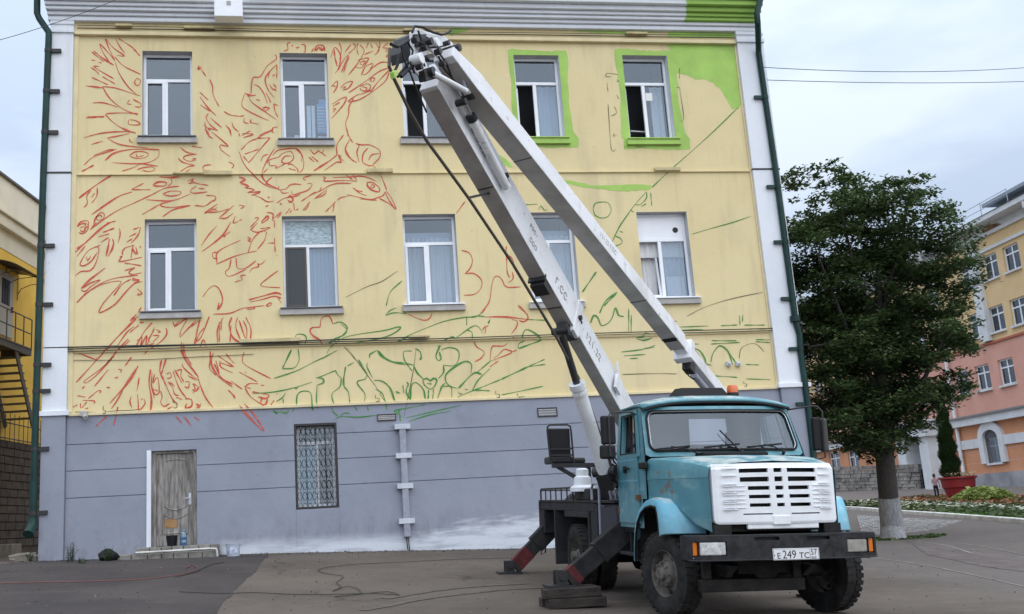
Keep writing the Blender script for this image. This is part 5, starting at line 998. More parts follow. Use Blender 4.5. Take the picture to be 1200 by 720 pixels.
for zq in (zst+.55, zst+1.15, zst+1.75):
    mb = MB(); prv = S0
    for a in (arch[1], arch[0]):
        mb.add([rbf(s, z, -.004) for s, z in ((prv, zq-.02), (a[0]-.45, zq-.02), (a[0]-.45, zq+.02), (prv, zq+.02))], [(0, 1, 2, 3)]); prv = a[1]+.45
    mb.add([rbf(s, z, -.004) for s, z in ((prv, zq-.02), (sport-1.4, zq-.02), (sport-1.4, zq+.02), (prv, zq+.02))], [(0, 1, 2, 3)])
    prop(mb.build('render_joint', M['b_pink'], lb, recalc=False), kind='stuff')
# roof dormer and chimney
def boxrb(s0, s1, z0, z1, d0, d1, name, m, par):
    mb = MB(); A = [rbf(s, z, d) for s, z, d in ((s0, z0, d0), (s1, z0, d0), (s1, z0, d1), (s0, z0, d1), (s0, z1, d0), (s1, z1, d0), (s1, z1, d1), (s0, z1, d1))]
    mb.add(A, [(0, 3, 2, 1), (4, 5, 6, 7), (0, 1, 5, 4), (1, 2, 6, 5), (2, 3, 7, 6), (3, 0, 4, 7)]); return mb.build(name, m, par)
sd = rb(1175, 245)[0]; zd = zt+.35
dm = boxrb(sd-2.2, sd+2.2, zd-.3, zd+.85, 1.2, 4.5, 'dormer', M['b_roof'], lb)
boxrb(sd-2.6, sd+2.6, zd+.85, zd+1.02, .6, 4.8, 'dormer_roof', M['b_roof'], dm); boxrb(sd-1.5, sd+1.5, zd+.1, zd+.7, 1.15, 1.25, 'dormer_opening', M['dark'], dm)
sd2 = rb(1128, 273)[0]; boxrb(sd2-1.4, sd2+1.4, zd-.3, zd+.8, 1.4, 4.5, 'dormer', M['b_roof'], lb)
sc_ = rb(1199, 230)[0]; ch = boxrb(sc_-1.3, sc_+.5, zd-.3, rb(1199, 218)[1]+.5, .9, 2.4, 'chimney', mat('grey_chimney_render', (.22, .27, .33), .7, var=.15), lb)
boxrb(sc_-1.5, sc_+.7, rb(1199, 218)[1]+.5, rb(1199, 218)[1]+.75, .7, 2.6, 'chimney_cap', M['b_roof'], ch)
mb = MB()
for k in range(12): p0 = rbf(S0+12+k*2.2, zt+.2, -.55); mb.cyl(p0, np.array(p0)+(0, 0, .75), .02, n=5)
for zz in (.4, .72): mb.cyl(rbf(S0+12, zt+.2+zz, -.55), rbf(S0+12+24.2, zt+.2+zz, -.55), .015, n=5)
mb.build('roof_railing', M['steel_grey'], lb)

# ================================================================ yellow building on the left with the outside stair
LD = np.array([math.sin(.166), math.cos(.166), 0]); LN = np.array([LD[1], -LD[0], 0]); LP = np.array([-9.4, 37.66, 0])
def lf(s, z, d): p = LP+LD*s+LN*d; return (p[0], p[1], z)          # d > 0: out of the wall, towards the passage
def lr(u, v, d=0.0): p = on_plane(u, v, LP+LN*d, LN); return float((p-LP)@LD), float(p[2])
yb_ = thing('stair_building', 'deep yellow building with an iron stair and a canopy over its upper door', 'building', tuple(LP+(0, 0, .9)))
M['l_yellow'] = mat('ochre_render', (.80, .52, .09), .9, col2=(.72, .45, .07), scale=.9, bump=.2)
M['l_cream'] = mat('cream_render', (.72, .66, .53), .9, col2=(.64, .58, .46), scale=.9, bump=.2)
M['l_stone'] = mat('dark_brown_stone', (.050, .036, .028), .9, col2=(.10, .075, .058), scale=2.5, bump=.5)
M['l_block'] = mat('grimy_concrete', (.16, .14, .12), .95, col2=(.26, .23, .19), scale=2.5, bump=.6)
M['rail_brown'] = mat('dull_brown_iron', (.085, .072, .06), .6, var=.2)
zl = lambda v: lr(22, v)[1]
zz_ = dict(top=zl(222), c1=zl(268), c0=zl(281), y1=zl(303), y0=zl(522))
def lbox(s0, s1, z0, z1, d0, d1, name, m, par=None, bevel=0):
    mb = MB(); A = [lf(s, z, d) for s, z, d in ((s0, z0, d0), (s1, z0, d0), (s1, z0, d1), (s0, z0, d1), (s0, z1, d0), (s1, z1, d0), (s1, z1, d1), (s0, z1, d1))]
    mb.add(A, [(0, 3, 2, 1), (4, 5, 6, 7), (0, 1, 5, 4), (1, 2, 6, 5), (2, 3, 7, 6), (3, 0, 4, 7)]); return mb.build(name, m, par if par is not None else yb_, bevel=bevel)
A0, A1 = -9.0, 9.5
zdk = lr(20, 402, .0)[1]
lbox(A0, A1, zz_['y0'], zz_['y1'], -7, 0, 'yellow_wall', M['l_yellow'])
lbox(A0, A1, zz_['y1'], zz_['top'], -7, .02, 'parapet_wall', M['l_cream']); lbox(A0, A1, zz_['c0'], zz_['c1'], -.5, .22, 'cornice', M['l_cream'], bevel=.03); lbox(A0, A1, zz_['c1'], zz_['c1']+.10, -.5, .32, 'cornice', M['l_cream'], bevel=.02); lbox(A0, A1, zz_['top'], zz_['top']+.08, -7, .12, 'coping', M['rail_brown'])
lbox(A0, A1, .2, zz_['y0'], -7, .06, 'stone_base', M['l_stone'])
mb = MB(); z = 1.3; row = 0
while z < zz_['y0']-.1:
    s = A0+(row % 2)*.35
    while s < A1-.8:
        L = random.uniform(.55, .85); mb.add([lf(a, b, c) for a, b, c in ((s, z, .05), (s+L, z, .05), (s+L, z+.26, .05), (s, z+.26, .05), (s+.02, z+.02, .10), (s+L-.02, z+.02, .10), (s+L-.02, z+.24, .10), (s+.02, z+.24, .10))], [(4, 5, 6, 7), (0, 1, 5, 4), (1, 2, 6, 5), (2, 3, 7, 6), (3, 0, 4, 7)]); s += L+.015
    z += .275; row += 1
prop(mb.build('stone_facing', M['l_stone'], yb_), kind='stuff')
for k in range(7): s = A0+.9*k+2; lbox(s, s+.86, .3, 1.42+.04*math.sin(k*2), .12, .5, 'base_block', M['l_block'], bevel=.03)
sd_ = lr(5, 365)[0]
dl_ = lbox(sd_-.55, sd_+.60, zdk+.05, zdk+2.3, -.1, .05, 'upper_door', mat('grey_cream_door', (.42, .40, .36), .6), bevel=.01)
lbox(sd_-.35, sd_+.28, zdk+1.15, zdk+2.05, .0, .056, 'door_glass', M['dark'], dl_); lbox(sd_+.42, sd_+.48, zdk+.95, zdk+1.15, .05, .10, 'handle', M['iron'], dl_)
for q in range(3): lbox(sd_-.3+.2*q, sd_-.285+.2*q, zdk+1.15, zdk+2.05, .056, .07, 'door_bar', M['iron'], dl_)
s_l0, s_l1 = lr(-25, 402, 1.1)[0], lr(38, 400, 1.1)[0]
stn = thing('iron_stair', 'brown iron landing and stair on the yellow wall', 'stair', lf((s_l0+s_l1)/2, zdk, .6))
zl1 = lr(20, 402, 1.1)[1]
lbox(s_l0, s_l1, zl1-.05, zl1, .06, 1.1, 'landing', M['rail_brown'], stn); lbox(s_l0, s_l1, zl1-.25, zl1-.055, .98, 1.08, 'landing_beam', M['rail_brown'], stn); lbox(s_l1-.1, s_l1, zl1-.25, zl1-.055, .06, .97, 'landing_beam', M['rail_brown'], stn)
ns = 7; s = s_l0
for i in range(ns):
    s = s_l0+(s_l1-s_l0)*(i+.0)/(ns-1); k = MB(); k.cyl(lf(s, zl1, 1.07), lf(s, zl1+1.0, 1.07), .022, n=6); k.build('railing_post', M['rail_brown'], stn)
for hh_ in (.5, 1.0): k = MB(); k.cyl(lf(s_l0, zl1+hh_, 1.07), lf(s_l1, zl1+hh_, 1.07), .022, n=6); k.build('handrail', M['rail_brown'], stn)
for i in range(9):
    s = s_l1-.9+.26*i*.55; z = zl1-.42-.24*i; lbox(s, s+.30, z, z+.04, .12, 1.0, 'tread', M['rail_brown'], stn)
for d in (.10, 1.02):
    k = MB(); k.beam(lf(s_l1-1.1, zl1-.2, d), lf(s_l1-.9+.26*9*.55, zl1-.42-.24*9, d), .05, .2); k.build('stringer', M['rail_brown'], stn)
# canopy of the upper door
cn = thing('door_canopy', 'small curved dark canopy with scrolled brackets over the upper door', 'canopy', lf(sd_, zdk+2.4, .5)); zc = lr(12, 313, .6)[1]
mb = MB(); n = 10; Pq = []
for i in range(n+1):
    t = i/n; d = 1.15*t; z = zc+.28-.42*t*t
    Pq += [lf(sd_-1.0, z, d), lf(sd_+1.0, z, d)]
mb.add(Pq, [(2*i, 2*i+1, 2*i+3, 2*i+2) for i in range(n)]); co_ = mb.build('canopy_sheet', mat('smoky_canopy_sheet', (.06, .05, .05), .4), cn, recalc=False)
sm = co_.modifiers.new('thick', 'SOLIDIFY'); sm.thickness = .02
for s in (sd_-.95, sd_, sd_+.95):
    k = MB(); k.tube([lf(s, zc+.25-.42*t*t, 1.12*t) for t in np.linspace(0, 1, 9)], .018, 5); k.tube([lf(s, zc-.5, .03), lf(s, zc-.3, .15), lf(s, zc-.18, .45), lf(s, zc-.12, 1.1)], .014, 5); k.tube([lf(s, zc-.7, .03), lf(s, zc+.2, .03)], .016, 5); k.build('canopy_bracket', M['iron'], cn)
# small iron fence in the passage
fz = zz_['y0']; fe = thing('iron_fence', 'thin black iron fence on top of the dark stone base', 'fence', lf(-.5, fz, .3))
for hz_ in (.10, .62): k = MB(); k.cyl(lf(-4, fz+hz_, .3), lf(2.4, fz+hz_, .3), .02, n=6); k.build('rail', M['iron'], fe)
for i in range(18): s = -4+.36*i; k = MB(); k.cyl(lf(s, fz-.02, .3), lf(s, fz+.95, .3), .012, n=5); k.build('bar', M['iron'], fe)

# planter, conifer, child
pp = G(1126, 586)+np.array([0, 0, .10]); M['planter_red'] = mat('dark_red_planter', (.24, .012, .018), .5, var=.12, scale=3)
pt = thing('flower_planter', 'big dark red round planter standing in the flower bed', 'planter', tuple(pp))
sc1 = np.linalg.norm(pp[:2])/45.6*1.0
mb = MB(); mb.lathe([(.0, 0), (.52, 0), (.60, .42), (.66, .44), (.70, .80), (.78, .82), (.78, .90), (.68, .90), (.66, .80), (0, .80)], pp, (0, 0, 1), 28); mb.build('bowl', M['planter_red'], pt, smooth=True, angle=30)
mb = MB(); mb.lathe([(0, .84), (.66, .83)], pp, (0, 0, 1), 20); mb.build('soil', M['soil'], pt)
V = []; Fc = []
th = thing('spiral_conifer', 'tall narrow clipped conifer growing in the red planter', 'shrub', (pp[0]-.25, pp[1], pp[2]+.84))
topz = at(1113, 462, float((pp-EP)@FW))[2]; H = topz-pp[2]-.84
for i in range(9500):
    t = random.random()**.8; z = pp[2]+.85+H*t; a = random.uniform(0, 6.283); ph = (a-t*2*math.pi*5) % (2*math.pi)
    r = (.44*(1-t)**.6+.06)*(.82+.18*math.cos(ph))*math.sqrt(.55+.45*random.random()); q = np.array([pp[0]-.25+r*math.cos(a), pp[1]+r*math.sin(a), z])
    u = np.array([math.cos(a), math.sin(a), .8])*random.uniform(.06, .11); w_ = np.array([-math.sin(a), math.cos(a), 0])*.045; b = len(V); V += [q-u*.3, q+w_, q+u, q-w_]; Fc.append((b, b+1, b+2, b+3))
mb = MB(); mb.add(V, Fc); mb.build('foliage', leafmat('conifer_green', (.020, .045, .016), (.055, .10, .035)), th, recalc=False)
mb = MB(); mb.cyl((pp[0]-.25, pp[1], pp[2]+.8), (pp[0]-.25, pp[1], pp[2]+.85+H*.9), .05, .01, 8); mb.build('stem', M['bark'], th)
scatter('planter_flowers', leafmat('planter_petal', (.45, .30, .12), (.70, .62, .50)), 260, lambda: (pp[0]+random.uniform(-.6, .6), pp[1]+random.uniform(-.5, .5), pp[2]+.85), .06, 'small pale flowers in the red planter', (0, .22))
# ================================================================ the lift truck (authored in its own frame: x forward, y to its left, z up)
TM = np.array([[-0.02071643, 0.99917044, 0.03506078], [-0.99938444, -0.01970231, -0.02902703], [-0.02831217, -0.03564054, 0.99896355]])
TO = np.array([5.50128, 12.27862, 0.00056])
mtx = Matrix([list(TM[i])+[TO[i]] for i in range(3)]+[[0, 0, 0, 1]])
trk = thing('lift_truck', 'light blue truck with a white grille and two raised white lift arms', 'truck', matrix=mtx)
def tloc(p): return TM.T@(np.array(p, float)-TO)
def B_(mb, name, m, par=None, world=False, **k):
    if world: mb.v = [tuple(tloc(p)) for p in mb.v]
    return mb.build(name, M[m] if isinstance(m, str) else m, par if par is not None else trk, local=True, **k)
def paint_mat(name, c0, c1, fade, rustamt):
    m = mat(name, c0, .38, spec=.5); g = NG(m); t = g.n('ShaderNodeTexCoord'); P_ = t.outputs['Object']; sp = g.n('ShaderNodeSeparateXYZ', {0: P_}); nrm = g.n('ShaderNodeSeparateXYZ', {0: t.outputs['Normal']})
    c = g.mix(g.ramp(g.noise(P_, 1.6, 5), .35, .68), c0, c1)
    c = g.mix(g.math('MULTIPLY', g.ramp(g.noise(g.scalev(P_, (1, 1, 2.2)), 3.2, 6), .50, .70), .38), c, fade)
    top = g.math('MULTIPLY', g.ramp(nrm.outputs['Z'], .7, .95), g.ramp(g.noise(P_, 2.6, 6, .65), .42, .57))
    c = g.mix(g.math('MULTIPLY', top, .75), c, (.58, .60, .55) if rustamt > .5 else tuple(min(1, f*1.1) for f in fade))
    c = g.mix(g.math('MULTIPLY', g.ramp(g.noise(g.scalev(P_, (2, 2, .7)), 2.2, 5), .55, .75), .4), c, tuple(q*.55 for q in c0))
    dist = g.n('ShaderNodeVectorMath', {0: P_, 1: (.02, -1.0, 1.46)}, operation='DISTANCE').outputs['Value']; near = g.ramp(dist, .42, .05); rs = g.ramp(g.math('ADD', g.noise(P_, 5.5, 8, .72), g.math('MULTIPLY', near, .13 if rustamt > .5 else 0)), .655, .71); c = g.mix(g.math('MULTIPLY', rs, rustamt), c, (.20, .085, .03))
    if rustamt < .5:
        c = g.mix(g.math('MULTIPLY', g.ramp(g.noise(P_, 11, 6, .7), .59, .67), .5), c, (.26, .24, .22)); c = g.mix(g.math('MULTIPLY', g.ramp(g.noise(P_, 1.3, 5), .48, .72), .45), c, (.46, .45, .44))
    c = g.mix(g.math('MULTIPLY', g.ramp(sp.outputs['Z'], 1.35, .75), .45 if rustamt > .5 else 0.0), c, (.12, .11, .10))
    g.color(c); g.rough(g.math('MULTIPLY_ADD', g.noise(P_, 5, 4), .35, .25)); g.bump(g.math('ADD', g.noise(P_, 2.2, 2), g.math('MULTIPLY', g.noise(P_, 25, 3), .06)), .16, .025); return m
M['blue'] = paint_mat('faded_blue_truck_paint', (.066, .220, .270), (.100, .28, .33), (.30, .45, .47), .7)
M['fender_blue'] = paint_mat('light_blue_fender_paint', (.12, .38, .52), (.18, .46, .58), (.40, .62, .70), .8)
M['grille_white'] = mat('chipped_white_grille_paint', (.78, .80, .83), .45, var=.06, scale=5, bump=.1)
M['chassis'] = mat('oily_black_chassis', (.010, .010, .011), .75, spec=.25, col2=(.028, .025, .023), scale=5, bump=.25)
M['deck_black'] = mat('worn_black_deck_paint', (.013, .014, .016), .7, spec=.25, col2=(.04, .038, .038), scale=4, bump=.15)
M['grey_paint'] = mat('grey_platform_paint', (.026, .027, .031), .7, spec=.3, var=.3, scale=4)
M['tyre'] = mat('dusty_tyre_rubber', (.013, .013, .014), .9, spec=.25, col2=(.036, .034, .032), scale=6, bump=.2)
M['rim'] = mat('muddy_steel_rim', (.055, .048, .043), .7, col2=(.16, .14, .125), scale=7, bump=.3)
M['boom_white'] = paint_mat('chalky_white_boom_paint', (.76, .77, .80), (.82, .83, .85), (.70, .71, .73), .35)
M['boom_under'] = mat('shaded_boom_underside', (.36, .335, .31), .8, col2=(.48, .455, .43), scale=3, bump=.15)  # shade under the white arms, put into the colour as brown-grey
M['chrome'] = mat('bright_steel_rod', (.45, .45, .46), .25, metal=.9)
M['rubber'] = mat('black_rubber', (.008, .008, .009), .6, spec=.3)
M['bumper'] = mat('chipped_black_bumper', (.007, .008, .010), .5, spec=.3, col2=(.030, .030, .033), scale=9, bump=.12)
M['lamp_glass'] = mat('clear_lamp_lens', (.55, .56, .56), .12, spec=.8, var=.25, scale=18)
M['lamp_dull'] = mat('clouded_lamp_lens', (.30, .28, .255), .3, var=.2, scale=12)
M['amber'] = mat('amber_lens', (.72, .18, .01), .2, spec=.7)
M['beacon'] = mat('orange_beacon_dome', (.62, .12, .02), .25, spec=.7)
M['signal_red'] = mat('faded_red_paint', (.10, .011, .014), .65, var=.5, scale=6)
M['timber'] = mat('old_dark_timber', (.022, .016, .014), .9, col2=(.062, .048, .042), scale=4, bump=.6, stretch=(1, 6, 6))
M['cab_glass'] = glass('windscreen_glass', (.70, .74, .77), .045, .03)
M['side_glass'] = glass('cab_side_glass', (.45, .48, .50), .04, .03)
M['cab_in'] = mat('grey_cab_lining', (.10, .11, .12), .85, var=.1)
M['seat_black'] = mat('black_seat_vinyl', (.014, .014, .015), .5)
M['rust'] = mat('rust_brown', (.17, .075, .035), .9, var=.3, scale=12, bump=.3)

# chassis
mb = MB()
for s in (-1, 1): mb.bx(-6.5, .95, s*.42-.045, s*.42+.045, .68, .92)
for x in (-6.4, -5.2, -4.4, -3.1, -2.0, -.6, .7): mb.bx(x-.06, x+.06, -.37, .37, .70, .88)
B_(mb, 'chassis_frame', 'chassis')
mb = MB(); mb.cyl((0, -.85, .5), (0, .95, .5), .07, n=12); mb.bx(-.09, .09, -.55, .6, .36, .47); B_(mb, 'front_axle', 'chassis')
mb = MB(); mb.cyl((-3.8, -.95, .5), (-3.8, .95, .5), .10, n=12); mb.lathe([(.05, -.28), (.2, -.2), (.26, 0), (.2, .2), (.05, .28)], (-3.8, 0, .5), (0, 1, 0), 18); B_(mb, 'rear_axle', 'chassis', smooth=True)
mb = MB(); mb.cyl((-3.5, 0, .56), (-1.2, 0, .74), .05, n=10); B_(mb, 'drive_shaft', 'chassis')
mb = MB(); mb.bx(.52, .66, -.84, .42, .33, .47); mb.bx(.55, .63, -.80, -.70, .47, .72); mb.bx(.55, .63, .30, .40, .47, .72); B_(mb, 'underrun_beam', 'chassis', bevel=.01)
mb = MB(); mb.bx(-.5, .55, -.34, .34, .52, .80); mb.lathe([(.0, -.3), (.24, -.3), (.28, 0), (.18, .35), (0, .36)], (.2, 0, .62), (1, 0, 0), 16); mb.bx(.70, .86, -.60, .60, 1.02, 1.30); B_(mb, 'engine', 'chassis')
for s in (-1, 1):
    mb = MB()
    for q in range(5): mb.bx(-.75+.05*q, .78-.05*q, s*.48-.04, s*.48+.04, .60-.028*q, .625-.028*q)
    B_(mb, 'leaf_spring', 'chassis')

# wheels (> rim, hub)
def wheel(cx, cy, cz, side, w=.25, front=True, steer=0.0, flat=.0):
    ca, sa = math.cos(steer), math.sin(steer)
    ax = np.array([sa*-side*-1, ca*1.0, 0])*(1 if side > 0 else -1); ax = np.array([-sa, ca, 0])*side   # axis pointing outward
    c = np.array([cx, cy, cz]); Rr = .508; h = w/2
    prof = [(.275, -h*.75), (.31, -h*.95), (.40, -h), (.465, -h*.93), (.492, -h*.80), (.495, -h*.3), (.495, h*.3), (.492, h*.80), (.465, h*.93), (.40, h), (.31, h*.95), (.275, h*.75)]
    mb = MB(); mb.lathe(prof, c, ax, 44)
    u = np.cross(ax, (0, 0, 1.0)); u /= np.linalg.norm(u); v = np.cross(ax, u)
    for k in range(36):                     # tread lugs
        for sg in (-1, 1):
            t = 2*math.pi*(k+.5*(sg > 0))/36; r_ = math.cos(t)*u+math.sin(t)*v; tn = -math.sin(t)*u+math.cos(t)*v
            mb.obox(c+r_*.490+ax*sg*h*.56, ax*h*.40+tn*.006*sg, tn*.027, r_*.014)
    ty = B_(mb, 'wheel', 'tyre', smooth=True, angle=35)
    k = MB(); o = h*.72
    if front: pr = [(.28, -.09), (.290, o), (.276, o+.014), (.262, o-.02), (.248, o-.075), (.170, o-.045), (.150, o+.02), (.10, o+.03), (.0, o+.03)]
    else: pr = [(.28, -.09), (.29, o), (.276, o+.014), (.262, o-.03), (.248, o-.11), (.150, o-.15), (.14, o-.13), (.11, o-.02), (.10, o-.01), (0, o-.01)]
    k.lathe(pr, c, ax, 36); rm = B_(k, 'rim', 'rim', ty, smooth=True, angle=30)
    k = MB()
    for q in range(8):
        t = 2*math.pi*q/8; r_ = math.cos(t)*u+math.sin(t)*v; k.cyl(c+r_*.127+ax*(o-.02 if front else o-.16), c+r_*.127+ax*(o+.05 if front else o-.09), .017, n=6)
    k.lathe([(.085, o), (.08, o+.075), (.055, o+.085), (0, o+.085)], c, ax, 20); B_(k, 'hub', 'rim', ty)
    k = MB()
    for q in range(5):
        t = 2*math.pi*(q+.3)/5; r_ = math.cos(t)*u+math.sin(t)*v; dep = (o-.055 if front else o-.12); k.cyl(c+r_*.212+ax*(dep-.012), c+r_*.212+ax*(dep+.008), .030, n=12)
    B_(k, 'hand_hole', 'dark', ty)
wheel(0, -.965, .508, -1, front=True, steer=.24); wheel(0, 1.03, .508, 1, front=True, steer=.24)
for s in (-1, 1):
    wheel(-3.8, s*1.07, .508, s, front=False); wheel(-3.8, s*.76, .508, s, front=False)

# fenders: arch sheet with a rolled outer lip
arc = [(-.98, .60), (-.955, .80), (-.90, 1.00), (-.80, 1.17), (-.62, 1.31), (-.40, 1.39), (-.15, 1.42), (.10, 1.40), (.26, 1.31), (.36, 1.18), (.42, 1.05), (.44, .995)]
def fender(s, yo, yi):
    mb = MB(); n = len(arc); rings = []
    for (x, z) in arc:
        fx = x if x < .1 else x
        cut = max(0, (x-.05))*.62                      # the outer front corner is swept back
        cx_, cz_ = (-.15, .62); dx, dz = x-cx_, z-cz_; L = math.hypot(dx, dz); nx, nz = dx/L, dz/L
        ring = []
        for (yy, off, back) in ((yi, 0, 0), (yo*.80+yi*.20, 0, cut*.3), (yo*.95+yi*.05, -.012, cut*.8), (yo, -.045, cut), (yo, -.10, cut), (yo*.985+yi*.015, -.10, cut), (yo*.985+yi*.015, -.05, cut), (yo*.8+yi*.2, -.022, cut*.3), (yi, -.022, 0)):
            ring.append((fx-back+nx*off, s*yy, z+nz*off))
        rings.append(ring)
    mb.loft(rings, closed=True, caps=True); f = B_(mb, 'fender', 'fender_blue', smooth=True, angle=50)
    k = MB(); k.tube([(x-max(0, x-.05)*.62+(-.0)+((x+.15)/math.hypot(x+.15, z-.62))*-.105, s*(yo-.005), z+((z-.62)/math.hypot(x+.15, z-.62))*-.105) for x, z in arc], .016, 6); B_(k, 'fender_lip', 'rubber', f)
    k = MB(); k.loft([[(-.15+(x+.15)*.86-max(0, x-.05)*.6, s*y, .62+(z-.62)*.88) for y in (yi+.0, yo-.06)] for x, z in arc[:-1]], closed=False); B_(k, 'wheel_arch_liner', 'chassis', f, recalc=False)
fender(-1, 1.13, .66); fender(1, 1.30, .66)
mb = MB(); mb.bx(-.95, -.90, -1.08, 1.08, .62, 1.40); mb.bx(-.9, .42, -.655, -.645, .8, 1.42); mb.bx(-.9, .42, .645, .655, .8, 1.42); B_(mb, 'splash_panel', 'chassis')

# cab
ysid = lambda z: 1.08 if z < 1.95 else 1.08-.075*((z-1.95)/.68)**1.3
xfr = lambda z: -.42 if z < 1.93 else -.42-.30*((z-1.93)/.68)
def sidef(s, off): return lambda u, w, d: (-1.61+(xfr(w)+1.61)*u, s*(ysid(w)+off-d), w)
def sw(mb, s, off, u0, u1, z0, z1, holes, depth=.04):
    zs_ = [z0]+[z for z in (1.93, 2.1, 2.25, 2.4) if z0 < z < z1]+[z1]
    hs = []
    mb.panel((u0, u1), (z0, z1), holes, sidef(s, off), depth=depth)
for s in (-1, 1):
    mb = MB(); mb.panel((0, 1), (1.93, 2.64), [(.16, .80, 1.99, 2.53)], sidef(s, 0), depth=.05); mb.panel((0, .86), (1.03, 1.93), [], sidef(s, 0)); mb.panel((.70, 1.0), (1.40, 1.93), [], sidef(s, .001)); B_(mb, 'cab_side', 'blue', recalc=False)
    mb = MB(); mb.panel((.03, .775), (1.09, 1.945), [], sidef(s, .014)); mb.panel((.03, .86), (1.945, 2.57), [(.17, .785, 2.0, 2.52)], sidef(s, .014), depth=.03)
    d = B_(mb, 'door', 'blue', recalc=False); sm = d.modifiers.new('thick', 'SOLIDIFY'); sm.thickness = .02; sm.offset = 0
    f = sidef(s, .018)
    k = MB(); k.tube([f(.17, 1.998, 0), f(.785, 1.998, 0), f(.785, 2.525, 0), f(.17, 2.525, 0), f(.17, 1.998, 0)], .012, 6); k.tube([f(.58, 2.0, .0), f(.55, 2.52, .0)], .013, 6); B_(k, 'window_seal', 'rubber', d)
    k = MB(); k.panel((.57, .785), (2.0, 2.52), [], sidef(s, -.015)); B_(k, 'quarter_light', 'side_glass', d, recalc=False)
    if s > 0: k = MB(); k.panel((.17, .57), (2.0, 2.52), [], sidef(s, -.016)); B_(k, 'window_glass', 'side_glass', d, recalc=False)
    k = MB(); k.tube([f(.42, 1.80, 0), f(.42, 1.80, -.045), f(.55, 1.80, -.045)], .016, 6); k.obox(f(.36, 1.79, -.02), (.035, 0, 0), (0, .018, 0), (0, 0, .045)); B_(k, 'door_handle', 'rubber', d)
    k = MB(); k.panel((.03, .775), (1.632, 1.648), [], sidef(s, .027)); k.panel((.03, .775), (1.905, 1.918), [], sidef(s, .027)); B_(k, 'body_crease', 'fender_blue', d, recalc=False)
    k = MB(); k.obox(f(.03, 1.25, 0), (.025, 0, 0), (0, .012, 0), (0, 0, .05)); k.obox(f(.77, 1.42, .0), (.05, 0, 0), (0, .03, 0), (0, 0, .035)); B_(k, 'hinge', 'rust' if s < 0 else 'rubber', d)
    k = MB(); k.obox((-.44, s*1.10, 1.82), (.10, 0, 0), (0, .035, 0), (0, 0, .042)); B_(k, 'side_repeater', 'rubber', bevel=.015)
    k = MB(); k.bx(-1.60, -.80, min(s*1.05, s*1.0), max(s*1.05, s*1.0), 1.00, 1.035); k.bx(-1.62, -.80, min(s*1.02, s*.5), max(s*1.02, s*.5), .96, 1.0); B_(k, 'sill_panel', 'grey_paint')
    k = MB(); k.bx(-1.60, -.98, min(s*1.12, s*.72), max(s*1.12, s*.72), .66, .70); k.bx(-1.42, -1.38, min(s*1.02, s*.98), max(s*1.02, s*.98), .7, 1.0); k.add([(-1.35, s*.75, .70), (-1.0, s*.75, .70), (-1.1, s*1.0, 1.0), (-1.35, s*1.0, 1.0)], [(0, 1, 2, 3)]); B_(k, 'cab_step', 'grey_paint', bevel=.008)
# roof
def roofring(x, zc, zs, w, drop=0):
    out = []
    for i in range(17):
        t = -1+2*i/16; y = w*t; e = abs(t)**3.2; out.append((x, y, zc-(zc-zs)*e))
    return out
rr = [roofring(-1.64, 2.60, 2.55, 1.00), roofring(-1.63, 2.67, 2.585, 1.02), roofring(-1.52, 2.725, 2.60, 1.035), roofring(-1.1, 2.745, 2.605, 1.04), roofring(-.85, 2.735, 2.60, 1.035), roofring(-.70, 2.705, 2.59, 1.03), roofring(-.635, 2.675, 2.575, 1.02), roofring(-.625, 2.655, 2.56, 1.015)]
mb = MB(); mb.loft(rr, closed=False, caps=False); ro = B_(mb, 'cab_roof', 'blue', smooth=True, angle=60, recalc=False); sm = ro.modifiers.new('thick', 'SOLIDIFY'); sm.thickness = .025
mb = MB(); mb.tube([(p[0]+.012, p[1], p[2]-.012) for p in rr[-1]], .016, 6); B_(mb, 'rain_gutter', 'rubber', ro)
mb = MB(); mb.add([(-1.05, -.52, 2.735), (-.80, -.50, 2.72), (-.80, .30, 2.72), (-1.05, .30, 2.735), (-1.05, -.40, 2.87), (-.86, -.37, 2.865), (-.86, .20, 2.865), (-1.05, .21, 2.87)], [(0, 3, 2, 1), (4, 5, 6, 7), (0, 1, 5, 4), (1, 2, 6, 5), (2, 3, 7, 6), (3, 0, 4, 7)]); B_(mb, 'roof_hatch', 'rubber', bevel=.008)
mb = MB(); mb.lathe([(0, .13), (.055, .125), (.072, .10), (.074, .02)], (-.9, .36, 2.775), (0, 0, 1), 20); be = B_(mb, 'beacon', 'beacon', smooth=True)
mb = MB(); mb.cyl((-.9, .36, 2.72), (-.9, .36, 2.798), .08, n=20); B_(mb, 'beacon_base', 'grey_paint', be)
# windscreen frame with rounded opening, glass, seal
def wsf(u, w, off=0.0):
    z = 1.93+.66*w; hw = 1.065-.055*w; return (xfr(z)+.16*(1-u*u)+off, u*hw, z)
def rrect_pts(a, b, c, d, r, n=8, ru=None):
    out = []; ru = r if ru is None else ru
    for cx_, cz_, t0 in ((b-ru, d-r, 0), (a+ru, d-r, 90), (a+ru, c+r, 180), (b-ru, c+r, 270)):
        for i in range(n+1): t = R(t0+90*i/n); out.append((cx_+ru*math.cos(t), cz_+r*math.sin(t)))
    dense = []
    for i in range(len(out)):
        p, q = out[i], out[(i+1) % len(out)]; k = max(1, int(abs(q[0]-p[0])/.12)); dense += [(p[0]+(q[0]-p[0])*j/k, p[1]+(q[1]-p[1])*j/k) for j in range(k)]
    return dense
inn = rrect_pts(-.945, .945, .115, .905, .16, ru=.09)
def toborder(p): 
    a, b = p[0], (p[1]-.5)*2; m_ = max(abs(a), abs(b)); return (a/m_, .5+b/m_/2)
outb = [toborder(p) for p in inn]; n = len(inn)
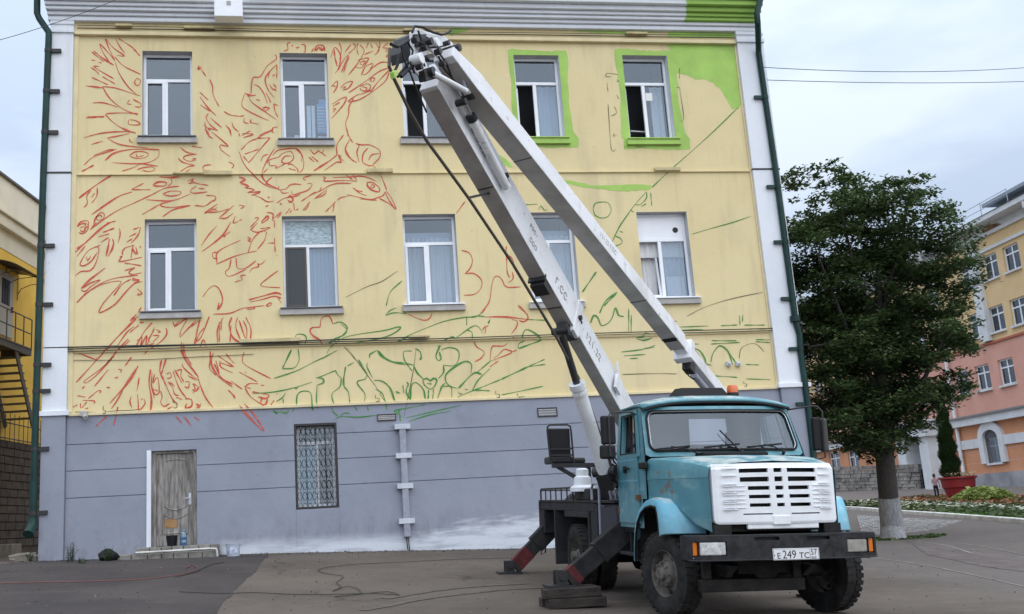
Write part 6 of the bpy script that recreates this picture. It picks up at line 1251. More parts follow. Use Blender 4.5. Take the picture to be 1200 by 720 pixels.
mb = MB(); mb.add([wsf(*p) for p in inn]+[wsf(*p) for p in outb]+[wsf(p[0], p[1], -.04) for p in inn], [(i, (i+1) % n, n+(i+1) % n, n+i) for i in range(n)]+[(i, 2*n+i, 2*n+(i+1) % n, (i+1) % n) for i in range(n)])
wf = B_(mb, 'windscreen_frame', 'blue', smooth=True, angle=30)
mb = MB(); mb.tube([wsf(p[0], p[1], .012) for p in inn+inn[:1]], .020, 6); B_(mb, 'windscreen_seal', 'rubber', wf)
mb = MB(); mb.tube([wsf(p[0]*.985, .5+(p[1]-.5)*.975, .022) for p in inn+inn[:1]], .007, 5); B_(mb, 'seal_trim', 'chrome', wf)
us = np.linspace(-.96, .96, 13); mb = MB(); mb.loft([[wsf(u, w, -.005) for u in us] for w in (.10, .37, .64, .92)], closed=False); B_(mb, 'windscreen', 'cab_glass', recalc=False, smooth=True)
for (y0, z0, y1, z1) in ((-.42, 1.965, -.70, 2.055), (.14, 1.975, -.10, 2.07), (.70, 1.975, .46, 2.07)):
    b0 = wsf(y0, (z0-1.93)/.66, .05); b1 = wsf(y1, (z1-1.93)/.66, .03); mb = MB(); mb.tube([b0, (np.array(b0)+b1)/2+(.02, 0, .015), b1], .010, 5); e = np.array(b1); mb.beam(e+(.03, -.24, -.035), e+(.02, .24, .005), .012, .022); mb.cyl(np.array(b0)-(.02, 0, .03), np.array(b0)+(.02, 0, .01), .02, n=8); B_(mb, 'wiper', 'rubber')
mb = MB(); mb.tube([wsf(-.08, .50, .05), wsf(.13, .03, .08)], .010, 5); B_(mb, 'radio_aerial', 'rubber')
# rear wall, floor, seats, dashboard, wheel
mb = MB(); mb.panel((-1.05, 1.05), (1.03, 2.62), [(-.02, .56, 2.14, 2.50)], lambda u, w, d: (-1.60-d, u*(ysid(w)/1.08), w), depth=.03); B_(mb, 'cab_rear_wall', 'blue', recalc=False)
mb = MB(); mb.bx(-1.595, -.85, -1.03, 1.03, 1.02, 1.06); mb.bx(-1.598, -1.590, -1.03, -.03, 1.1, 2.6); mb.bx(-1.598, -1.590, .57, 1.03, 1.1, 2.6); mb.bx(-1.598, -1.590, -.029, .569, 1.1, 2.13); mb.bx(-1.58, -.70, -.95, .95, 2.57, 2.585); B_(mb, 'cab_lining', 'cab_in')
mb = MB(); mb.bx(-.75, -.45, -1.0, 1.0, 1.55, 1.96); B_(mb, 'dashboard', 'rubber', bevel=.03)
for y0, y1 in ((-.95, .0), (.35, .85)):
    mb = MB(); mb.bx(-1.5, -1.0, y0, y1, 1.35, 1.55); mb.bx(-1.55, -1.40, y0, y1, 1.55, 2.12); B_(mb, 'cab_seat', 'seat_black', bevel=.04)
mb = MB(); mb.bx(-1.50, -1.42, .44, .74, 2.13, 2.30); B_(mb, 'head_rest', 'seat_black', bevel=.03)
mb = MB(); th_ = np.linspace(0, 2*math.pi, 25); c_ = np.array([-.95, .58, 1.98]); mb.tube([c_+.22*(math.cos(t)*np.array([0, 1, 0])+math.sin(t)*np.array([-.42, 0, .9])) for t in th_], .014, 6); mb.cyl(c_, c_+(.28, 0, -.14), .02, n=8); B_(mb, 'steering_wheel', 'rubber')
# bonnet
def bring(x, hw, zs, zc, zb, sl=0.0):
    return [(x, -hw-sl, zb), (x, -hw-sl*.5, (zb+zs)/2-.10), (x, -hw-.008, 1.655), (x, -hw-.012, 1.640), (x, -hw, zs-.05), (x, -hw+.02, zs-.012), (x, -hw+.07, zs+.008), (x, -hw*.5, zs+(zc-zs)*.8), (x, 0, zc),
            (x, hw*.5, zs+(zc-zs)*.8), (x, hw-.07, zs+.008), (x, hw-.02, zs-.012), (x, hw, zs-.05), (x, hw+.012, 1.640), (x, hw+.008, 1.655), (x, hw+sl*.5, (zb+zs)/2-.10), (x, hw+sl, zb)]
mb = MB(); mb.loft([bring(-.43, 1.055, 1.905, 1.935, 1.38), bring(-.10, 1.00, 1.892, 1.93, 1.36), bring(.25, .92, 1.862, 1.91, 1.30), bring(.60, .835, 1.818, 1.875, 1.10), bring(.90, .765, 1.765, 1.82, 1.02)], closed=False, caps=False)
bo = B_(mb, 'bonnet', 'blue', smooth=True, angle=38, recalc=False)
mb = MB(); mb.bx(-.34, -.10, -.42, .44, 1.925, 1.965); bv = B_(mb, 'cowl_vent', 'rubber', bevel=.012)
for q in range(5): k = MB(); k.bx(-.33+.045*q, -.31+.045*q, -.40, .42, 1.966, 1.974); B_(k, 'vent_slat', 'rubber', bv)
# white grille panel with slots
rows = [(1.70, .024, (-.43, -.08), (-.012, .088), (.15, .50)), (1.604, .022, (-.425, -.075), (-.008, .092), (.155, .505)), (1.510, .022, (-.335, -.072), (-.005, .095), (.152, .405)),
        (1.413, .020, (-.33, -.07), (.0, .092), (.16, .41)), (1.317, .020, (-.325, -.07), (.003, .098), (.165, .415)), (1.216, .007, (-.41, -.055), None, (.17, .52))]
holes_ = []
for z, hh_, *sl in rows:
    for sI in sl:
        if sI: holes_.append((sI[0], sI[1], z-hh_, z+hh_))
gf = lambda u, w, d: (.975-d-.05*abs(u/.74)**4-.02*(w > 1.74), u, w+.012*(1-(u/.74)**2)*(w > 1.6))
mb = MB(); mb.panel((-.70, .70), (1.13, 1.755), holes_, gf, depth=.035)
gr = B_(mb, 'grille', 'grille_white', recalc=False)
ro_ = rrect_pts(-.745, .745, 1.10, 1.79, .055); n = len(ro_); ri_ = [(max(-.70, min(.70, a)), max(1.13, min(1.755, b))) for a, b in ro_]
mb = MB(); mb.add([gf(a, b, -.0) for a, b in ri_]+[gf(a*.992, 1.445+(b-1.445)*.985, .008) for a, b in ro_]+[(gf(a, b, .0)[0]-.10, a, b) for a, b in ro_], [(i, (i+1) % n, n+(i+1) % n, n+i) for i in range(n)]+[(n+i, n+(i+1) % n, 2*n+(i+1) % n, 2*n+i) for i in range(n)])
B_(mb, 'grille_surround', 'grille_white', gr, smooth=True, angle=50)
mb = MB(); mb.bx(.82, .83, -.72, .72, 1.05, 1.76); B_(mb, 'radiator', 'dark', gr)
for z in (1.735, 1.655, 1.558, 1.462, 1.365, 1.27):
    for y0, y1 in ((-.64, -.46), (.53, .68)): mb = MB(); mb.bx(.956, .976, y0, y1, z-.005, z+.004); B_(mb, 'grille_rib', 'grille_white', gr)
for z in (1.535, 1.485, 1.435, 1.385, 1.340, 1.290):
    for y0, y1 in ((-.63, -.50), (-.485, -.37), (.45, .54), (.555, .68)): mb = MB(); mb.bx(.960, .9795, y0, y1, z-.004, z+.003); B_(mb, 'grille_rib', 'grille_white', gr)
mb = MB(); mb.bx(.945, .985, -.06, .15, 1.09, 1.20); B_(mb, 'grille_latch', 'grille_white', gr, bevel=.012)
mb = MB(); mb.bx(.90, .955, -.36, .50, 1.045, 1.12); B_(mb, 'grille_apron', 'grille_white', gr, bevel=.012)
for y in (-.66, .66): mb = MB(); mb.bx(.80, .96, y-.10, y+.10, .99, 1.10); mb.cyl((.9, y-.1, 1.06), (.9, y+.1, 1.06), .04, n=10); B_(mb, 'bonnet_hinge', 'chassis')
mb = MB(); mb.add([(.93, .53, 1.0), (.93, .61, 1.0), (.93, .575, 1.11)], [(0, 1, 2)]); 
# bumper with lamp pockets
bh = [(-1.005, -.685, .765, .925), (-1.075, -1.012, .765, .925), (.745, 1.0, .765, .925), (1.008, 1.085, .765, .925), (-.36, -.06, .925, .965), (.27, .54, .922, .962)]
bfn = lambda u, w, d: (1.10-d-.05*max(0, (abs(u)-.95)/.17)**2, u, w)
mb = MB(); mb.panel((-1.12, 1.12), (.72, .985), bh, bfn, depth=.06)
mb.add([bfn(-1.12, .72, 0), bfn(-1.12, .985, 0), (.80, -1.12, .985), (.80, -1.12, .72)], [(0, 1, 2, 3)]); mb.add([bfn(1.12, .72, 0), bfn(1.12, .985, 0), (.80, 1.12, .985), (.80, 1.12, .72)], [(3, 2, 1, 0)])
mb.add([bfn(-1.12, .985, 0), bfn(1.12, .985, 0), (.84, 1.12, .99), (.84, -1.12, .99)], [(0, 1, 2, 3)]); mb.add([bfn(-1.12, .72, 0), bfn(1.12, .72, 0), (1.0, 1.12, .71), (1.0, -1.12, .71)], [(0, 3, 2, 1)])
bu = B_(mb, 'bumper', 'bumper', recalc=False)
mb = MB(); mb.bx(1.02, 1.035, -1.1, 1.1, .73, .98); B_(mb, 'bumper_backing', 'dark', bu)
mb = MB(); mb.tube([bfn(-1.1, .985, .01), bfn(-.5, .985, .01), bfn(.5, .985, .01), bfn(1.1, .985, .01)], .010, 6); mb.tube([bfn(-1.12, .722, 0), bfn(-1.0, .715, .0), bfn(0, .713, .0), bfn(1.0, .715, 0), bfn(1.12, .722, 0)], .010, 6); B_(mb, 'bumper_edge', 'grey_paint', bu)
for y0, y1, m_, nm in ((-1.0, -.69, 'lamp_glass', 'headlight'), (.75, .995, 'lamp_dull', 'headlight'), (-1.072, -1.015, 'amber', 'indicator'), (1.012, 1.082, 'amber', 'indicator')):
    mb = MB(); mb.bx(1.04, 1.088-.03*(abs(y0+y1)/2 > .98), y0, y1, .77, .92); L_ = B_(mb, nm, m_, bu, bevel=.018, segs=3)
mb = MB(); mb.bx(1.07, 1.075, -1.08, -.68, .74, .752); B_(mb, 'lamp_trim', 'chrome', bu)
# number plate
mb = MB(); mb.bx(1.101, 1.112, -.155, .395, .703, .832); pl = B_(mb, 'number_plate', mat('white_plate', (.72, .73, .75), .4), bu, bevel=.006)
M['plate_ink'] = mat('black_plate_ink', (.012, .012, .014), .5)
def text_mesh(s, size, mtx_, name, m, par, ext=.001, space=1.0):
    cu = bpy.data.curves.new('t', 'FONT'); cu.body = s; cu.size = size; cu.extrude = ext; cu.space_character = space; cu.resolution_u = 4
    ob = bpy.data.objects.new('t', cu); C.objects.link(ob); dg = bpy.context.evaluated_depsgraph_get(); dg.update(); me = bpy.data.meshes.new_from_object(ob.evaluated_get(dg)); 
    bpy.data.objects.remove(ob); bpy.data.curves.remove(cu); me.transform(mtx_); me.materials.clear(); me.materials.append(M[m]); me.name = name
    o = bpy.data.objects.new(name, me); C.objects.link(o); o.parent = par; reg(o, (0, 0, 0)); return o
def tmat(o, ex, ey):
    ex, ey = np.array(ex, float), np.array(ey, float); ez = np.cross(ex, ey); return Matrix(((ex[0], ey[0], ez[0], o[0]), (ex[1], ey[1], ez[1], o[1]), (ex[2], ey[2], ez[2], o[2]), (0, 0, 0, 1)))
text_mesh('\u2022', .05, tmat((1.1135, -.148, .742), (0, 1, 0), (0, 0, 1)), 'plate_letters', 'plate_ink', pl)
text_mesh('E', .092, tmat((1.1135, -.112, .722), (0, 1.05, 0), (0, 0, 1)), 'plate_letters', 'plate_ink', pl)
text_mesh('249', .128, tmat((1.1135, -.045, .722), (0, .86, 0), (0, 0, 1)), 'plate_letters', 'plate_ink', pl)
text_mesh('TC', .092, tmat((1.1135, .152, .722), (0, 1.05, 0), (0, 0, 1)), 'plate_letters', 'plate_ink', pl)
text_mesh('57', .088, tmat((1.1135, .292, .757), (0, .85, 0), (0, 0, 1)), 'plate_letters', 'plate_ink', pl)
text_mesh('RUS', .034, tmat((1.1135, .296, .716), (0, 1, 0), (0, 0, 1)), 'plate_letters', 'plate_ink', pl)
mb = MB()
for a, b, c_, d_ in ((-.148, .388, .709, .712), (-.148, .388, .823, .826), (-.148, -.145, .712, .823), (.385, .388, .712, .823), (.283, .2855, .712, .823)): mb.bx(1.112, 1.1135, a, b, c_, d_)
B_(mb, 'plate_border', 'plate_ink', pl)
# mirrors
def mirror(s, y0, y1, zb, zt_, nm='wing_mirror'):
    mb = MB(); mb.bx(-.58, -.50, min(s*y0, s*y1), max(s*y0, s*y1), zb, zt_); return B_(mb, nm, 'rubber', bevel=.025)
mirror(-1, 1.42, 1.61, 2.10, 2.47); mirror(-1, 1.43, 1.635, 1.915, 2.09); mirror(1, 1.27, 1.385, 1.99, 2.43)
mb = MB(); mb.bx(-.62, -.52, 1.395, 1.49, 1.97, 2.42); B_(mb, 'wing_mirror', mat('brown_mirror_back', (.05, .042, .04), .5), bevel=.03)
mb = MB(); mb.tube([(-.75, -1.07, 2.50), (-.55, -1.20, 2.52), (-.52, -1.48, 2.51), (-.49, -1.515, 2.45), (-.49, -1.515, 1.95)], .013, 6); B_(mb, 'mirror_arm', 'iron')
mb = MB(); mb.tube([(-.75, .95, 2.535), (-.55, 1.28, 2.58), (-.52, 1.36, 2.575), (-.49, 1.41, 2.50), (-.49, 1.40, 1.9), (-.5, 1.06, 1.82)], .013, 6); B_(mb, 'mirror_arm', 'iron')

# platform behind the cab
mb = MB(); mb.bx(-6.45, -1.68, -1.15, 1.15, 1.345, 1.385); B_(mb, 'deck', 'deck_black', bevel=.006)
for s in (-1, 1): mb = MB(); mb.bx(-6.42, -2.75, min(s*1.14, s*1.05), max(s*1.14, s*1.05), 1.215, 1.343); B_(mb, 'deck_side_beam', 'grey_paint', bevel=.008)
mb = MB(); mb.bx(-6.5, -6.44, -1.15, 1.15, .78, 1.38); B_(mb, 'rear_panel', 'deck_black')
for s in (-1, 1):
    mb = MB(); mb.bx(-6.5, -6.05, min(s*1.15, s*.85), max(s*1.15, s*.85), .80, 1.21); B_(mb, 'outrigger_housing', 'deck_black', bevel=.01)
    mb = MB(); mb.bx(-5.26, -5.18, min(s*1.16, s*.62), max(s*1.16, s*.62), .31, 1.214); B_(mb, 'mudguard_plate', 'grey_paint')
    mb = MB(); mb.bx(-3.05, -2.99, min(s*1.16, s*.62), max(s*1.16, s*.62), .55, 1.214); mb.bx(-4.55, -3.06, min(s*1.15, s*.7), max(s*1.15, s*.7), 1.12, 1.214); B_(mb, 'wheel_guard', 'grey_paint', bevel=.006)
    mb = MB(); mb.bx(-2.98, -2.62, min(s*1.13, s*.6), max(s*1.13, s*.6), .72, 1.34); B_(mb, 'tool_box', 'grey_paint', bevel=.015)
    mb = MB(); mb.bx(-2.60, -1.72, min(s*1.10, s*.55), max(s*1.10, s*.55), .66, 1.34); B_(mb, 'fuel_tank', mat('blue_black_tank_paint', (.018, .02, .03), .45), bevel=.03)
rl = [(-6.42, -1.12), (-4.05, -1.12)]
mb = MB(); mb.tube([(-6.42, -1.12, 1.38), (-6.42, -1.12, 1.555), (-6.36, -1.12, 1.585), (-4.1, -1.12, 1.585), (-4.04, -1.12, 1.555), (-4.04, -1.12, 1.38)], .017, 6)
for q in range(1, 6): x = -6.42+2.38*q/6; mb.cyl((x, -1.12, 1.38), (x, -1.12, 1.585), .012, n=6)
mb.tube([(-6.42, -1.1, 1.56), (-6.42, 1.1, 1.56)], .017, 6); B_(mb, 'deck_railing', 'iron')
mb = MB(); mb.bx(-4.04, -3.15, -1.10, -.6, 1.386, 1.56); B_(mb, 'deck_locker', 'deck_black', bevel=.02)
mb = MB(); mb.tube([(-2.9, -1.12, 1.39), (-2.9, -1.12, 1.56), (-2.8, -1.12, 1.63), (-2.0, -1.12, 1.63), (-1.88, -1.12, 1.56), (-1.88, -1.12, 1.39)], .02, 6); B_(mb, 'grab_rail', 'steel_grey')
mb = MB(); mb.tube([(-2.30, -1.18, .85), (-2.28, -1.18, 1.70), (-2.2, -1.16, 1.80), (-1.72, -1.05, 2.05)], .018, 6); mb.tube([(-2.29, -1.18, 1.3), (-2.3, -1.1, 1.3)], .012, 5); B_(mb, 'access_rail', 'steel_grey')
for q, (x, z) in enumerate(((-2.1, 1.46), (-2.35, 1.47), (-1.9, 1.45))): mb = MB(); mb.lathe([(0, -.05), (.06, -.05), (.075, 0), (.06, .05), (0, .05)], (x, -.95, z+.02), (0, 1, .2), 12); mb.cyl((x, -.9, 1.386), (x, -.9, z+.02), .05, n=8); B_(mb, 'hydraulic_valve', 'steel_grey')

# boom geometry: arms lie in one leaning plane, head of the boom nearest the camera
Bp, Kp = at(755, 525, 15.8), at(500, 75, 11.3); K2, E2 = at(527, 70, 11.25), at(872, 498, 18.0)
WZ = np.array([0, 0, 1.0])
def proj(p): p = np.array(p)-EP; c_ = p@FW; return PX+F*(p@RT)/c_, PY-F*(p@UP)/c_
def arm_at(p0, p1, v):
    lo, hi = -.2, 1.2
    for _ in range(40):
        m_ = (lo+hi)/2
        if proj(p0+(p1-p0)*m_)[1] < v: lo = m_
        else: hi = m_
    return p0+(p1-p0)*lo
def frame(p0, p1):
    d = (p1-p0)/np.linalg.norm(p1-p0); n_ = np.cross(d, WZ); n_ /= np.linalg.norm(n_); u_ = np.cross(n_, d); return d, n_, u_
d1, n1_, u1 = frame(Kp, Bp); d2, n2_, u2 = frame(K2, E2)
mid = (Kp+Bp)/2; vv = (mid-EP)/np.linalg.norm(mid-EP); vp_ = vv-d1*(vv@d1); vp_ /= np.linalg.norm(vp_); print('ARM1 face ratios under', abs(vp_@u1), 'side', abs(vp_@n1_), 'sgn', vp_@u1, vp_@n1_)
def arm(p0, p1, w0, h0, w1, h1, name, under=True):
    mb = MB(); mb.beam(p0, p1, w0, h0, WZ, w1, h1)
    o = B_(mb, name, 'boom_white', world=True, bevel=.012)
    return o
c70, c382 = Kp, arm_at(Kp, Bp, 372)
tip1 = arm_at(Kp, Bp, 92)
a1 = arm(tip1-d1*.05, c382, .23, .49, .225, .48, 'lower_arm')
in1 = arm(c382-d1*.4+u1*.02, Bp, .18, .42, .18, .46, 'lower_arm_section')
def under_strip(p0, p1, w0, w1, h0, h1, u_, name, par):  # thin darker sheet that paints the shade along an arm's lower face
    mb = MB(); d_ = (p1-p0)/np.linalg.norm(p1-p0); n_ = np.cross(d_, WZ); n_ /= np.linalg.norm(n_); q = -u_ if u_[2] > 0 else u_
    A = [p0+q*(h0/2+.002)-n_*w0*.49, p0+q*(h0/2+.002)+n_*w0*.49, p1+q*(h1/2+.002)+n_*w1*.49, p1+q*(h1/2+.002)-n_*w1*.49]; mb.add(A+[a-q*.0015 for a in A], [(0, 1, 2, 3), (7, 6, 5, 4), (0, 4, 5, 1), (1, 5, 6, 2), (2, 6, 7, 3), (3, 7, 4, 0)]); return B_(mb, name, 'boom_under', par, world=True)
under_strip(tip1, c382, .23, .225, .49, .48, u1, 'underside_shade', a1); under_strip(c382, Bp, .18, .18, .42, .46, u1+0, 'underside_shade', in1)
s420 = arm_at(K2, E2, 402)
a2 = arm(K2+d2*.42, s420, .26, .245, .24, .24, 'upper_arm'); in2 = arm(s420-d2*.4, E2, .19, .20, .19, .24, 'upper_arm_section')
under_strip(K2+d2*.44, s420, .26, .24, .245, .24, u2, 'underside_shade', a2)
def collar(p, d_, n_, u_, w, h, L, name, par):
    mb = MB(); q = -u_ if u_[2] > 0 else u_; mb.obox(p+q*h*.06, d_*L, n_*w*.5, q*h*.56); return B_(mb, name, 'boom_white', par, world=True, bevel=.01)
collar(arm_at(Kp, Bp, 373), d1, n1_, u1, .25, .50, .09, 'arm_collar', a1); collar(arm_at(K2, E2, 411), d2, n2_, u2, .29, .29, .08, 'arm_collar', a2)
for v in (211, 318):
    p = arm_at(Kp, Bp, v); mb = MB(); q = -u1 if u1[2] > 0 else u1
    if v == 318: mb.obox(p+q*.29, d1*.10, n1_*.10, q*.06); mb.obox(p+q*.26-d1*.13, d1*.015, n1_*.12, q*.05); B_(mb, 'hose_bracket', 'iron', a1, world=True)
for p0, p1, vs_, u_, n_, d_, par in ((Kp, Bp, (205, 345), u1, n1_, d1, a1), (K2, E2, (178, 345, 390), u2, n2_, d2, a2)):
    q = -u_ if u_[2] > 0 else u_
    for v in vs_: p = arm_at(p0, p1, v); mb = MB(); mb.obox(p+q*(.248 if par is a1 else .124), d_*.006, n_*(.10 if par is a1 else .125), q*.004); B_(mb, 'weld_seam', 'iron', par, world=True)
# black fittings on the lower arm's side
sg = 1 if (EP-mid)@n1_ > 0 else -1
for v, o_ in ((213, .03), (215, .10), (373, -.02)):
    p = arm_at(Kp, Bp, v)+n1_*sg*.113+u1*o_; mb = MB(); mb.cyl(p, p+n1_*sg*.05, .035, n=10); mb.obox(p+d1*.06, d1*.05, n1_*.02, u1*.015); B_(mb, 'pin_fitting', 'iron', a1, world=True)
# turret
tc_ = tloc(Bp); T0 = np.array([-3.05, 0, 1.386])
mb = MB(); mb.cyl(T0, T0+(0, 0, .14), .52, n=32); mb.cyl(T0+(0, 0, .14), T0+(0, 0, .24), .44, n=32); tu = B_(mb, 'turret', 'boom_white', bevel=.01)
dB = np.array([d1[0], d1[1], 0]); dB /= np.linalg.norm(dB); dBl = TM.T@dB; nBl = TM.T@n1_
mb = MB()
for s in (-1, 1):
    o_ = nBl*s*.17; pts = [T0+(0, 0, .24)-dBl*.62+o_, T0+(0, 0, .24)+dBl*.42+o_, tc_+dBl*.16+o_+(0, 0, .1), tc_-dBl*.14+o_+(0, 0, .14), T0-dBl*.70+o_+(0, 0, .55)]
    pa = [p-nBl*.012 for p in pts]; pb = [p+nBl*.012 for p in pts]; mb.add(pa+pb, [(0, 1, 2, 3, 4), (9, 8, 7, 6, 5)]+[(i, (i+1) % 5, 5+(i+1) % 5, 5+i) for i in range(5)])
mb.cyl(tc_-nBl*.22, tc_+nBl*.22, .06, n=12); B_(mb, 'turret_column', 'boom_white', tu)
# lift cylinder under the lower arm (kept in the arm's plane)
pln = (Bp, n1_)
cb = on_plane(708, 553, *pln); ctop = on_plane(677, 453, *pln); ca_ = on_plane(657, 388, *pln)
dc = (ctop-cb)/np.linalg.norm(ctop-cb)
mb = MB(); mb.cyl(cb, ctop, .095, n=20); lc = B_(mb, 'lift_cylinder', 'boom_white', world=True, smooth=True)
mb = MB(); mb.cyl(ctop-dc*.03, ctop+dc*.05, .112, n=20); mb.cyl(ctop-dc*.12, ctop-dc*.08, .107, n=20); B_(mb, 'cylinder_cap', 'boom_white', lc, world=True)
mb = MB(); mb.cyl(ctop, ca_, .050, n=14); B_(mb, 'cylinder_rod', mat('dark_oily_rod', (.05, .05, .05), .3, metal=.5), lc, world=True, smooth=True)
mb = MB(); q = -u1 if u1[2] > 0 else u1; pt_ = arm_at(Kp, Bp, 380); mb.beam(ca_-q*.05, pt_+q*.20, .14, .16, d1); mb.cyl(ca_-n1_*.12, ca_+n1_*.12, .05, n=12); B_(mb, 'rod_bracket', 'iron', lc, world=True)
mb = MB(); mb.cyl(cb-n1_*.16, cb+n1_*.16, .07, n=12); mb.beam(cb-dc*.02, cb-dc*.25, .2, .2, n1_); B_(mb, 'cylinder_foot', 'iron', lc, world=True)
mb = MB(); tl0 = tloc(cb); mb.beam(tl0, T0+(0, 0, .2)+(tl0-T0)*np.array([.45, .45, 0]), .24, .22); B_(mb, 'cylinder_bracket', 'grey_paint', tu)
# bundled pipe running beside the lower arm
mb = MB(); pp_ = []
for (u, v) in ((457, 57), (456, 78), (462, 93), (480, 130), (500, 165), (549, 232), (600, 308), (652, 395), (664, 418), (683, 452), (700, 500), (716, 545)): pp_.append(on_plane(u, v, Bp-n1_*sg*.0, n1_))
mb.tube(pp_, .019, 7); hp = B_(mb, 'hose_pipe', mat('brown_black_hose', (.085, .072, .058), .6), world=True, smooth=True)
for v in (232, 393):
    a_ = min(pp_, key=lambda p: abs(proj(p)[1]-v)); b_ = arm_at(Kp, Bp, v-8); mb = MB(); mb.beam(a_, b_, .03, .03); B_(mb, 'hose_stay', 'iron', hp, world=True)
# knuckle at the head of the boom
def kp(u, v, o_=0.0): return on_plane(u, v, Kp+n1_*sg*o_, n1_)
def kplate(L, o_, th, name, m, par=None, bevel=.006):
    P0 = [kp(u, v, o_) for u, v in L]; mb = MB(); k_ = len(L); P1 = [p-n1_*sg*th for p in P0]
    mb.add(P0+P1, [tuple(range(k_)), tuple(range(2*k_-1, k_-1, -1))]+[(i, k_+i, k_+(i+1) % k_, (i+1) % k_) for i in range(k_)]); return B_(mb, name, m, par, world=True, bevel=bevel)
kn = kplate([(482, 38), (488, 33), (503, 38), (520, 42), (530, 50), (538, 64), (532, 86), (522, 74), (504, 58), (499, 72), (505, 88), (500, 96), (486, 84), (484, 68)], .19, .03, 'knuckle', 'boom_white')
hb = MB(); hb.beam(K2-d2*.12-u2*.03, K2+d2*.425, .257, .13, WZ, .257, .245); B_(hb, 'arm_head', 'boom_white', a2, world=True, bevel=.012)
under_strip(K2-d2*.02-u2*.03, K2+d2*.44, .257, .257, .145, .245, u2, 'underside_shade', a2)
kplate([(480, 42), (486, 36), (500, 40), (504, 60), (490, 86), (474, 84), (474, 70), (479, 55)], -.12, .03, 'knuckle_plate', 'steel_grey', kn)
kplate([(474, 44), (481, 40), (482, 62), (478, 72), (472, 74), (470, 62)], .05, .14, 'hose_block', 'iron', kn); kplate([(486, 40), (500, 40), (500, 52), (489, 55)], .22, .06, 'valve_block', 'iron', kn)
kplate([(497, 82), (509, 81), (512, 92), (500, 95)], .26, .09, 'pin_block', 'iron', kn)
def rod(a, b, r, o_, name, m, par, oa=None): mb = MB(); p, q_ = kp(*a, o_), kp(*b, o_ if oa is None else oa); mb.cyl(p, q_, r, n=12); return B_(mb, name, m, par, world=True, smooth=True)
rod((507, 86), (546, 107), .034, .28, 'link_rod', 'boom_white', kn, .34); rod((533, 62), (545, 104), .022, .30, 'link_rod', 'steel_grey', kn)
for (u, v, r, m_) in ((546, 107, .048, 'boom_white'), (534, 57, .045, 'iron'), (526, 60, .05, 'iron'), (503, 85, .05, 'iron'), (489, 70, .06, 'boom_white'), (497, 69, .03, 'iron'), (549, 112, .06, 'iron'), (541, 120, .04, 'iron'), (508, 51, .05, 'boom_white')):
    mb = MB(); p = kp(u, v, .25); mb.cyl(p-n1_*sg*.07, p+n1_*sg*.06, r, n=16); B_(mb, 'pivot_pin', m_, kn, world=True, bevel=.006)
mb = MB(); mb.tube([kp(*q_, .24) for q_ in ((483, 38), (486, 31), (495, 32), (507, 38), (518, 41), (525, 39), (528, 36))], .014, 6); B_(mb, 'hydraulic_hose', 'rubber', kn, world=True, smooth=True)
mb = MB(); mb.tube([kp(*q_, .22) for q_ in ((458, 52), (466, 55), (472, 52), (479, 47))], .018, 6); mb.tube([kp(*q_, .12) for q_ in ((472, 60), (467, 66), (466, 76), (462, 85), (466, 90), (476, 78), (482, 68))], .016, 6); mb.tube([kp(*q_, .26) for q_ in ((484, 44), (492, 50), (503, 56), (512, 56), (524, 53))], .010, 6); mb.tube([kp(*q_, .2) for q_ in ((470, 90), (478, 82), (484, 78))], .02, 6); B_(mb, 'hydraulic_hose', 'rubber', kn, world=True, smooth=True)
for L_, o_ in (([(478, 50), (484, 60), (481, 75), (486, 86)], .2), ([(490, 36), (494, 48), (492, 62), (498, 78)], .24), ([(500, 44), (512, 50), (514, 62), (522, 72), (530, 92)], .25), ([(476, 46), (470, 54), (473, 70), (480, 84), (490, 110), (500, 132)], .2), ([(514, 66), (520, 80), (535, 98), (543, 112)], .27)):
    mb = MB(); mb.tube([kp(*q_, o_) for q_ in L_], .011, 5); B_(mb, 'hydraulic_hose', 'rubber', kn, world=True, smooth=True)
for (u, v, o_, r_) in ((483, 48, .22, .035), (494, 58, .22, .03), (510, 62, .24, .035), (520, 52, .24, .03), (515, 76, .24, .03), (488, 80, .22, .03), (500, 50, .25, .04)):
    mb = MB(); p = kp(u, v, o_); mb.cyl(p, p+n1_*sg*.07, r_, n=8); B_(mb, 'bolt_head', 'iron', kn, world=True)
kplate([(461, 84), (465, 82), (467, 88), (463, 92)], .2, .05, 'hose_clip', M['lime'], kn)
# levelling cylinder between the arms
p0, p1, p2 = kp(543, 117, .22), kp(552, 137, .20), kp(594, 220, .18)
mb = MB(); mb.cyl(p1, p2, .052, n=16); lv = B_(mb, 'levelling_cylinder', 'boom_white', world=True, smooth=True)
mb = MB(); mb.cyl(p0, p1, .03, n=12); B_(mb, 'cylinder_rod', 'chrome', lv, world=True, smooth=True); mb = MB(); mb.cyl(p1-(p2-p1)*.02, p1+(p2-p1)*.05, .062, n=16); B_(mb, 'cylinder_cap', 'grey_paint', lv, world=True)
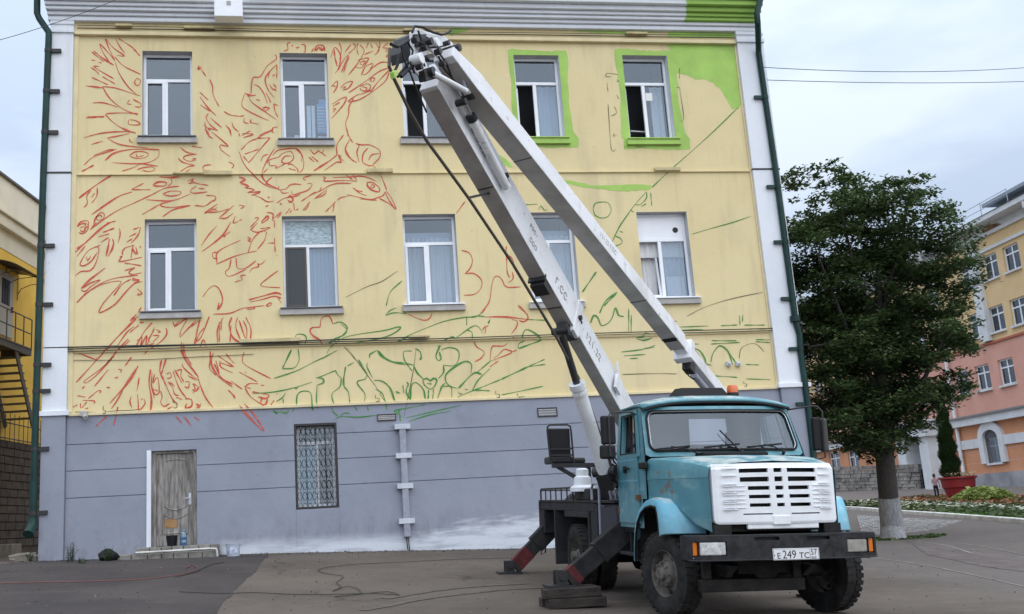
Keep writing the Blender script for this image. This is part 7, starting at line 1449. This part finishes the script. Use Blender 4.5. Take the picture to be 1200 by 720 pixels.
# slim cylinder under the upper arm
q0, q1 = arm_at(K2, E2, 425)+(-u2 if u2[2] > 0 else u2)*.22, arm_at(K2, E2, 478)+(-u2 if u2[2] > 0 else u2)*.20
mb = MB(); mb.cyl(q0, q1, .055, n=12); B_(mb, 'telescope_cylinder', 'steel_grey', in2, world=True, smooth=True)
mb = MB(); qq = (-u2 if u2[2] > 0 else u2); pz_ = arm_at(K2, E2, 418); mb.obox(pz_+qq*.2, d2*.10, n2_*.07, qq*.07); B_(mb, 'cylinder_mount', 'iron', in2, world=True)
mb = MB(); mb.tube([pz_+qq*.12, pz_+qq*.24-d2*.12, pz_+qq*.34+d2*.0, pz_+qq*.30+d2*.22, pz_+qq*.24+d2*.3], .012, 5); B_(mb, 'hydraulic_hose', 'rubber', in2, world=True)
for v in (391,): p = arm_at(K2, E2, v); mb = MB(); mb.obox(p+qq*.124-d2*.02, d2*.045, n2_*.10, qq*.01); B_(mb, 'guide_block', 'rubber', a2, world=True)
mb = MB(); eb = arm_at(K2, E2, 400); mb.obox(E2, d2*.06, n2_*.16, u2*.18); B_(mb, 'arm_end_plate', 'grey_paint', in2, world=True)
# lettering on the arm sides
def arm_text(s, v, size, p0, p1, d_, n_, u_, half, off, par, m_='plate_ink', sp_=1.05):
    p = arm_at(p0, p1, v)+n_*sg*(half+.003)+u_*off; ex, ey = TM.T@d_, TM.T@(u_ if u_[2] > 0 else -u_)
    if np.cross(ex, ey)@(TM.T@(n_*sg)) < 0: pass
    return text_mesh(s, size, tmat(tloc(p), ex, ey), 'arm_lettering', m_, par, space=sp_)
M['faint_ink'] = mat('worn_grey_lettering', (.22, .22, .23), .7)
arm_text('121.22', 392, .17, Kp, Bp, d1, n1_, u1, .090, -.06, in1, 'faint_ink', 1.25); arm_text('\u0413.\u0421\u0421', 326, .16, Kp, Bp, d1, n1_, u1, .1145, -.10, a1, 'faint_ink', 1.15)
arm_text('\u0420\u041e\u0421', 270, .085, Kp, Bp, d1, n1_, u1, .1145, .05, a1, 'faint_ink', 1.0); arm_text('\u0421\u041e\u041e', 274, .10, Kp, Bp, d1, n1_, u1, .1145, -.14, a1, 'faint_ink', 1.0)
arm_text('\u041c.\u0412.\u0417\u0414', 150, .12, Kp, Bp, d1, n1_, u1, .1155, -.08, a1, 'faint_ink'); arm_text('121.22 \u0413\u0421\u0421', 276, .10, K2, E2, d2, n2_, u2, .124, -.03, a2, 'boom_under')
# loudspeaker-like horn on the lower arm foot
ph = arm_at(Kp, Bp, 452)+n1_*sg*.14; mb = MB(); mb.obox(ph, d1*.10, n1_*.02, u1*.12); mb.tube([ph+u1*.1, ph+u1*.22-d1*.10, ph+u1*.30-d1*.16], .02, 6); B_(mb, 'arm_bracket', 'boom_white', in1, world=True)
# operator's seat on an outrigger arm of the turret
mb = MB(); mb.add([(-3.86, -1.52, 2.02), (-3.86, -1.17, 2.02), (-3.80, -1.19, 2.53), (-3.80, -1.55, 2.53), (-3.94, -1.52, 2.02), (-3.94, -1.17, 2.02), (-3.88, -1.19, 2.53), (-3.88, -1.55, 2.53)], [(0, 1, 2, 3), (7, 6, 5, 4), (0, 4, 5, 1), (1, 5, 6, 2), (2, 6, 7, 3), (3, 7, 4, 0)])
osn = B_(mb, 'operator_seat', 'seat_black', bevel=.02)
mb = MB(); mb.bx(-4.40, -3.80, -1.50, -1.16, 1.97, 2.09); mb.bx(-4.34, -3.86, -1.16, -.93, 1.97, 2.06); B_(mb, 'seat_cushion', 'seat_black', osn, bevel=.03)
k = MB(); k.tube([(-3.79, -1.53, 1.97), (-3.785, -1.545, 2.20), (-3.77, -1.57, 2.50), (-3.77, -1.56, 2.56), (-3.77, -1.52, 2.585), (-3.77, -1.24, 2.585), (-3.77, -1.19, 2.56), (-3.77, -1.18, 2.50), (-3.785, -1.16, 2.2), (-3.79, -1.15, 1.97)], .016, 6); B_(k, 'seat_frame', 'iron', osn)
for zz in (2.10, 2.2): k = MB(); k.bx(-3.80, -3.785, -1.52, -1.17, zz-.012, zz+.012); B_(k, 'seat_rib', 'iron', osn)
mb = MB(); mb.bx(-3.86, -3.74, -1.50, -.55, 1.90, 1.97); mb.beam((-3.8, -1.42, 1.92), (-3.8, -.95, 1.64), .05, .06); mb.bx(-3.84, -3.76, -.95, -.88, 1.45, 1.92); B_(mb, 'seat_bracket', 'iron', osn)
mb = MB(); mb.lathe([(.20, 0), (.20, .06), (.14, .10), (.13, .22), (.10, .24), (.10, .34), (.07, .36), (0, .36)], (-3.6, -1.07, 1.52), (0, 0, 1), 24); B_(mb, 'slew_motor', 'grille_white', smooth=True, angle=30)
mb = MB(); mb.bx(-3.55, -2.7, -.62, -.28, 1.39, 1.80); B_(mb, 'pump_box', 'steel_grey', bevel=.02)
for q in range(5):
    mb = MB(); a_ = np.array([-3.4+.15*q, -.62, 1.5+.06*q]); mb.tube([a_, a_+(.05, -.18, .22), a_+(.2, -.24, .30), a_+(.35, -.1, .1), a_+(.4, .05, -.05)], .014, 6); B_(mb, 'hydraulic_hose', 'steel_grey' if q % 2 else 'rubber', smooth=True)
# outriggers
def outrigger(x, s, foot, name='outrigger'):
    top = np.array([x, s*.55, 1.30]); foot = np.array(foot, float); d_ = (foot-top)/np.linalg.norm(foot-top); L = np.linalg.norm(foot-top)
    mb = MB(); mb.beam(top, top+d_*L*.60, .21, .31, (0, 0, 1)); o = B_(mb, name, 'deck_black', bevel=.012)
    mb = MB(); mb.beam(top+d_*L*.40, foot-d_*.12, .165, .245, (0, 0, 1)); B_(mb, 'extension', 'deck_black', o, bevel=.01)
    mb = MB(); up_ = np.cross(np.array([1.0, 0, 0]), d_)*-s; up_ = up_ if up_[2] > 0 else -up_; mb.beam(foot-d_*(.30 if x > -3 else .52), foot-d_*.19, .171, .251, (0, 0, 1)); B_(mb, 'red_band', 'signal_red', o)
    mb = MB(); mb.beam(top-d_*.12, top+d_*L*.34, .216, .316, (0, 0, 1)); B_(mb, 'sleeve', 'grey_paint', o, bevel=.01)
    mb = MB(); mb.bx(foot[0]-.16, foot[0]+.16, foot[1]-.22, foot[1]+.22, foot[2]-.02, foot[2]+.012); mb.bx(foot[0]-.10, foot[0]-.07, foot[1]-.08, foot[1]+.08, foot[2]+.012, foot[2]+.20); mb.bx(foot[0]+.07, foot[0]+.10, foot[1]-.08, foot[1]+.08, foot[2]+.012, foot[2]+.20); mb.cyl((foot[0]-.13, foot[1], foot[2]+.11), (foot[0]+.13, foot[1], foot[2]+.11), .04, n=10); B_(mb, 'foot_plate', 'iron', o)
    return o
def ground_local(x, y, lift=0.0):
    p = np.array([x, y, 0.0])
    for _ in range(6): w_ = TM@p+TO; p[2] += gz(w_[0], w_[1])+lift-w_[2]
    return p
fr1 = ground_local(-1.78, -1.92, .285); outrigger(-1.78, -1, fr1); outrigger(-6.28, -1, ground_local(-6.28, -1.78, .02)); outrigger(-6.28, 1, ground_local(-6.28, 1.78, .02)); outrigger(-1.78, 1, ground_local(-1.78, 1.76, .02))
mb = MB(); mb.tube([(-6.2, -1.1, .8), (-6.2, -1.12, .45), (-6.2, -1.2, .42), (-6.2, -1.2, .5)], .014, 6); B_(mb, 'tow_chain', 'iron')

# timber packing under the near outrigger: five separate baulks
fw_ = TM@fr1+TO; ax_ = TM@np.array([0, 1.0, 0]); ax_[2] = 0; ax_ /= np.linalg.norm(ax_); ay_ = np.array([-ax_[1], ax_[0], 0])
gz0 = gz(fw_[0], fw_[1])
labs = ['front lower timber baulk on the asphalt at the bottom of the outrigger stack', 'rear lower timber baulk behind the bottom one of the outrigger stack', 'front upper timber baulk lying on the stack under the outrigger foot', 'rear upper timber baulk just behind the outrigger foot plate']
for i, (dy, lev, ln, sh) in enumerate(((-.17, 0, .80, .05), (.13, 0, .78, .02), (-.16, 1, .78, .0), (.14, 1, .70, .06))):
    c_ = np.array([fw_[0], fw_[1], 0])+ax_*(.10+sh)+ay_*dy*1.0; c_[2] = gz0+.066+lev*.132
    mb = MB(); rt = R(random.uniform(-3, 3)); a_ = ax_*math.cos(rt)+ay_*math.sin(rt); b_ = ay_*math.cos(rt)-ax_*math.sin(rt); mb.obox(c_, a_*ln*.5, b_*.13, np.array([0, 0, .064]))
    o = mb.build('timber_baulk', M['timber'], None, loc=tuple(c_-(0, 0, .064)), bevel=.012); prop(o, labs[i], 'timber', 'timber packing under the near outrigger')
# ================================================================ things at the foot of the wall
M['step_stone'] = mat('worn_grey_stone', (.15, .14, .125), .9, col2=(.30, .285, .26), scale=4, bump=.6, bscale=9)
st_ = thing('door_stoop', 'two-step stoop of rough grey stones below the old door', 'steps', (-2.6, 23.5, .9))
for z0, z1, yf, xa, xb in ((.72, 1.0, 22.95, -3.75, -1.52), (1.0, 1.125, 23.35, -3.35, -1.62)):
    x = xa
    while x < xb-.1:
        L = min(random.uniform(.22, .36), xb-x); k = MB(); jy = random.uniform(-.02, .02); k.bx(x+.006, x+L-.006, yf+jy, 23.96, z0, z1+random.uniform(-.01, .006)); k.build('stone', M['step_stone'], st_, bevel=.018); x += L
mb = MB(); mb.tube([(-3.3, 22.9, 1.03), (-1.75, 22.9, 1.03), (-1.62, 22.92, 1.02), (-1.60, 22.95, .86)], .022, 8); mb.build('pale_pipe', M['kerb'], st_, smooth=True)
M['bottle_pet'] = glass('blue_bottle_plastic', (.55, .75, .88), .10, .05)
bx_, bz_ = -2.36, 1.125
bo_ = thing('water_bottle', 'big clear blue plastic water bottle standing on the stone steps', 'bottle', (bx_, 23.42, bz_))
mb = MB(); mb.lathe([(0, 0), (.072, 0), (.08, .015), (.08, .10), (.074, .11), (.08, .12), (.08, .2), (.074, .215), (.078, .23), (.060, .275), (.025, .305), (.022, .325), (0, .325)], (bx_, 23.42, bz_), (0, 0, 1), 20); mb.build('body', M['bottle_pet'], bo_, smooth=True)
mb = MB(); mb.cyl((bx_, 23.42, bz_+.32), (bx_, 23.42, bz_+.345), .026, n=14); mb.build('cap', M['blue_plastic'], bo_)
mb = MB(); mb.lathe([(0, 0), (.0745, 0.005), (.0745, .20), (0, .20)], (bx_, 23.42, bz_+.005), (0, 0, 1), 18); mb.build('water', glass('bottle_water', (.66, .84, .93), .04, .02), bo_, smooth=True, angle=30)
def bucket(name, label, cat, p, r0, r1, h, m, handle=True):
    t = thing(name, label, cat, p); mb = MB(); mb.lathe([(0, .0), (r0, 0), (r1, h), (r1*1.04, h), (r1*1.04, h+.012), (r1*.97, h+.012), (r0*.95, .012), (0, .012)], p, (0, 0, 1), 22); mb.build('shell', m, t, smooth=True, angle=30)
    if handle: k = MB(); k.tube([(p[0]+r1*math.cos(a), p[1]-.02-r1*.5*math.sin(a), p[2]+h*.9-r1*.45*math.sin(a)) for a in np.linspace(0, math.pi, 11)], .005, 5); k.build('handle', M['iron'], t)
    return t
bucket('black_bucket', 'small black plastic bucket on the stone steps in front of the old door', 'bucket', (-2.62, 23.55, 1.125), .10, .125, .22, M['rubber'])
gx_, gy_ = -1.28, 23.15; gzv = gz(gx_, gy_)
wb = bucket('white_bucket', 'white paint bucket with a printed label beside the stone steps', 'bucket', (gx_, gy_, gzv), .135, .155, .26, mat('pale_bucket_plastic', (.42, .47, .55), .45, var=.08))
mb = MB(); n = 9; Pq = []
for i in range(n+1):
    a = R(215+110*i/n); Pq += [(gx_+.150*math.cos(a), gy_+.150*math.sin(a), gzv+.06), (gx_+.158*math.cos(a), gy_+.158*math.sin(a), gzv+.20)]
mb.add(Pq, [(2*i, 2*i+2, 2*i+3, 2*i+1) for i in range(n)]); mb.build('label', mat('printed_label', (.75, .76, .78), .5, col2=(.20, .28, .50), scale=14), wb, recalc=False)
bgp = np.array([-3.86, 22.85, 0]); bgp[2] = gz(bgp[0], bgp[1])
mb = MB(); rings = []
for z, r in ((0, .16), (.07, .21), (.15, .18), (.21, .11), (.25, .04)): rings.append([tuple(bgp+(r*(1+.22*math.sin(3*a+z*20))*math.cos(a), r*.8*(1+.2*math.sin(4*a+1))*math.sin(a), z)) for a in np.linspace(0, 2*math.pi, 15)[:-1]])
mb.loft(rings); prop(mb.build('rubbish_bag', M['rubber'], None, loc=tuple(bgp), smooth=True), 'black rubbish bag slumped at the left end of the stone steps', 'bag')
def weed(x, y, h, nl, label):
    z = gz(x, y); V = []; Fc = []; stems = [(random.uniform(0, 6.283), random.uniform(.05, .5), h*random.uniform(.5, 1.1)) for _ in range(9)]
    for i in range(nl*2):
        a, ln, l = random.choice(stems); t = random.random()**.8; d = np.array([math.cos(a), math.sin(a)*.5, 0])
        p = np.array([x, y, z])+d*(.05+ln*l*t*t)+np.array([random.uniform(-.03, .03), random.uniform(-.03, .03), l*t]); s_ = random.uniform(.018, .045)*(1.15-.6*t)
        b_ = random.uniform(0, 6.283); u = np.array([math.cos(b_), math.sin(b_), random.uniform(-.6, .5)])*s_; w_ = np.array([-math.sin(b_), math.cos(b_), random.uniform(-.4, .4)])*s_*.45
        b = len(V); V += [p-u*.2, p+u*.5+w_, p+u*1.3, p+u*.5-w_]; Fc.append((b, b+1, b+2, b+3))
    for a, ln, l in stems:
        d = np.array([math.cos(a), math.sin(a)*.5, 0]); p0 = np.array([x, y, z])+d*.05; p1 = p0+d*ln*l*.5+(0, 0, l*.7); p2 = p0+d*ln*l+(0, 0, l); w_ = np.array([.004, 0, 0]); b = len(V); V += [p0-w_, p0+w_, p1+w_, p1-w_, p2]; Fc += [(b, b+1, b+2, b+3), (b+3, b+2, b+4)]
    mb = MB(); mb.add(V, Fc); prop(mb.build('weed', M['weed'], None, loc=(x, y, z), recalc=False), label, 'weed', 'weeds along the foot of the wall')
M['weed'] = leafmat('weed_green', (.022, .050, .016), (.060, .105, .035))
for u, v, h, n_, lb_ in ((82, 658, .42, 150, 'tallest tuft of weeds at the wall left of the stone steps'), (126, 657, .34, 110, 'tuft of weeds beside the black rubbish bag'), (52, 656, .2, 80, 'weeds at the left corner of the building under the downpipe'), (97, 660, .15, 40, 'low sprig of weeds between the two bigger tufts')):
    p = G(u, v+1); weed(float(p[0]), float(min(p[1], 23.75)), h, n_, lb_)
p = G(46, 660); mb = MB(); 
for q in range(16):
    a = random.uniform(0, 6.28); r_ = random.uniform(0, .55); c_ = np.array([-5.85+r_*math.cos(a), 24.4+r_*math.sin(a)*.6, 0]); c_[2] = gz(c_[0], c_[1]); s_ = random.uniform(.05, .16); mb.obox(c_+(0, 0, s_*.4), (s_, .03, .01), (-.03, s_*.8, .02), (0, -.02, s_*.7))
prop(mb.build('rubble', M['l_block'], None), 'broken concrete lumps by the downpipe at the left corner', kind='stuff')
# cables and a hose on the yard
def ground_tube(pix, r, name, m, label, cat, step=.15):
    P = np.array([G(u, v)[:2] for u, v in pix]); P = smooth_line(P, step); mb = MB(); mb.tube([(x, y, gz(x, y)+r+.012) for x, y in P], r, 6); o = mb.build(name, m, None, smooth=True); return prop(o, label, cat)
ground_tube([(600, 655), (540, 656.5), (470, 660), (410, 663), (375, 668), (380, 673), (402, 676.5), (398, 681), (394, 685), (400, 689), (390, 694), (405, 689), (418, 691), (422, 697), (400, 700), (392, 701), (430, 697), (455, 695), (468, 699), (440, 697), (392, 698), (340, 698), (300, 696), (260, 697), (210, 695)], .006, 'power_cable', M['cable'], 'thin black cable lying in loops across the yard', 'cable')
ground_tube([(-20, 686), (40, 684), (100, 683), (170, 680), (215, 674), (232, 668), (225, 664), (218, 667)], .008, 'garden_hose', mat('faded_red_hose', (.17, .065, .055), .7), 'faded red hose trailing over the dark asphalt to the steps', 'hose')
ground_tube([(262, 660), (245, 664), (228, 672), (205, 678)], .007, 'extension_lead', M['cable'], 'short black lead beside the white paint bucket', 'cable')
# overhead wires
def wire(p0, p1, sag, r, label):
    mb = MB(); mb.tube(sagline(p0, p1, sag, 24), r, 5); prop(mb.build('overhead_wire', M['cable'], None, recalc=False), label, 'wire', 'thin overhead wires')
wire(at(-60, 62, 22), on_plane(150, -6, (0, 23.4, 0), (0, 1, 0)), .12, .008, 'thin overhead wire crossing the top left corner of the facade')
wire(on_plane(893, 79, (0, 23.6, 0), (0, 1, 0)), at(1290, 71, 34), .25, .010, 'upper overhead wire running right from the green downpipe')
wire(on_plane(899, 94, (0, 23.6, 0), (0, 1, 0)), at(1290, 92, 34), .12, .010, 'lower overhead wire running right from the green downpipe')

# child by the planter: one skinned body, hair and clothes as children
def person(p, face, h):
    s = h/1.7; f = np.array([math.cos(face), math.sin(face), 0]); r_ = np.array([f[1], -f[0], 0]); up = np.array([0, 0, 1.0])
    t = thing('person', 'small figure in a pink top and dark trousers standing left of the red planter', 'person', tuple(p))
    J = dict(pel=(0, 0, .92), sp=(0, .01, 1.12), ch=(0, .02, 1.32), nk=(0, .0, 1.46), hd0=(0, .02, 1.54), hd1=(0, .03, 1.66),
             hl=(-.09, 0, .88), kl=(-.10, .03, .48), al=(-.10, -.01, .08), tl=(-.11, .13, .04), hr=(.09, 0, .88), kr=(.10, .05, .48), ar=(.10, .02, .08), tr=(.11, .16, .04),
             sl=(-.17, .01, 1.38), el=(-.25, .04, 1.12), wl=(-.22, .16, .90), gl=(-.21, .20, .82), sr=(.17, .01, 1.38), er=(.24, .06, 1.13), wr=(.15, .26, 1.02), gr=(.10, .31, 1.02))
    rad = dict(pel=.13, sp=.12, ch=.135, nk=.055, hd0=.07, hd1=.085, hl=.085, kl=.058, al=.04, tl=.035, hr=.085, kr=.058, ar=.04, tr=.035, sl=.06, el=.043, wl=.03, gl=.028, sr=.06, er=.043, wr=.03, gr=.028)
    ks = list(J); E_ = [('pel', 'sp'), ('sp', 'ch'), ('ch', 'nk'), ('nk', 'hd0'), ('hd0', 'hd1'), ('pel', 'hl'), ('hl', 'kl'), ('kl', 'al'), ('al', 'tl'), ('pel', 'hr'), ('hr', 'kr'), ('kr', 'ar'), ('ar', 'tr'), ('ch', 'sl'), ('sl', 'el'), ('el', 'wl'), ('wl', 'gl'), ('ch', 'sr'), ('sr', 'er'), ('er', 'wr'), ('wr', 'gr')]
    me = bpy.data.meshes.new('body'); me.from_pydata([tuple((r_*a+f*b+up*c)*s) for a, b, c in J.values()], [(ks.index(a), ks.index(b)) for a, b in E_], [])
    o = bpy.data.objects.new('body', me); C.objects.link(o); o.parent = t; reg(o, p)
    sk = o.modifiers.new('skin', 'SKIN'); lay = me.skin_vertices[0].data
    for i, k in enumerate(ks): lay[i].radius = (rad[k]*s, rad[k]*s); lay[i].use_root = (k == 'pel')
    o.modifiers.new('sub', 'SUBSURF').render_levels = 2
    m = mat('skin_and_clothes', (.40, .25, .19), .8); g = NG(m); tcn = g.n('ShaderNodeTexCoord'); z = g.n('ShaderNodeSeparateXYZ', {0: tcn.outputs['Object']}).outputs['Z']
    c = g.mix(g.ramp(z, .955*s, .965*s), (.018, .02, .035), (.48, .33, .36)); c = g.mix(g.ramp(z, 1.455*s, 1.465*s), c, (.42, .27, .21)); g.color(c); me.materials.append(m)
    hc = np.array(p)+(f*.02+up*1.63)*s; mb = MB()
    mb.lathe([(0, .12), (.06, .105), (.095, .05), (.10, -.02), (.085, -.10), (.07, -.12)], np.array([0, 0, 0]), (0, 0, 1), 14)
    mb.v = [tuple(hc+(np.array(v)-f*.018)*s) for v in mb.v]; mb.build('hair', mat('dark_brown_hair', (.035, .022, .015), .7), t, smooth=True)
    mb = MB()
    for sgn in (-1, 1): mb.lathe([(0, -.012), (.012, 0), (0, .012)], hc+(f*.088+r_*.03*sgn+up*.0)*s, f, 8)
    mb.build('eyes', M['dark'], t)
    mb = MB(); mb.lathe([(.015, 0), (.010, .02), (0, .03)], hc+(f*.085-up*.03)*s, f, 8); mb.build('nose', m, t)
    return t
pc = at(1098, 582, 46.0); pc[2] = gz(pc[0], pc[1])
person(pc, R(-100), 1.15)
